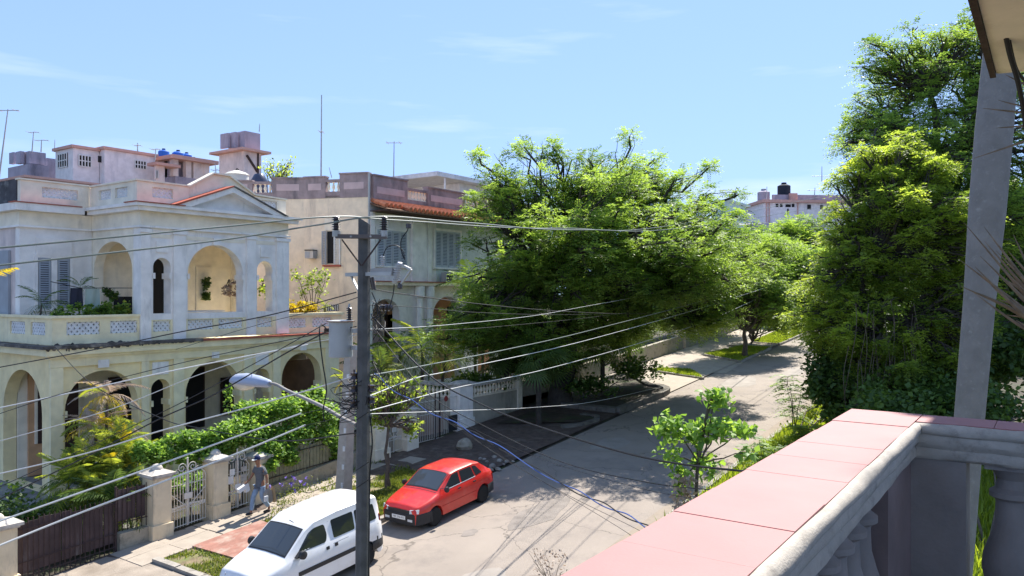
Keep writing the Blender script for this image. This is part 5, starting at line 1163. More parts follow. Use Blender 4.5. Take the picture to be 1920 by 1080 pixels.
# transformer can
tf = thing('pole_transformer', 'pale grey rust streaked transformer can hung on the left of the dark pole', 'transformer', at(640, 672, DP+.2), None)
q0, q1 = at(639, 670, DP+.25), at(639, 604, DP+.25); H_ = q1.z-q0.z
mb = MB().lathe([(.15, 0), (.165, .01), (.165, H_), (.19, H_+.004), (.19, H_+.02), (.1, H_+.03)], q0, 26); mb.build('tank', m_trans, tf, smooth=True)
MB().lathe([(.192, H_+.005), (.192, H_+.019)], q0, 26).build('rim', m_rust, tf)
insulator(q1+rd*.12+Z*.02, .19, .045, 6, tf); MB().lathe([(.02, 0), (.012, .05)], q1+rd*.12+Z*.21, 8).build('terminal', m_galv, tf)
for y in (620, 652): bar3('hanger', at(660, y, DP+.2), at(675, y, DP), .06, .03, m_trans, tf)
for k in range(2): MB().tube([at(617, 618+k*3, DP+.2), at(608, 618+k*3, DP+.2)], .018, 6).build('bushing', m_ins, tf)
MB().tube(bez([at(613, 618, DP+.15), at(603, 609, DP+.1), at(599, 625, DP), at(605, 680, DP), at(612, 730, DP), at(606, 768, DP), at(608, 790, DP)], 8), .009, 5).build('hanging_cable', m_wire, tf, smooth=True)
# rack of small spool insulators and tangled leads
for px, py in ((664, 705), (664, 729), (664, 757), (697, 750), (697, 728)):
    MB().lathe([(.02, -.05), (.055, -.04), (.035, 0), (.055, .04), (.02, .05)], at(px, py, DP-.02), 10).build('spool_insulator', m_ins, up_, smooth=True)
MB().tube([at(664, 693, DP), at(664, 765, DP)], .012, 6).build('rack_rod', m_iron, up_)
rr = random.Random(5)
for k in range(16):
    x0, y0 = rr.uniform(640, 672), rr.uniform(690, 790); pts = [at(x0+i*rr.uniform(4, 12)*(1 if rr.random() < .6 else -1), y0+i*rr.uniform(-7, 9), DP+rr.uniform(-.12, .12)) for i in range(5)]
    MB().tube(bez(pts, 5), rr.uniform(.004, .008), 4).build('loose_lead', m_wire, up_, smooth=True)
for k in range(9):
    x0, y0 = rr.uniform(694, 712), rr.uniform(560, 700); pts = [at(x0+rr.uniform(-6, 18)*i*.4, y0+i*rr.uniform(2, 13), DP+rr.uniform(-.1, .1)) for i in range(5)]
    MB().tube(bez(pts, 5), rr.uniform(.004, .008), 4).build('loose_lead', m_wire, up_, smooth=True)
MB().tube(bez([at(694, 780, DP), at(698, 830, DP-.05), at(694, 880, DP-.02), at(692, 1000, DP-.1), at(690, 1150, DP-.1)], 8), .010, 5).build('down_cable', m_wire, up_, smooth=True)
for y in (778, 872, 905): MB().tube([at(668, y+10, DP-.14), at(692, y-6, DP-.14)], .006, 5).build('binding', m_wire, up_)
# street lamp
sl_ = thing('street_lamp', 'grey cobra head street lamp on a rusty arm bracketed to the dark pole', 'street lamp', at(667, 797, DP))
MB().tube(bez([at(668, 797, DP), at(640, 783, 11.3), at(600, 760, 12.2), at(540, 733, 13.6), at(520, 722, 14.0), at(508, 719, 14.25), at(500, 718.5, 14.4)], 6), .03, 10).build('arm', M('dull_lamp_arm', (.27, .25, .23), var=.2, bump=.1), sl_, smooth=True)
ha, hb = at(506, 720, 14.25), at(438, 714, 15.3); dd = (hb-ha)
ax = dd.normalized(); sx = ax.cross(Z).normalized(); uz = sx.cross(ax)
def lamp_loft(secs, name, mat):
    mb = MB(); n = 16
    for f, wv, hu, hd in secs:
        c = ha+dd*f
        for j in range(n):
            a = 2*math.pi*j/n; mb.v.append(tuple(c+sx*math.cos(a)*wv+uz*(math.sin(a)*(hu if math.sin(a) > 0 else hd))))
    for i in range(len(secs)-1):
        for j in range(n): mb.f.append((i*n+j, i*n+(j+1) % n, (i+1)*n+(j+1) % n, (i+1)*n+j))
    mb.f += [tuple(range(n))[::-1], tuple((len(secs)-1)*n+j for j in range(n))]; return mb.build(name, mat, sl_, smooth=True)
lamp_loft([(0, .05, .05, .05), (.04, .08, .08, .07), (.3, .13, .14, .08), (.6, .17, .17, .08), (.85, .17, .15, .07), (.96, .12, .09, .05), (1, .03, .02, .02)], 'housing', M('lamp_grey_paint', (.36, .40, .50), var=.05, rough=.4, bump=0))
lamp_loft([(.42, .02, .0, .065), (.5, .13, 0, .13), (.7, .155, 0, .18), (.86, .14, 0, .15), (.93, .03, 0, .08)], 'lens', M('cloudy_lens', (.62, .58, .50), rough=.25, bump=0))
# second, pale pole on the far verge
p2 = gnd(643, 935); g2_ = gz(p2.x); t2p = at(658, 655, 23.0)
sp = thing('utility_pole', 'pale concrete pole with bolt holes standing on the far verge behind the dark pole', 'pole', (p2.x, p2.y, g2_))
MB().tube([(p2.x, p2.y, g2_-.2), (p2.x*.5+t2p.x*.5, p2.y*.5+t2p.y*.5, (g2_+t2p.z)/2), tuple(t2p)], [.25, .215, .18], 4).build('shaft', m_pole2, sp)
for k in range(7):
    f = .1+k*.12; p = Vector((p2.x, p2.y, g2_)).lerp(t2p, f)-vd*.2; MB().box(p.x-.03, p.x+.03, p.y-.03, p.y+.03, p.z-.07, p.z+.07).build('bolt_plate', m_wht, sp)
# ------------------------------------------------------------------ cables
def cable(label, pts, r, mat, grp='overhead cables across the street', n=12):
    """pts = (px, py, distance) of points the cable passes through"""
    P = bez([at(*p) for p in pts], n); o = MB().tube(P, r, 6).build('cable', mat, None, smooth=True); tag(o, label, 'cable', grp); return o
cable('upper thick bare conductor over the left insulator of the dark pole', [(-60, 470, 8), (200, 446, 8.7), (430, 424, 9.6), (630, 406, DP-.1), (760, 414, 12), (1050, 428, 18), (1300, 416, 30), (1620, 352, 62)], .011, m_wireg)
cable('lower thick bare conductor over the right insulator of the dark pole', [(-60, 504, 8), (200, 475, 8.7), (430, 448, 9.6), (600, 421, 10.2), (720, 406, DP-.1), (880, 418, 12.5), (1100, 431, 18), (1330, 421, 30), (1620, 375, 62)], .011, m_wireg)
LEFT = [
 ('white cable ending at a pale clamp in front of the lower arcade', [(-40, 773, 17), (150, 733, 17), (300, 700, 17), (430, 674, 17.5), (578, 646, 18)], .014, m_wirel),
 ('thin dark cable crossing below the lattice balustrade', [(-40, 696, 12), (200, 651, 11.5), (340, 622, 11), (500, 592, 10.8), (668, 548, 10.6)], .008, m_wire),
 ('white cable from the left edge to the spool insulators', [(-40, 897, 12), (150, 853, 11.6), (300, 808, 11.2), (450, 768, 11), (584, 730, 10.8), (664, 705, 10.6)], .010, m_wirel),
 ('thick white cable ending over the climbing hedge, upper of two', [(-60, 998, 10), (277, 879, 11), (420, 827, 11.3), (565, 775, 11.8)], .0115, m_wirel),
 ('thick white cable ending over the climbing hedge, lower of two', [(-60, 1047, 9.5), (150, 962, 10.3), (420, 860, 11), (573, 797, 11.6)], .0115, m_wirel),
 ('dark cable running from the bottom left palms up to the transformer', [(-40, 955, 13), (150, 862, 12.5), (300, 785, 12), (405, 738, 11.6), (540, 660, 11.2), (612, 622, 10.8)], .010, m_wire),
 ('second dark cable just above it towards the transformer', [(-40, 930, 13), (150, 845, 12.5), (330, 760, 12), (480, 680, 11.4), (612, 606, 10.9)], .006, m_wire),
 ('black cable drooping from the villa corner past the dry palm to the dark pole', [(104, 652, 21), (178, 724, 19), (302, 784, 17), (360, 800, 15.5), (520, 826, 13), (668, 812, 10.7)], .010, m_wire),
 ('pale thin cable across the lower arches', [(-40, 838, 13), (200, 770, 12.5), (380, 700, 12), (540, 652, 11.4), (668, 628, 10.7)], .006, m_wirel),
 ('dark cable passing under the lamp towards the far left', [(-20, 782, 16), (110, 740, 15), (300, 690, 14), (480, 650, 12.5), (668, 612, 10.7)], .007, m_wire),
 ('very thin cable rising to the dark pole under the crossarm', [(330, 655, 24), (480, 610, 18), (600, 580, 12), (676, 556, 10.7)], .006, m_wire)]
for l_, p_, r_, m_ in LEFT: cable(l_, p_, r_*(1.25 if 'thick' in l_ else 1), m_)
cable('thin dark lead from the upper thick white cable to the pole rack', [(560, 777, 11.8), (610, 766, 11.2), (664, 757, 10.6)], .004, m_wire)
cable('thin dark lead from the lower thick white cable to the pole rack', [(569, 798, 11.6), (615, 788, 11.1), (664, 770, 10.6)], .004, m_wire)
RIGHT = [
 ('thick green grey cable rising from the dark pole across the big tree, topmost of three', [(694, 704, 10.6), (793, 686, 12.5), (960, 653, 17), (1104, 620, 22), (1320, 563, 33), (1440, 524, 45)], .016, m_wireg),
 ('pale cable across the big tree, middle of three', [(694, 742, 10.6), (783, 708, 12.5), (860, 692, 14.5), (1100, 638, 22), (1320, 576, 33), (1440, 538, 45)], .013, m_wirel),
 ('pale cable across the big tree, lowest of three', [(694, 770, 10.6), (860, 726, 14.5), (1020, 693, 19), (1200, 643, 27), (1330, 600, 36), (1420, 560, 46)], .013, m_wirel),
 ('black cable from the pole top towards the big tree', [(694, 541, 10.6), (760, 552, 12), (900, 570, 16), (1030, 582, 21), (1150, 588, 26), (1230, 588, 32)], .011, m_wire),
 ('thin dark cable with three beads left of the garden palms', [(694, 572, 10.6), (780, 576, 12), (900, 586, 16), (1040, 590, 21), (1150, 588, 31)], .007, m_wire),
 ('white cable in front of the garden palms', [(694, 617, 10.6), (730, 616, 11), (850, 608, 14), (1000, 592, 19), (1100, 574, 24), (1200, 556, 32)], .008, m_wirel),
 ('dark cable just under the white one by the garden palms', [(694, 620, 10.6), (850, 618, 14), (960, 610, 18), (1100, 596, 24), (1190, 584, 31)], .007, m_wire),
 ('thin white cable curving low over the driveway', [(694, 776, 10.6), (860, 770, 14), (1000, 764, 20), (1120, 752, 27), (1245, 724, 36)], .010, m_wirel),
 ('thick black cable slanting to the balcony, uppermost', [(697, 592, 10.6), (800, 700, 9.6), (900, 757, 8.8), (1010, 800, 8), (1200, 856, 6.8), (1400, 884, 5.8), (1560, 890, 5.2)], .0135, m_wire),
 ('black cable slanting below the big tree shadow to the heart leaf bush', [(697, 610, 10.6), (800, 735, 9.8), (910, 800, 9), (1050, 865, 8), (1200, 902, 7), (1330, 918, 6.4), (1450, 922, 5.8)], .010, m_wire),
 ('thin black cable over the sunlit road towards the balcony', [(697, 700, 10.6), (880, 800, 9.6), (1020, 862, 8.8), (1160, 905, 7.6), (1270, 930, 6.8), (1380, 945, 6.2)], .005, m_wire),
 ('thin grey cable running beside the blue one', [(740, 700, 10.6), (900, 830, 9.4), (1040, 915, 8.4), (1190, 990, 7.4), (1260, 1030, 6.8)], .005, m_wire),
 ('thin grey cable nearest the red hatchback roof', [(700, 690, 10.6), (860, 805, 9.7), (1000, 892, 8.8), (1170, 995, 7.6), (1230, 1040, 7.1)], .005, m_wire)]
for l_, p_, r_, m_ in RIGHT: cable(l_, p_, r_*(.5 if p_[-1][1] > 850 and r_ < .012 else .7), m_)
base_ = bez([at(*p) for p in [(700, 700, 10.6), (745, 735, 10.3), (800, 768, 10), (865, 800, 9.6), (930, 835, 9.2), (1050, 905, 8.3), (1130, 945, 7.8), (1200, 980, 7.3), (1270, 1020, 6.8)]], 14)
for ph, lab, mt, r_ in ((0, 'blue strand of the twisted service cable over the road', m_wireb, .0065), (3.1, 'black strand of the twisted service cable over the road', m_wire, .0065)):
    P = [p+rd*.014*math.cos(i*.35+ph)+Z*.018*math.sin(i*.35+ph) for i, p in enumerate(base_)]; o = MB().tube(P, r_, 5).build('cable', mt, None, smooth=True); tag(o, lab, 'cable', 'overhead cables across the street')
for k in range(3): o = MB().lathe([(.02, -.03), (.05, -.02), (.05, .02), (.02, .03)], at(718+k*6.5, 577, 11), 10, 'y').build('strain_insulator', m_ins, None, smooth=True); tag(o, ('bead of the cable insulators nearest the dark pole', 'middle bead of the three dark cable insulators', 'outermost dark bead of the cable insulators, toward the palms')[k], 'insulator', 'strain insulators right of the pole')

# ------------------------------------------------------------------ walking man
man = thing('person', 'man in navy cap, blue grey shirt and faded jeans walking with bags', 'person', (13.62, 18.1, gz(13.62)+.07), None, (0, 0, math.pi)); man.scale = (.92, .92, .92)
def skin(name, mat, verts, edges, parent, root=0, sub=2):
    me = bpy.data.meshes.new(name); me.from_pydata([v[:3] for v in verts], edges, []); o = bpy.data.objects.new('tmp', me); COL.objects.link(o)
    md = o.modifiers.new('s', 'SKIN'); sv = me.skin_vertices[0].data
    for i, v in enumerate(verts): sv[i].radius = (v[3], v[4] if len(v) > 4 else v[3]); sv[i].use_root = (i == root)
    ss = o.modifiers.new('u', 'SUBSURF'); ss.levels = ss.render_levels = sub
    bpy.context.view_layer.update(); ev = o.evaluated_get(bpy.context.evaluated_depsgraph_get()); m2 = bpy.data.meshes.new_from_object(ev); bpy.data.objects.remove(o)
    m2.materials.clear(); m2.materials.append(mat); m2.polygons.foreach_set('use_smooth', [True]*len(m2.polygons))
    q = bpy.data.objects.new(name, m2); link(q, parent); return q
bv = [(0, 0, .92, .12, .10), (.01, 0, 1.12, .115, .09), (.03, 0, 1.32, .14, .10), (.05, 0, 1.42, .07), (.075, 0, 1.49, .055), (.09, 0, 1.56, .075, .07), (.10, 0, 1.64, .085, .075), (.09, 0, 1.70, .06, .055),
      (.02, -.09, .86, .085), (.19, -.10, .5, .06), (.24, -.10, .12, .042), (.27, -.10, .05, .04), (.40, -.10, .03, .03),
      (-.01, .09, .86, .085), (.0, .10, .48, .06), (-.25, .10, .16, .042), (-.24, .10, .08, .04), (-.12, .10, .03, .03),
      (.02, -.17, 1.38, .055), (.10, -.24, 1.14, .042), (.27, -.24, .98, .03), (.33, -.24, .95, .035, .02),
      (.02, .17, 1.38, .055), (-.05, .25, 1.12, .042), (-.04, .27, .89, .03), (-.03, .27, .82, .035, .02)]
be = [(0, 1), (1, 2), (2, 3), (3, 4), (4, 5), (5, 6), (6, 7), (0, 8), (8, 9), (9, 10), (10, 11), (11, 12), (0, 13), (13, 14), (14, 15), (15, 16), (16, 17), (2, 18), (18, 19), (19, 20), (20, 21), (2, 22), (22, 23), (23, 24), (24, 25)]
for hi, (hx, hy, hz), dr in ((21, (.33, -.24, .95), Vector((.8, 0, -.6))), (25, (-.03, .27, .82), Vector((.15, 0, -1)))):
    for k in range(4):
        off = (k-1.5)*.02; a = Vector((hx, hy, hz))+dr*.035+Vector((.0, off, 0)); b = a+dr*(.035+.006*(k in (1, 2)))+Vector((-.012, 0, -.01)); n = len(bv); bv += [(*a, .009), (*b, .008)]; be += [(hi, n), (n, n+1)]
    n = len(bv); a = Vector((hx, hy-.03, hz)); b = a+dr*.03+Vector((.01, -.01, 0)); bv += [(*a, .010), (*b, .009)]; be += [(hi, n), (n, n+1)]
body = skin('body', m_skin, bv, be, man)
skin('shirt', m_shirt, [(0, 0, .90, .155, .125), (.01, 0, 1.12, .15, .115), (.03, 0, 1.32, .165, .12), (.05, 0, 1.43, .085), (.02, -.175, 1.37, .078), (.075, -.225, 1.20, .07), (.02, .175, 1.37, .078), (-.035, .235, 1.18, .07), (0, 0, .82, .15, .125)], [(0, 1), (1, 2), (2, 3), (2, 4), (4, 5), (2, 6), (6, 7), (0, 8)], man)
skin('trousers', m_jeans, [(0, 0, .90, .13, .115), (.02, -.085, .80, .10), (.19, -.10, .5, .078), (.235, -.10, .10, .066), (-.01, .085, .80, .10), (0, .10, .48, .078), (-.245, .10, .17, .068)], [(0, 1), (1, 2), (2, 3), (0, 4), (4, 5), (5, 6)], man)
for s, (x, z) in ((-.10, (.28, .04)), (.10, (-.2, .05))): MB().lathe([(.02, -.13), (.05, -.08), (.055, .02), (.045, .1), (.02, .13)], (0, 0, 0), 10, 'y').build('shoe', m_trim, man, local=True, smooth=True).location = (x+.03, s, z); COL.objects[-1].rotation_euler = (0, 0, -math.pi/2); COL.objects[-1].scale = (.9, 1, .8)
MB().lathe([(.092, 0), (.095, .03), (.085, .08), (.05, .115), (.01, .125)], (.10, 0, 1.655), 16).build('cap', m_navy, man, local=True, smooth=True)
MB().slab([(.16, -.07, 1.66), (.27, -.05, 1.645), (.28, 0, 1.645), (.27, .05, 1.645), (.16, .07, 1.66)], (0, 0, .012)).build('cap_peak', m_plas, man, local=True)
MB().lathe([(.005, 0), (.018, .02), (.012, .05)], (.185, 0, 1.58), 8).build('nose', m_skin, man, local=True, smooth=True)
for s in (-1, 1): MB().lathe([(.004, -.015), (.016, 0), (.004, .02)], (.095, s*.075, 1.6), 8).build('ear', m_skin, man, local=True, smooth=True); MB().box(.166, .172, s*.03-.01, s*.03+.01, 1.612, 1.622).build('eye', m_dark, man, local=True)
MB().box(.168, .174, -.02, .02, 1.545, 1.552).build('mouth', M('lips', (.2, .07, .05), var=0), man, local=True)
MB().lathe([(.045, -.012), (.045, .012)], (-.04, .27, .92), 12).build('wristwatch', m_galv, man, local=True)
mw = wmat(man)
def held(name, lab, cat, mb, mat): o = mb.build(name, mat, None); o.matrix_world = mw; o.location = man.location; o.rotation_euler = man.rotation_euler; o.scale = man.scale; tag(o, lab, cat); return o
o = held('plastic_jug', 'white square plastic container held forward in the walking man\'s hand', 'container', MB().slab([(.33, -.30, .93), (.62, -.30, .82), (.58, -.30, .70), (.36, -.30, .78)], (0, .12, 0)).slab([(.26, -.32, .93), (.40, -.32, .90), (.34, -.32, .66), (.20, -.32, .72)], (0, .12, 0)), m_plas); o['kind'] = 'stuff'; del o['kind']
held('cardboard_box', 'flat cardboard box carried low behind the walking man', 'box', MB().slab([(-.16, .30, .84), (-.22, .30, .80), (-.30, .30, .36), (-.22, .30, .34)], (0, .1, 0)), m_card)
held('shopping_bag', 'brown grey bag hanging from the walking man\'s lowered hand', 'bag', MB().slab([(-.04, .24, .80), (.06, .24, .66), (.06, .24, .42), (-.2, .24, .40), (-.17, .24, .70)], (0, .12, 0)), m_bag)
held('plastic_cup', 'small white plastic tub against the walking man\'s bag', 'tub', MB().box(.02, .14, .36, .42, .44, .60), m_plas)
# ------------------------------------------------------------------ our own balcony
bc = thing('balcony_parapet', 'balcony parapet with pink tiled coping, rounded grey moulding and stout balusters in the foreground', 'balcony', (4.0, .6, 5.66))
RZ = 6.66
for i in range(17):
    x1 = 3.864-.311*i; x0 = x1-.3085
    if x1 < -1: break
    MB().box(x0, x1, .532+random.uniform(0, .003), .858+random.uniform(-.003, .003), RZ-.025, RZ+random.uniform(-.0015, .0015)).build('tile', m_pinkt, bc)
MB().box(3.867, 4.3, .532, .858, RZ-.025, RZ+.001).build('tile', m_pinkt, bc)
for i in range(6): y1 = .527-.311*i; MB().box(4.055, 4.30, y1-.3085, y1, RZ-.025, RZ+random.uniform(-.0015, .0015)).build('tile', m_pinkt, bc)
part('bedding', m_mould, bc, (-1.4, 4.285, .545, .845, RZ-.06, RZ-.026)); part('grout', m_pinkt, bc, (-1.3, 4.28, .536, .85, RZ-.0258, RZ-.005)); part('bedding', m_mould, bc, (4.075, 4.285, -1.4, .54, RZ-.06, RZ-.026))
# rounded inner moulding
def mould_run(prof, along, name, mat):
    n = len(prof); mb = MB()
    N = 40
    for i in range(N+1):
        t = i/N
        for o_, z in prof:
            jx = math.sin(t*37+z*80)*.0022+math.sin(t*91)*.0014
            if along == 'x':
                x = -1.4+(4.05+1.4)*t; k = (o_ if True else 0); mb.v.append((min(x, 4.05-max(0, o_)) if i == N else x, .53-o_+jx, z+jx*.6))
            else:
                y = (.53)-(1.95)*t; mb.v.append((4.05-o_+jx, y-(o_ if i == 0 else 0), z+jx*.6))
    for i in range(N):
        for j in range(n-1): mb.f.append((i*n+j, i*n+j+1, (i+1)*n+j+1, (i+1)*n+j))
    return mb.build(name, mat, bc, smooth=True)
A_ = [(-.006, RZ-.004), (.008, RZ-.004), (.021, RZ-.010), (.030, RZ-.022), (.032, RZ-.036), (.027, RZ-.048), (.014, RZ-.056)]
B_ = [(.014, RZ-.056), (.019, RZ-.066), (.019, RZ-.088), (.010, RZ-.104), (.0, RZ-.118)]
C_ = [(.0, RZ-.118), (.006, RZ-.126), (.006, RZ-.156), (-.004, RZ-.168), (-.03, RZ-.175)]
for nm, pf in (('round_moulding', A_), ('lower_moulding', B_), ('lower_moulding', C_)):
    mould_run(pf, 'x', nm, m_mould); mould_run(pf, 'y', nm, m_mould)
part('rail_core', m_bal, bc, (-1.4, 4.05, .552, .84, RZ-.17, RZ-.061)); part('rail_core', m_bal, bc, (4.085, 4.27, -1.4, .55, RZ-.17, RZ-.062))
part('corner_post', m_bal, bc, (4.062, 4.27, .325, .55, 5.66, RZ-.171)); part('corner_post', m_pinkw, bc, (3.45, 4.2, .5505, .84, 5.66, RZ-.1712))
part('bottom_rail', m_bal, bc, (-1.4, 3.44, .54, .84, 5.66, 5.78)); part('bottom_rail', m_bal, bc, (4.06, 4.27, -1.4, .32, 5.66, 5.76))
bp = [(.105, 0), (.105, .05), (.06, .07), (.075, .10), (.105, .17), (.118, .26), (.112, .32), (.085, .40), (.066, .47), (.062, .56), (.066, .575), (.088, .59), (.088, .612), (.064, .63), (.056, .67), (.075, .705), (.098, .73)]
bme = MB().lathe([(r_, z*.985) for r_, z in bp], n=28).mesh('baluster', m_bal, smooth=True)
for i in range(7): inst('baluster', bme, bc, Matrix.Translation((4.165, .155-.27*i, 5.76)))
for i in range(22): inst('baluster', bme, bc, Matrix.Translation((3.32-.215*i, .655, 5.775)))
for i in range(5): part('top_block', m_bal, bc, (4.07, 4.26, .155-.27*i-.1, .155-.27*i+.1, 6.47, RZ-.171))
part('street_skirt', m_bal, bc, (-1.4, 3.44, .842, .86, 5.70, RZ-.06))
tag(part('balcony_floor', m_bal, None, (-1.5, 4.3, -3, .86, 5.45, 5.66)), kind='structure')
# eave of our own roof with cables hanging from it
ev = thing('roof_eave', 'cream painted underside of the roof eave with dark outer edge at the top right', 'roof', (5, 0, 8.46))
MB().prism([(-2, -2.5), (5.18, -2.5), (5.18, .10), (5.02, .13), (4.98, .255), (-2, .245)], 8.46, 8.62).build('soffit', m_soffit, ev)
MB().prism([(-2, .247), (4.985, .257), (4.985, .285), (-2, .275)], 8.44, 8.66).build('drip_edge', m_iron, ev)
for k, (pts, r_) in enumerate((([(1862, -20, 3.6), (1880, 40, 3.6), (1893, 100, 3.7), (1908, 150, 3.8), (1918, 200, 3.9), (1926, 260, 4)], .012), ([(1876, -20, 3.6), (1886, 40, 3.6), (1904, 125, 3.8), (1925, 155, 3.9)], .008))):
    o = MB().tube(bez([at(*p) for p in pts], 8), r_, 6).build('cable', m_wire, None, smooth=True); tag(o, ('thick black cable drooping beside the roof eave', 'thinner black cable forking off beside the roof eave')[k], 'cable', 'cables hanging by the eave')
part('unseen_shade_slab', m_soffit, ev, (-2, 7.8, -3, .95, 10.5, 10.7)); part('upper_wall', m_soffit, ev, (-2, 2.0, -3, -.6, 8.62, 10.5))  # unseen slab added to shade the short rail's coping; the wall carries it
# royal palm trunk standing just beyond the balcony
pa_, pb_ = at(1817, 790, 11.2), at(1872, 150, 11.2)
dirp = (pb_-pa_)
P = [pa_-dirp*.98, pa_-dirp*.5, pa_, pa_+dirp*.35, pa_+dirp*.62, pa_+dirp*.85, pa_+dirp*1.0, pa_+dirp*1.25, pa_+dirp*1.6, pa_+dirp*1.9]
rpt = thing('royal_palm', 'tall royal palm with smooth grey trunk leaning slightly beyond the balcony', 'palm tree', (P[0].x, P[0].y, gz(P[0].x)))
MB().tube(bez(P, 6), [r_ for a, b in zip([.26, .21, .195, .205, .24, .245, .235, .21, .17], [.21, .195, .205, .24, .245, .235, .21, .17, .13]) for r_ in [a+(b-a)*k/6 for k in range(6)]]+[.13], 20).build('trunk', m_palmtr, rpt, smooth=True)
MB().tube([P[-1], P[-1]+Vector((.1, 0, 1.4))], [.14, .08], 12).build('crownshaft', M('green_crownshaft', (.10, .18, .05)), rpt, smooth=True)
fr_big = frond_mesh('frond', L_palm, 3.4, 40, .8, .03, .6, .3, .45)
for k in range(14): inst('frond', fr_big, rpt, aim(P[-1]+Vector((.1, 0, 1.35)), k*2.4, R(30+35*math.sin(k*1.9)), 1))
# dry fan leaf of another palm reaching in from the right
df_ = thing('dry_palm_leaf', 'withered brown palm leaf fanning in from the right edge in front of the trunk', 'palm leaf', at(1990, 640, 6.0))
rt = at(2010, 660, 6.0)
for k, (px, py) in enumerate([(1808, 418), (1845, 425), (1798, 486), (1838, 480), (1846, 452), (1828, 500), (1862, 540), (1800, 536), (1826, 549), (1858, 535), (1880, 520), (1870, 560), (1900, 575), (1890, 470), (1900, 440), (1875, 500), (1890, 555), (1905, 600), (1885, 590), (1868, 470)]):
    e = at(px, py, 6.0+random.uniform(-.35, .35)); m1 = rt.lerp(e, .5)+Z*random.uniform(-.04, .09); pts = bez([rt, m1, e], 6); w_ = random.uniform(.016, .034)*(1 if k > 2 else 1.1)
    mb = MB(); sdv = (e-rt).normalized().cross(vd).normalized()
    for i, p in enumerate(pts): ww = w_*(1-(i/(len(pts)-1))**1.6)+.0015; mb.v += [tuple(p+sdv*ww), tuple(p-vd*ww*.5), tuple(p-sdv*ww)]
    for i in range(len(pts)-1): mb.f += [(i*3, i*3+1, i*3+4, i*3+3), (i*3+1, i*3+2, i*3+5, i*3+4)]
    mb.build('leaf_blade', m_dryleaf, df_)
for a, b in (((1925, 212, 5), (1843, 203, 5)), ((1925, 160, 5), (1885, 140, 5)), ((1925, 236, 5), (1868, 240, 5)), ((1930, 262, 5), (1826, 297, 5)), ((1930, 203, 5), (1872, 188, 5))):
    o = MB().tube([at(*a), at(*b)], [.009, .0015], 5).build('palm_needle', m_dryleaf, None); tag(o, {212: 'level dry leaf point in the middle of the row crossing the grey trunk', 160: 'short topmost dry leaf point against the eave', 236: 'thin dry leaf point just below the longest level one', 262: 'lowest dry leaf point, slanting down across the grey trunk', 203: 'dry leaf point second from the top at the right edge'}[a[1]], 'palm leaf', 'dry leaf points at the right edge')

# ------------------------------------------------------------------ trees
def el(px, py, d, rh, rv, ry=None): p = at(px, py, d); return (p.x, p.y, p.z, rh, ry or rh, rv)
tb = Vector((29.3, 18.0, gz(29.3)))
E1 = [el(1130, 440, 35, 4.6, 3.2), el(980, 430, 34, 2.7, 2.6), el(1280, 440, 36, 3.4, 2.8), el(1215, 345, 36, 2.6, 1.6), el(1110, 345, 35, 2.2, 1.6), el(960, 360, 34, 1.9, 1.3), el(935, 560, 33.5, 1.8, 1.6), el(1330, 500, 36.5, 2.4, 2.0), el(1190, 570, 33.5, 2.6, 1.1), el(1300, 600, 34.5, 1.9, .7), el(1030, 560, 33, 2.2, 1.4), el(940, 620, 33, 1.2, .7)]
E1 += [(27.2, 17.2, 5.0, 1.8, 1.4, .9), (29.5, 19.6, 4.8, 2.4, 1.6, .9), (32, 19.6, 5.2, 2.6, 1.8, 1.0), (25.4, 20.0, 5.6, 1.6, 1.3, 1.1), (31, 16.6, 5.6, 2.4, 1.6, .8), (34.5, 17, 5.8, 2.4, 1.8, 1.0), (27.5, 11.4, 8.4, 2.2, 2.0, 1.8), el(1190, 490, 31.5, 2.6, 2.0), el(1275, 470, 32.5, 2.4, 2.0), el(1080, 520, 31.5, 2.4, 1.8), el(1150, 400, 33, 2.4, 1.8)]
E1 += [(29.5, 12.6, 8.9, 3.1, 3.0, 2.3), (26.6, 14.2, 8.5, 2.8, 2.4, 2.2), (25.4, 17.2, 8.3, 2.3, 2.2, 2.2), (33, 12.4, 8.4, 2.6, 2.4, 1.9), (26, 18.5, 6.4, 1.8, 1.4, 1.2), (30.5, 15, 6.6, 2.6, 1.8, 1.0)]
cl = clump_fill(E1, 500, .72, .36, .62, .1)
fk = [at(1045, 620, 34.3), at(1082, 560, 34.5), at(1030, 520, 34), at(1130, 520, 35), at(1090, 480, 35.5)]
cl += clump_fill([(e[0], e[1], e[2]+.5, e[3]*1.12, e[4]*1.12, e[5]*1.2) for e in E1], 95, .3, .26, .7, .93)
big = tree('flame_tree', 'huge spreading flame tree with twin trunks shading the street in the middle', 'tree', tb, cl, .48, L_tree, m_barkd, K=6, nsp=60, slen=.5, ll=.16, lw=.027, forks=fk)
def smalltree(label, basexy, ells, n, rh, rv, tr, lm, bark=m_bark, name='leafy_tree', group=None, forks=None, **k):
    b = Vector((*basexy, gz(basexy[0]))); c_ = clump_fill(ells, n, rh, rv, k.pop('mind', .8), k.pop('shell', .25)); return tree(name, label, 'tree', b, c_, tr, lm, bark, group=group, forks=forks, **k)
smalltree('street tree with a straight trunk on the second sunlit lawn strip', (44.6, 14.75), [el(1395, 520, 46, 2.6, 2.2), el(1440, 570, 46, 1.8, 1.3), el(1350, 560, 45, 1.6, 1.3), el(1425, 470, 47, 1.9, 1.3)], 46, .95, .5, .17, L_tree, nsp=110, K=5, slen=.6, ll=.22, lw=.038, forks=[at(1396, 620, 45.1)])
smalltree('thin young tree between the two lawn strips', (49.5, 16.0), [el(1425, 570, 50, 1.7, 1.0), el(1470, 600, 49, 1.3, .7)], 16, .8, .45, .09, L_tree, nsp=100, K=5, slen=.6, ll=.22, lw=.04, forks=[at(1410, 640, 50)])
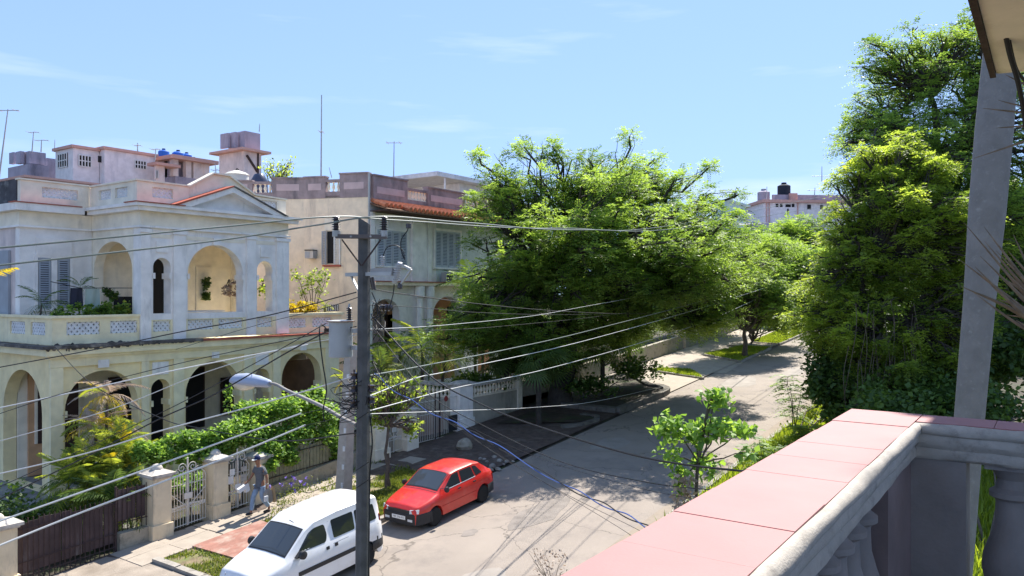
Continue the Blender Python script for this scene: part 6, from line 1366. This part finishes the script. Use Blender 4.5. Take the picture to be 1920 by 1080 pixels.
smalltree('far tree at the end of the lawn strips', (62, 15.3), [el(1500, 500, 64, 4.2, 3.0), el(1545, 560, 62, 2.8, 2), el(1470, 540, 62, 2.6, 2)], 50, 1.4, .7, .25, L_tree, nsp=100, K=5, slen=.9, ll=.32, lw=.06, group='trees lining the street')
smalltree('tree left of the pale grey house among treetops', (54, 22), [el(1300, 470, 56, 4, 2.8), el(1250, 540, 54, 3, 2.5), el(1335, 560, 56, 2.8, 2.2)], 44, 1.4, .7, .25, L_tree2, nsp=100, K=5, slen=.9, ll=.3, lw=.055, group='trees lining the street')
smalltree('rounded treetop under the arched shed', (78, 24), [el(1440, 480, 80, 4.5, 3.4), el(1395, 500, 78, 3.5, 3.4), el(1500, 460, 82, 3.8, 2.8)], 50, 1.7, .9, .3, L_tree, nsp=100, K=5, slen=1.1, ll=.38, lw=.07, group='trees lining the street')
smalltree('tree crown with bright tips against the far white block', (70, 7.0), [el(1560, 500, 70, 4.0, 3.0), el(1530, 530, 68, 3.2, 2.6), el(1610, 490, 68, 3.0, 3.2), el(1565, 570, 66, 3.2, 2.6)], 60, 1.5, .8, .3, L_tree, nsp=110, K=5, slen=1.0, ll=.34, lw=.06, group='trees lining the street')
# far green belt closing the street and the gardens behind
far_e = [el(px, py, d, rr_, rz) for px, py, d, rr_, rz in ((1350, 560, 90, 7, 4), (1420, 570, 100, 7, 4.5), (1500, 575, 95, 7, 4), (1590, 560, 92, 8, 6), (1680, 540, 85, 8, 7), (1780, 520, 80, 9, 8), (1880, 500, 78, 9, 9), (1250, 580, 95, 7, 4), (1160, 560, 90, 6, 4), (1400, 600, 120, 9, 4), (1520, 590, 130, 10, 5), (1640, 560, 130, 12, 8))]
c_ = clump_fill(far_e, 130, 2.6, 1.7, 2.2, .3); P_, U_ = in_clumps([c[:3] for c in c_], [(c[3], c[3], c[4]) for c in c_], 420)
V_, F_, T_ = leaves(P_, .75); o = fol('far_wood', L_tree2, None, V_, F_, T_); tag(o, 'dense far greenery closing off the end of the street', 'wood')
# tall airy tree at the right
E3 = [el(1765, 120, 30, 2.2, 1.2), el(1700, 170, 30, 2.2, 1.6), el(1655, 125, 30, .9, .8), el(1650, 240, 30, 2.0, 1.6), el(1790, 230, 29, 2.4, 2.0), el(1650, 290, 30, 1.4, 1.3), el(1850, 150, 30, 2.2, 2.2), el(1720, 330, 28, 2.2, 1.8), el(1880, 320, 28, 2.6, 2.2), el(1800, 360, 28, 2.6, 1.4)]
E3 += [el(1780, 330, 27, 2.0, 1.4), el(1680, 290, 28, 1.7, 1.2), el(1850, 420, 26, 1.8, 1.3), el(1640, 250, 30, 1.3, 1.0), el(1650, 340, 29, 1.4, 1.2), el(1740, 90, 30, 1.6, .9), el(1820, 80, 30, 1.4, .8)]
cl = clump_fill(E3, 300, .55, .26, .62, .1)
cl += clump_fill([(e[0], e[1], e[2]+.2, e[3]*1.15, e[4]*1.15, e[5]*1.25) for e in E3], 45, .35, .2, .7, .93)
smalltr = tree('tall_tree', 'tall airy tree with dark forked limbs against the sky at the upper right', 'tree', (34.0, 3.2, gz(34)), cl, .3, L_tree, m_barkd, K=5, nsp=40, slen=.45, ll=.14, lw=.026, forks=[at(1770, 430, 28.5), at(1760, 290, 28.5), at(1800, 270, 28.8), at(1690, 240, 29.3), at(1830, 210, 29.3), at(1745, 180, 29.5)])
# vine clad yellow green tree in front of it
E4 = [el(1700, 300, 25, 1.3, .9), el(1530, 590, 26, .9, .8), el(1650, 330, 25, 1.1, 1.1), el(1610, 440, 25.5, 1.3, 1.2), el(1660, 400, 24.5, 1.7, 1.3), el(1745, 400, 24, 1.5, 1.2), el(1800, 450, 23.5, 1.2, 1.3), el(1585, 540, 25, 1.2, 1.2), el(1640, 520, 24.5, 1.6, 1.3), el(1730, 520, 24, 1.6, 1.4), el(1790, 570, 24, 1.2, 1.3), el(1600, 640, 24.5, 1.2, 1.1), el(1680, 650, 24, 1.6, 1.4), el(1760, 650, 24, 1.5, 1.2)]
cl = clump_fill(E4, 300, .40, .17, .42, .15)
cl += clump_fill([(e[0], e[1], e[2]+.1, e[3]*1.12, e[4]*1.12, e[5]*1.2) for e in E4], 60, .26, .18, .5, .93)
tree('vine_clad_tree', 'yellow green vine clad tree standing at the near kerb left of the palm trunk', 'tree', (25.9, 4.7, gz(25.9)), cl, .3, L_vine, m_barkd, K=5, nsp=46, slen=.36, ll=.125, lw=.027, forks=[at(1640, 720, 24.2), at(1625, 600, 24.4), at(1610, 500, 24.6), at(1700, 600, 24.2), at(1660, 480, 24.5)], droop=.5)
E4b = [el(1590, 700, 24.8, 1.0, 1.0), el(1650, 730, 24, 1.2, 1.0), el(1560, 620, 27, .9, .9), el(1730, 730, 23.5, 1.2, .9), el(1560, 750, 25, .7, .7)]
cl = clump_fill(E4b, 46, .55, .5, .4, .2)
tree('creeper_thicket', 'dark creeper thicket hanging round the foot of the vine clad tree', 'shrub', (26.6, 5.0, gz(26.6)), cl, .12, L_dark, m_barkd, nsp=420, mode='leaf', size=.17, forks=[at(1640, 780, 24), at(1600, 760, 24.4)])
# bare hanging vines
hvn = thing('hanging_vines', 'bare grey hanging vines in front of the dark thicket', 'vine', at(1650, 760, 23.4))
for k in range(26):
    x = random.uniform(1590, 1720); y0 = random.uniform(560, 680); MB().tube(bez([at(x, y0, 23.2), at(x+random.uniform(-14, 14), y0+55, 23.1), at(x+random.uniform(-25, 25), y0+110+random.uniform(0, 60), 23.3)], 5), .012, 4).build('vine_stem', m_bark, hvn)
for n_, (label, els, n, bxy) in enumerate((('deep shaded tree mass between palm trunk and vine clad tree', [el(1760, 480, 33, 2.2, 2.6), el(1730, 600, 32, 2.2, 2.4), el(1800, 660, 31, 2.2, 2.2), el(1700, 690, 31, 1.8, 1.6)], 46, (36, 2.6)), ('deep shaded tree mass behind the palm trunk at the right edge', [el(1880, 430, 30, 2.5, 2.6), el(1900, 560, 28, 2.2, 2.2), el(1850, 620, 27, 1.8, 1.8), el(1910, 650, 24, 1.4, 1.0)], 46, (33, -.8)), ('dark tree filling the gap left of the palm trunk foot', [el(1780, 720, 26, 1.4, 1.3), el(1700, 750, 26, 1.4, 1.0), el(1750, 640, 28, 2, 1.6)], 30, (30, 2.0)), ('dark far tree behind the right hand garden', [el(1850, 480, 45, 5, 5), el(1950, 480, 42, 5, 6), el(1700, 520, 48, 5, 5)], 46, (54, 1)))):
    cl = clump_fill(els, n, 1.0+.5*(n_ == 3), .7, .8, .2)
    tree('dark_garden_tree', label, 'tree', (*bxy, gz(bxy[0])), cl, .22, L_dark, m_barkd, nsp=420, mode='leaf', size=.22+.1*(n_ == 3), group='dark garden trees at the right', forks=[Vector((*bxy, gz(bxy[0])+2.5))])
# plants along the near kerb
def broad_bush(name, label, cat, base, ells, n, size, lm, group=None, stems=5, individual=0, kind_part='foliage'):
    t = thing(name, label, cat, base, group); b = Vector(base); mb = MB()
    c_ = clump_fill(ells, max(6, int(n/28)), .3*max(e[3] for e in ells)+.05, .3*max(e[5] for e in ells)+.04, .12, .1)
    for c in c_[:stems]: mb.tube(limb_path(b, c[:3], .15, 5), [.03, .026, .02, .016, .012, .006], 5)
    mb.build('stem', m_bark, t, smooth=True)
    P, U = in_clumps([c[:3] for c in c_], [(c[3], c[3], c[4]) for c in c_], int(n/len(c_)), .2)
    V, F, T = leaves(P, size, .8, .75); fol(kind_part, lm, t, V, F, T); return t, P
# heart leaved sapling close to the balcony
hb_ = at(1300, 985, 12.6); hbz = gz(hb_.x)
hl = thing('heart_leaf_sapling', 'bright heart leaved sapling rising in front of the road just beyond the pink coping', 'sapling', (hb_.x, hb_.y, hbz))
heart = []
for i in range(13):
    a = i/12*2*math.pi; r_ = .5*(1-.25*math.cos(a))*(1 if i not in (0, 12) else .72); heart.append((-.5*math.cos(a)*1.05+.45, .46*math.sin(a), -.10*abs(math.sin(a))))
hV = [(0, 0, 0)]; ring = [(0.02, 0, 0), (-.10, .18, -.03), (-.06, .36, -.07), (.12, .46, -.09), (.38, .42, -.10), (.65, .26, -.10), (1.0, 0, -.16), (.65, -.26, -.10), (.38, -.42, -.10), (.12, -.46, -.09), (-.06, -.36, -.07), (-.10, -.18, -.03)]
def heart_mesh(tint):
    V = np.array([(.45, 0, .04)]+ring)*.15; F = np.array([(0, i+1, (i+1) % 12+1, (i+1) % 12+1) for i in range(12)]); F = np.array([(0, i+1, (i+1) % 12+1) for i in range(12)])
    o = fol('leaf', L_hedge, None, V, F, np.full(13, tint), kind=None); me = o.data; bpy.data.objects.remove(o); return me
hms = [heart_mesh(t_) for t_ in (.1, .35, .6, .95)]
HE = [((1255, 800), .34, .30, 55), ((1300, 810), .36, .26, 40), ((1345, 745), .30, .26, 42), ((1350, 800), .42, .22, 55), ((1395, 805), .26, .16, 20), ((1255, 855), .25, .2, 16), ((1320, 870), .30, .25, 30), ((1275, 895), .22, .3, 22), ((1400, 850), .22, .12, 12)]
stm = MB(); stm.tube(bez([(hb_.x, hb_.y, hbz), at(1305, 940, 12.7), at(1312, 850, 12.8), at(1330, 760, 12.9), at(1345, 735, 12.9)], 6), .028, 6)
for (px, py), rh, rv, n in HE:
    c = at(px, py, 12.8+random.uniform(-.2, .2)); stm.tube(limb_path(at(1312, 870, 12.8), c, .2, 4), [.018, .015, .012, .009, .005], 5)
    for k in range(n):
        u = Vector([random.gauss(0, 1) for _ in range(3)]).normalized(); p = c+Vector((u.x*rh, u.y*rh, u.z*rv))*random.uniform(.4, 1.1)
        inst('leaf', random.choice(hms), hl, aim(p, random.uniform(0, 6.28), R(random.uniform(-75, 0)), random.uniform(.5, .95), R(random.uniform(-35, 35))))
stm.build('stem', m_bark, hl, smooth=True)
P_ = np.concatenate([in_clumps([tuple(at(px, py, 12.8))], [(rh, rh, rv)], int(n*3), .3)[0] for (px, py), rh, rv, n in HE]); V_, F_, T_ = leaves(P_, .105, .5, .8); fol('small_leaves', L_hedge, hl, V_, F_, T_)
# withered hanging leaves under it
P_ = np.array([at(random.uniform(1262, 1300), random.uniform(890, 960), 12.6+random.uniform(-.2, .2)) for _ in range(170)]); V_, F_, T_ = leaves(P_, .10, .1); fol('withered_leaves', L_dry, hl, V_, F_, T_*.6)
# feathery weeds by the kerb
for i, (px, py, d, hgt, lab) in enumerate(((1490, 790, 26.5, 2.4, 'feathery tree seedling leaning over the near kerb'), (1440, 850, 22, 1.2, 'low feathery seedling beside the near kerb'), (1545, 740, 30, 2.0, 'thin leafy sapling left of the creeper thicket'), (1500, 800, 24, 1.3, 'bright green weed bush above the pink coping'), (1560, 790, 22, 1.4, 'bright weed bush left of the palm trunk'))):
    b = at(px, py, d); bz = gz(b.x); t = thing('roadside_seedling', lab, 'plant', (b.x, b.y, bz), 'weeds along the near kerb'); mb = MB(); Pp, Dd = [], []
    for s in range(3):
        tip = Vector((b.x+random.uniform(-.4, .4), b.y+random.uniform(-.4, .4), bz+hgt*random.uniform(.7, 1.1))); pth = limb_path((b.x, b.y, bz), tip, .1, 8); mb.tube(pth, [.022-.002*j for j in range(9)], 5)
        for j in range(3, 9):
            for k in range(5): a = random.uniform(0, 6.28); Pp.append(pth[j]); Dd.append((math.cos(a), math.sin(a), random.uniform(.0, .5)))
    mb.build('stem', m_bark, t); V, F, T = sprays(np.array(Pp), unit(np.array(Dd)), 9, .62, .15, .028, .5, .15); fol('foliage', L_tree if i in (0, 1, 2) else L_vine, t, V, F, T)
broad_bush('kerb_weeds', 'mass of bright green weeds between near kerb and balcony', 'shrub', (27, 7.2, gz(27)), [(24+3.2*k, 6.3+.2*math.sin(k), gz(24+3.2*k)+.35, 1.6, 1.0, .4) for k in range(6)], 5200, .13, L_grassf)
broad_bush('creeper_patch', 'yellow green creeping plants in the sunlit garden seen between the balusters', 'shrub', (13, -.6, gz(13)), [(11+1.6*k, -.9+.5*math.sin(k*2), gz(11)+.5+.25*k, 1.2, 1.3, .6) for k in range(8)], 9000, .15, L_vine)
broad_bush('garden_shrub', 'shady green shrub at the foot of the palm trunk', 'shrub', (20, 1.2, gz(20)), [el(1860, 760, 22, 1.6, 1.0), el(1760, 760, 22, 1.6, 1.0), el(1680, 780, 21, 1.3, .8)], 5200, .16, L_dark)
sheet('side_garden', m_verge, 4.5, 30, -6, 3.15, .0, 1)
grass('side_garden_grass', [[(9, -3), (26, -3), (26, 3.1), (9, 3.1)]], 330, .3, L_grassf, wd=.04, patch=1, off=0)
# dry weed stalks by the near pavement
dw = thing('dry_weed', 'dry brown weed with bare twigs in front of the asphalt near the bottom', 'weed', at(1040, 1100, 9.5))
rt = at(1036, 1110, 9.5)
for k in range(12):
    e = at(random.uniform(985, 1065), random.uniform(1022, 1075), 9.5+random.uniform(-.2, .2)); pth = limb_path(rt, e, .2, 5); MB().tube(pth, [.006, .005, .004, .003, .003, .002], 4).build('twig', m_dryleaf, dw)
P_ = np.array([at(random.uniform(1000, 1062), random.uniform(1030, 1078), 9.5+random.uniform(-.15, .15)) for _ in range(120)]); V_, F_, T_ = leaves(P_, .035, .1); fol('seed_heads', L_dry, dw, V_, F_, T_)
# ------------------------------------------------------------------ garden plants on the far side
fr_a = frond_mesh('frond', L_palm, 1.25, 26, .36, .024, .75, .6, .55); fr_b = frond_mesh('frond', L_palmd, 1.3, 24, .36, .018, .8, .5, .5); fr_d = frond_mesh('frond', L_dry, 1.15, 22, .24, .016, 1.0, .2, .5); fr_y = frond_mesh('frond', L_yel, 1.0, 20, .26, .018, .7, .6, .35)
def palm(label, base, h, nf, meshes, s=1.0, tr=.06, lean=(0, 0), name='garden_palm', group=None, up=50, stems=1):
    t = thing(name, label, 'palm', base, group); b = Vector(base)
    for q in range(stems):
        top = b+Vector((lean[0]+random.uniform(-.35, .35)*(stems > 1), lean[1]+random.uniform(-.35, .35)*(stems > 1), h*random.uniform(.7, 1) if stems > 1 else h)); MB().tube(limb_path(b+Vector((random.uniform(-.15, .15), random.uniform(-.15, .15), -.1)), top, .05, 5), [tr*1.2, tr, tr, tr*.9, tr*.9, tr*.7], 8).build('trunk', m_bark, t, smooth=True)
        for k in range(nf): inst('frond', random.choice(meshes), t, aim(top, k*2.4+q, R(up*math.sin(k*1.7+q)+18), s*random.uniform(.8, 1.15), R(random.uniform(-15, 15))))
    return t
yard = lambda px, py, y: on_y(px, py, y)
q = yard(150, 900, 21.0); palm('areca palm clump on the left in the villa garden, with bright upright fronds', (q.x, q.y, gz(q.x)+.1), 1.7, 15, [fr_a, fr_a, fr_b], .85, .04, stems=4, group='areca palms in the villa garden', up=75)
q = yard(222, 880, 20.6); palm('areca palm clump on the right in the villa garden, yellowing beside the gate pillar', (q.x, q.y, gz(q.x)+.1), 1.9, 15, [fr_a, fr_a, fr_a, fr_y, fr_b], .85, .04, stems=4, group='areca palms in the villa garden', up=75)
q = yard(235, 870, 20.9); palm('bright areca palm rising highest behind the gate pillar', (q.x, q.y, gz(q.x)+.1), 2.7, 14, [fr_a, fr_a, fr_a, fr_y], .8, .04, stems=2, group='areca palms in the villa garden', up=75)
q = yard(185, 870, 21.5); palm('withered areca palm with grey brown dead fronds before the largest arch', (q.x, q.y, gz(q.x)+.1), 3.5, 20, [fr_d, fr_d, fr_d, fr_y, fr_a], .85, .05, stems=3, group='areca palms in the villa garden', up=45)
q = yard(215, 900, 20.0); palm('low bushy palm directly behind the dark sheeted fence', (q.x, q.y, gz(q.x)+.1), .9, 16, [fr_b, fr_a], .9, .05, stems=2, group='areca palms in the villa garden', up=60)
bushes = (('dense dark shrub at the left edge before the side arch', (30, 850, 21.6), [(0, 0, .8, 1.3, 1.0, 1.1), (1.0, -.3, .4, .8, .7, .6)], 5200, .11, L_dark), ('low dark shrubs behind the sheeted fence', (95, 1000, 20.2), [(0, 0, .3, 1.2, .5, .4), (1, .2, .3, .8, .4, .3)], 1800, .09, L_dark), ('small shrub at the foot of the arcade behind the chalky gate', (345, 900, 21.5), [(0, 0, .5, .7, .5, .4), (.9, .3, .4, .7, .5, .4)], 1500, .10, L_hedge))
for lab, (px, py, y), els, n, sz, lm in bushes:
    q = on_y(px, py, y); g = gz(q.x); broad_bush('garden_bush', lab, 'bush', (q.x, q.y, g), [(q.x+e[0], q.y+e[1], g+e[2], *e[3:]) for e in els], n, sz, lm, 'bushes in the villa garden')
tag(MB().box(10.4, 11.2, 19.9, 22.6, gz(10.8), gz(10.8)+.16).build('garden_border', m_stone, None), 'low pale stone border of the garden bed behind the dark fence', 'border')
# climbing hedge
hd = thing('climbing_hedge', 'bright green climbing hedge tumbling over the slatted fence', 'hedge', (16, 19.6, gz(16)))
HC = []
for px, py, r_, y in ((280, 850, .35, 19.9), (310, 850, .4, 19.9), (350, 835, .45, 19.8), (385, 828, .5, 19.7), (420, 815, .55, 19.6), (395, 850, .45, 19.6), (455, 800, .55, 19.6), (440, 835, .5, 19.5), (490, 780, .6, 19.6), (480, 820, .55, 19.4), (530, 770, .65, 19.6), (520, 815, .6, 19.4), (570, 765, .65, 19.6), (565, 810, .65, 19.3), (610, 775, .6, 19.6), (605, 820, .55, 19.3), (635, 800, .5, 19.5), (500, 850, .45, 19.25), (548, 850, .35, 19.2), (470, 770, .35, 19.9), (590, 745, .35, 19.8), (520, 860, .4, 19.15), (615, 850, .3, 19.2), (355, 860, .35, 19.7), (505, 880, .3, 19.05)):
    p = on_y(px, py, y); 
    for k in range(3): HC.append((p.x+random.uniform(-.3, .3), p.y+random.uniform(-.2, .3), p.z+random.uniform(-.12, .18), r_*.95, r_*.75))
P_, U_ = in_clumps([c[:3] for c in HC], [(c[3], c[3]*.8, c[4]) for c in HC], 430, .55); V_, F_, T_ = leaves(P_, .115, .9, .7); fol('foliage', L_hedge, hd, V_, F_, T_)
mb = MB()
for c in HC[::6]: mb.tube(limb_path((c[0], 19.5, gz(c[0])), c[:3], .3, 5), [.03, .025, .02, .015, .01, .006], 5)
mb.build('stem', m_bark, hd)
vt = MB(); vp = [on_y(437, 745, 22.3), on_y(434, 725, 22.2), on_y(424, 712, 22.2)]; P_ = np.array([on_y(425+random.uniform(-4, 10), random.uniform(722, 770), 22.0) for _ in range(90)]); V_, F_, T_ = leaves(P_, .12, .3); o = fol('hanging_shoot', L_hedge, None, V_, F_, T_, kind=None); tag(o, 'single climbing shoot hanging in front of the second large arch', 'vine')
# slender street tree with yellowish leaves
smalltree('slender young tree with yellow green leaves between dark pole and red hatchback', (16.9, 16.4), [el(722, 720, 24, .75, .38), el(775, 728, 24.5, .6, .4), el(700, 760, 23.6, .4, .4), el(750, 770, 24, .45, .4), el(770, 805, 24, .3, .2), el(710, 790, 23.8, .4, .3)], 34, .26, .2, .065, L_vine, mode='leaf', size=.13, nsp=42, mind=.25, forks=[at(728, 850, 23.5), at(728, 800, 23.6)])
# palms and fan palms in the corner villa garden
for px, py, y, h, m_, s, lab in ((790, 700, 22.3, 2.3, [fr_b, fr_a], 1.25, 'glossy garden palm before the blue columns of the corner villa'), (750, 690, 23.2, 1.9, [fr_b], 1.35, 'dark drooping palm beside the arch of the corner villa'), (835, 700, 22, 1.8, [fr_b, fr_a], 1.2, 'low palm to the right of the blue columns'), (905, 700, 23, 3.0, [fr_b], 1.3, 'dull green palm under the edge of the big tree'), (935, 690, 22, 3.6, [fr_b], 1.4, 'tall dull palm against the pale green wall'), (885, 690, 22.6, 4.6, [fr_b], 1.6, 'leaning dull palm at the left rim of the big tree'), (960, 690, 21.5, 4.8, [fr_b], 1.6, 'tallest dull palm tucked under the big tree'), (715, 700, 22.6, 1.5, [fr_b, fr_a], 1.3, 'low palm right beside the dark pole')):
    q = on_y(px, py, y); palm(lab, (q.x, q.y, 2.6), h, 15, m_, s, .07, group='palms in the corner villa garden', up=50)
fan = fan_mesh('fan_leaf', L_palmd, .75, 20, .028, .5); fan2 = fan_mesh('fan_leaf', L_dark, .75, 20, .028, .8)
for (px, py, d, h, lab) in ((1010, 800, 31.5, 2.6, 'fan palm in front of the big trunk, its leaves hanging over the wall'), (950, 770, 32.5, 2.4, 'fan palm leaning over the end of the garden wall'), (1130, 740, 33, 2.2, 'dark fan palm in the kerbed bed right of the big trunk'), (1060, 760, 32, 1.9, 'small fan palm at the foot of the big trunk'), (1180, 700, 36, 2.0, 'dark fan palm at the far end of the kerbed bed')):
    b = gnd(px, py); t = thing('fan_palm', lab, 'palm', b, 'fan palms under the big tree'); top = Vector(b)+Vector((0, 0, h)); MB().tube([b, top], [.12, .1], 8).build('trunk', m_barkd, t, smooth=True)
    for k in range(20): inst('fan_leaf', fan if d < 33 else fan2, t, aim(top, k*2.4, R(45*math.sin(k*1.3)-5), random.uniform(.85, 1.2), R(random.uniform(-30, 30))))
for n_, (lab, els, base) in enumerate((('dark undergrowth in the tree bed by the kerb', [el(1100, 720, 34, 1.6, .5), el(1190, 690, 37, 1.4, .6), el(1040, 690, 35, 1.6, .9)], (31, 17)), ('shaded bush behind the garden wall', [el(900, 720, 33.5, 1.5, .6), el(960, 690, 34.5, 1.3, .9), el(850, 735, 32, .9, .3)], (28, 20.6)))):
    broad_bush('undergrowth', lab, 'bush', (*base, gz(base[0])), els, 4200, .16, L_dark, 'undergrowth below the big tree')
q = on_y(750, 800, 20.3); palm('bright green palm behind the tall barred garden gate', (q.x, q.y, gz(q.x)), 1.6, 12, [fr_a], .8, .05, group='palms behind the street gates'); q = on_y(650, 800, 20.6); palm('palm peeping out left of the dark pole above the pillar', (q.x, q.y, gz(q.x)), 2.6, 9, [fr_a, fr_y], .7, .05, group='palms behind the street gates')
# plants on the villa terraces
def terrace(px, py, y, z): q = on_y(px, py, y); return (q.x, q.y, z)
b = terrace(585, 585, 24.2, 5.76); t = thing('terrace_tree', 'potted small tree with bright leaves on the right terrace of the arcaded villa', 'potted plant', b, 'plants on the terraces')
MB().lathe([(.14, 0), (.2, .35), (.22, .37)], (0, 0, 0), 14).build('pot', m_potc, t, local=True, smooth=True)
mb = MB(); Pl = []
for px, py in ((598, 525), (578, 528), (610, 515), (570, 545), (556, 518), (600, 545), (585, 515)):
    c = on_y(px, py, 24.2); mb.tube(limb_path(Vector(b)+Z*.3, c, .12, 5), [.025, .022, .018, .014, .01, .006], 5); Pl += [c+Vector([random.gauss(0, .13) for _ in range(3)]) for _ in range(75)]
mb.build('stem', m_bark, t); V_, F_, T_ = leaves(np.array(Pl), .12, .9, .6); fol('foliage', L_vine, t, V_, F_, T_)
b = terrace(560, 585, 23.9, 5.76); palm('small potted palm on the right terrace rail', b, .75, 12, [fr_a], .5, .05, group='plants on the terraces', name='terrace_palm'); b = terrace(609, 585, 23.6, 5.76); palm('little fan shaped potted palm at the right end of the terrace', b, 1.0, 8, [fr_a], .35, .04, group='plants on the terraces', name='terrace_palm')
b = terrace(550, 590, 23.6, 5.76); broad_bush('croton', 'yellow leafed croton behind the right lattice rail', 'potted plant', b, [(b[0], b[1], 6.7, .5, .3, .3), (b[0]+.7, b[1], 6.65, .5, .3, .25)], 900, .12, L_yel, 'plants on the terraces')
b = terrace(150, 590, 24.5, 5.72); palm('spindly potted palm on the left terrace in front of the shutters', b, 1.7, 9, [fr_b], .5, .03, group='plants on the terraces', name='terrace_palm'); b = terrace(78, 585, 24.6, 5.72); palm('arching potted palm left of the shutters', b, 1.2, 7, [fr_b], .7, .03, group='plants on the terraces', name='terrace_palm')
b = terrace(130, 590, 23.6, 5.72); broad_bush('terrace_plants', 'row of green potted plants along the left lattice rail', 'potted plant', b, [(b[0]+.55*k, b[1]+.2, 6.7, .35, .25, .28) for k in range(4)], 1500, .11, L_tree, 'plants on the terraces')
for px, py, y, r_, lm, lab in ((206, 554, 24.8, .22, L_dark, 'hanging bushy plant on the wall of the left terrace'), (388, 532, 25.8, .17, L_palmd, 'green hanging plant on the wall inside the large upper arch'), (387, 556, 25.8, .1, L_dark, 'small dark hanging basket below the green one'), (430, 540, 24.0, .3, L_dry, 'withered hanging plant beside the right jamb of the large upper arch'), (494, 545, 24.2, .28, L_vine, 'leafy plant seen through the narrow right upper arch')):
    c = on_y(px, py, y); broad_bush('hanging_plant', lab, 'hanging plant', (c.x, c.y, c.z+r_), [(c.x, c.y, c.z, r_, r_*.8, r_*1.4)], 260, .10, lm, 'hanging plants on the balcony', 2)
# washing line with two cloths
for px0, px1, y0, y1, mt, lab in ((132, 155, 540, 578, m_cloth1, 'black garment hanging on the line of the left terrace'), (160, 187, 541, 588, m_cloth2, 'pale green towel hanging on the line of the left terrace')):
    a, b2_ = on_y(px0, y0, 23.9), on_y(px1, y1, 23.9); mb = MB(); n = 10
    for i in range(n+1):
        for j in range(5): f = i/n; z = a.z+(b2_.z-a.z)*j/4; mb.v.append((a.x+(b2_.x-a.x)*f, 23.9+.03*math.sin(f*9+j*.5), z))
    for i in range(n):
        for j in range(4): mb.f.append((i*5+j, i*5+j+1, i*5+j+6, i*5+j+5))
    o = mb.build('laundry', mt, None, smooth=True); tag(o, lab, 'laundry', 'washing on the terrace line')
o = MB().tube([on_y(95, 528, 23.9), on_y(150, 540, 23.9), on_y(255, 540, 23.9)], .012, 5).build('washing_line', m_wire, None); tag(o, 'washing line across the left terrace', 'line')
tb_ = thing('terrace_table', 'low white table behind the rail inside the large upper arch', 'table', (15.6, 24.2, 5.72)); part('table_top', m_wht, tb_, (15.0, 16.5, 23.9, 24.5, 6.62, 6.67))
for x in (15.05, 16.4):
    for y in (23.95, 24.4): part('leg', m_wht, tb_, (x, x+.05, y, y+.05, 5.72, 6.62))
# violet flowering weed on the verge
b = gnd(555, 945); vw = thing('flowering_weed', 'weed with violet flowers on the verge behind the white van', 'plant', b); Pp = np.array([Vector(b)+Vector((random.gauss(0, .35), random.gauss(0, .3), abs(random.gauss(.35, .2)))) for _ in range(420)]); V_, F_, T_ = leaves(Pp, .06, .6, .4); fol('foliage', L_grass, vw, V_, F_, T_)
for k in range(14): p = Vector(b)+Vector((random.gauss(0, .35), random.gauss(0, .3), random.uniform(.5, .75))); V_, F_, T_ = leaves(np.array([p]*6), .07, .8, .8); fol('flower', L_flow, vw, V_, F_, T_, kind=None)
# yellow frond tip entering at the left edge and thin bare tree behind the roofs
b = at(-95, 560, 15); t = thing('palm_frond', 'bright yellow palm frond tip entering at the left edge', 'palm leaf', b); inst('frond', frond_mesh('frond', L_yel, 1.5, 26, .3, .02, .35, .6, .7), t, aim(b, HEAD-R(90), R(25)))
bt = at(515, 340, 44); t = thing('bare_tree', 'sparse light tree crown showing above the mauve parapet right of the tower', 'tree', (bt.x, bt.y, gz(bt.x))); mb = MB(); Pp = []
mb.tube([(bt.x, bt.y, gz(bt.x)), tuple(bt-Z*.5)], [.2, .12], 7)
for k in range(26):
    e = at(random.uniform(490, 555), random.uniform(300, 330), 44+random.uniform(-1, 1)); pth = limb_path(bt-Z*.5, e, .3, 5); mb.tube(pth, [.05, .04, .03, .025, .018, .01], 4); Pp += [p+Vector([random.gauss(0, .15) for _ in range(3)]) for p in pth[3:] for _ in range(5)]
mb.build('trunk', m_bark, t); V_, F_, T_ = leaves(np.array(Pp), .16); fol('crown', L_vine, t, V_, F_, T_)
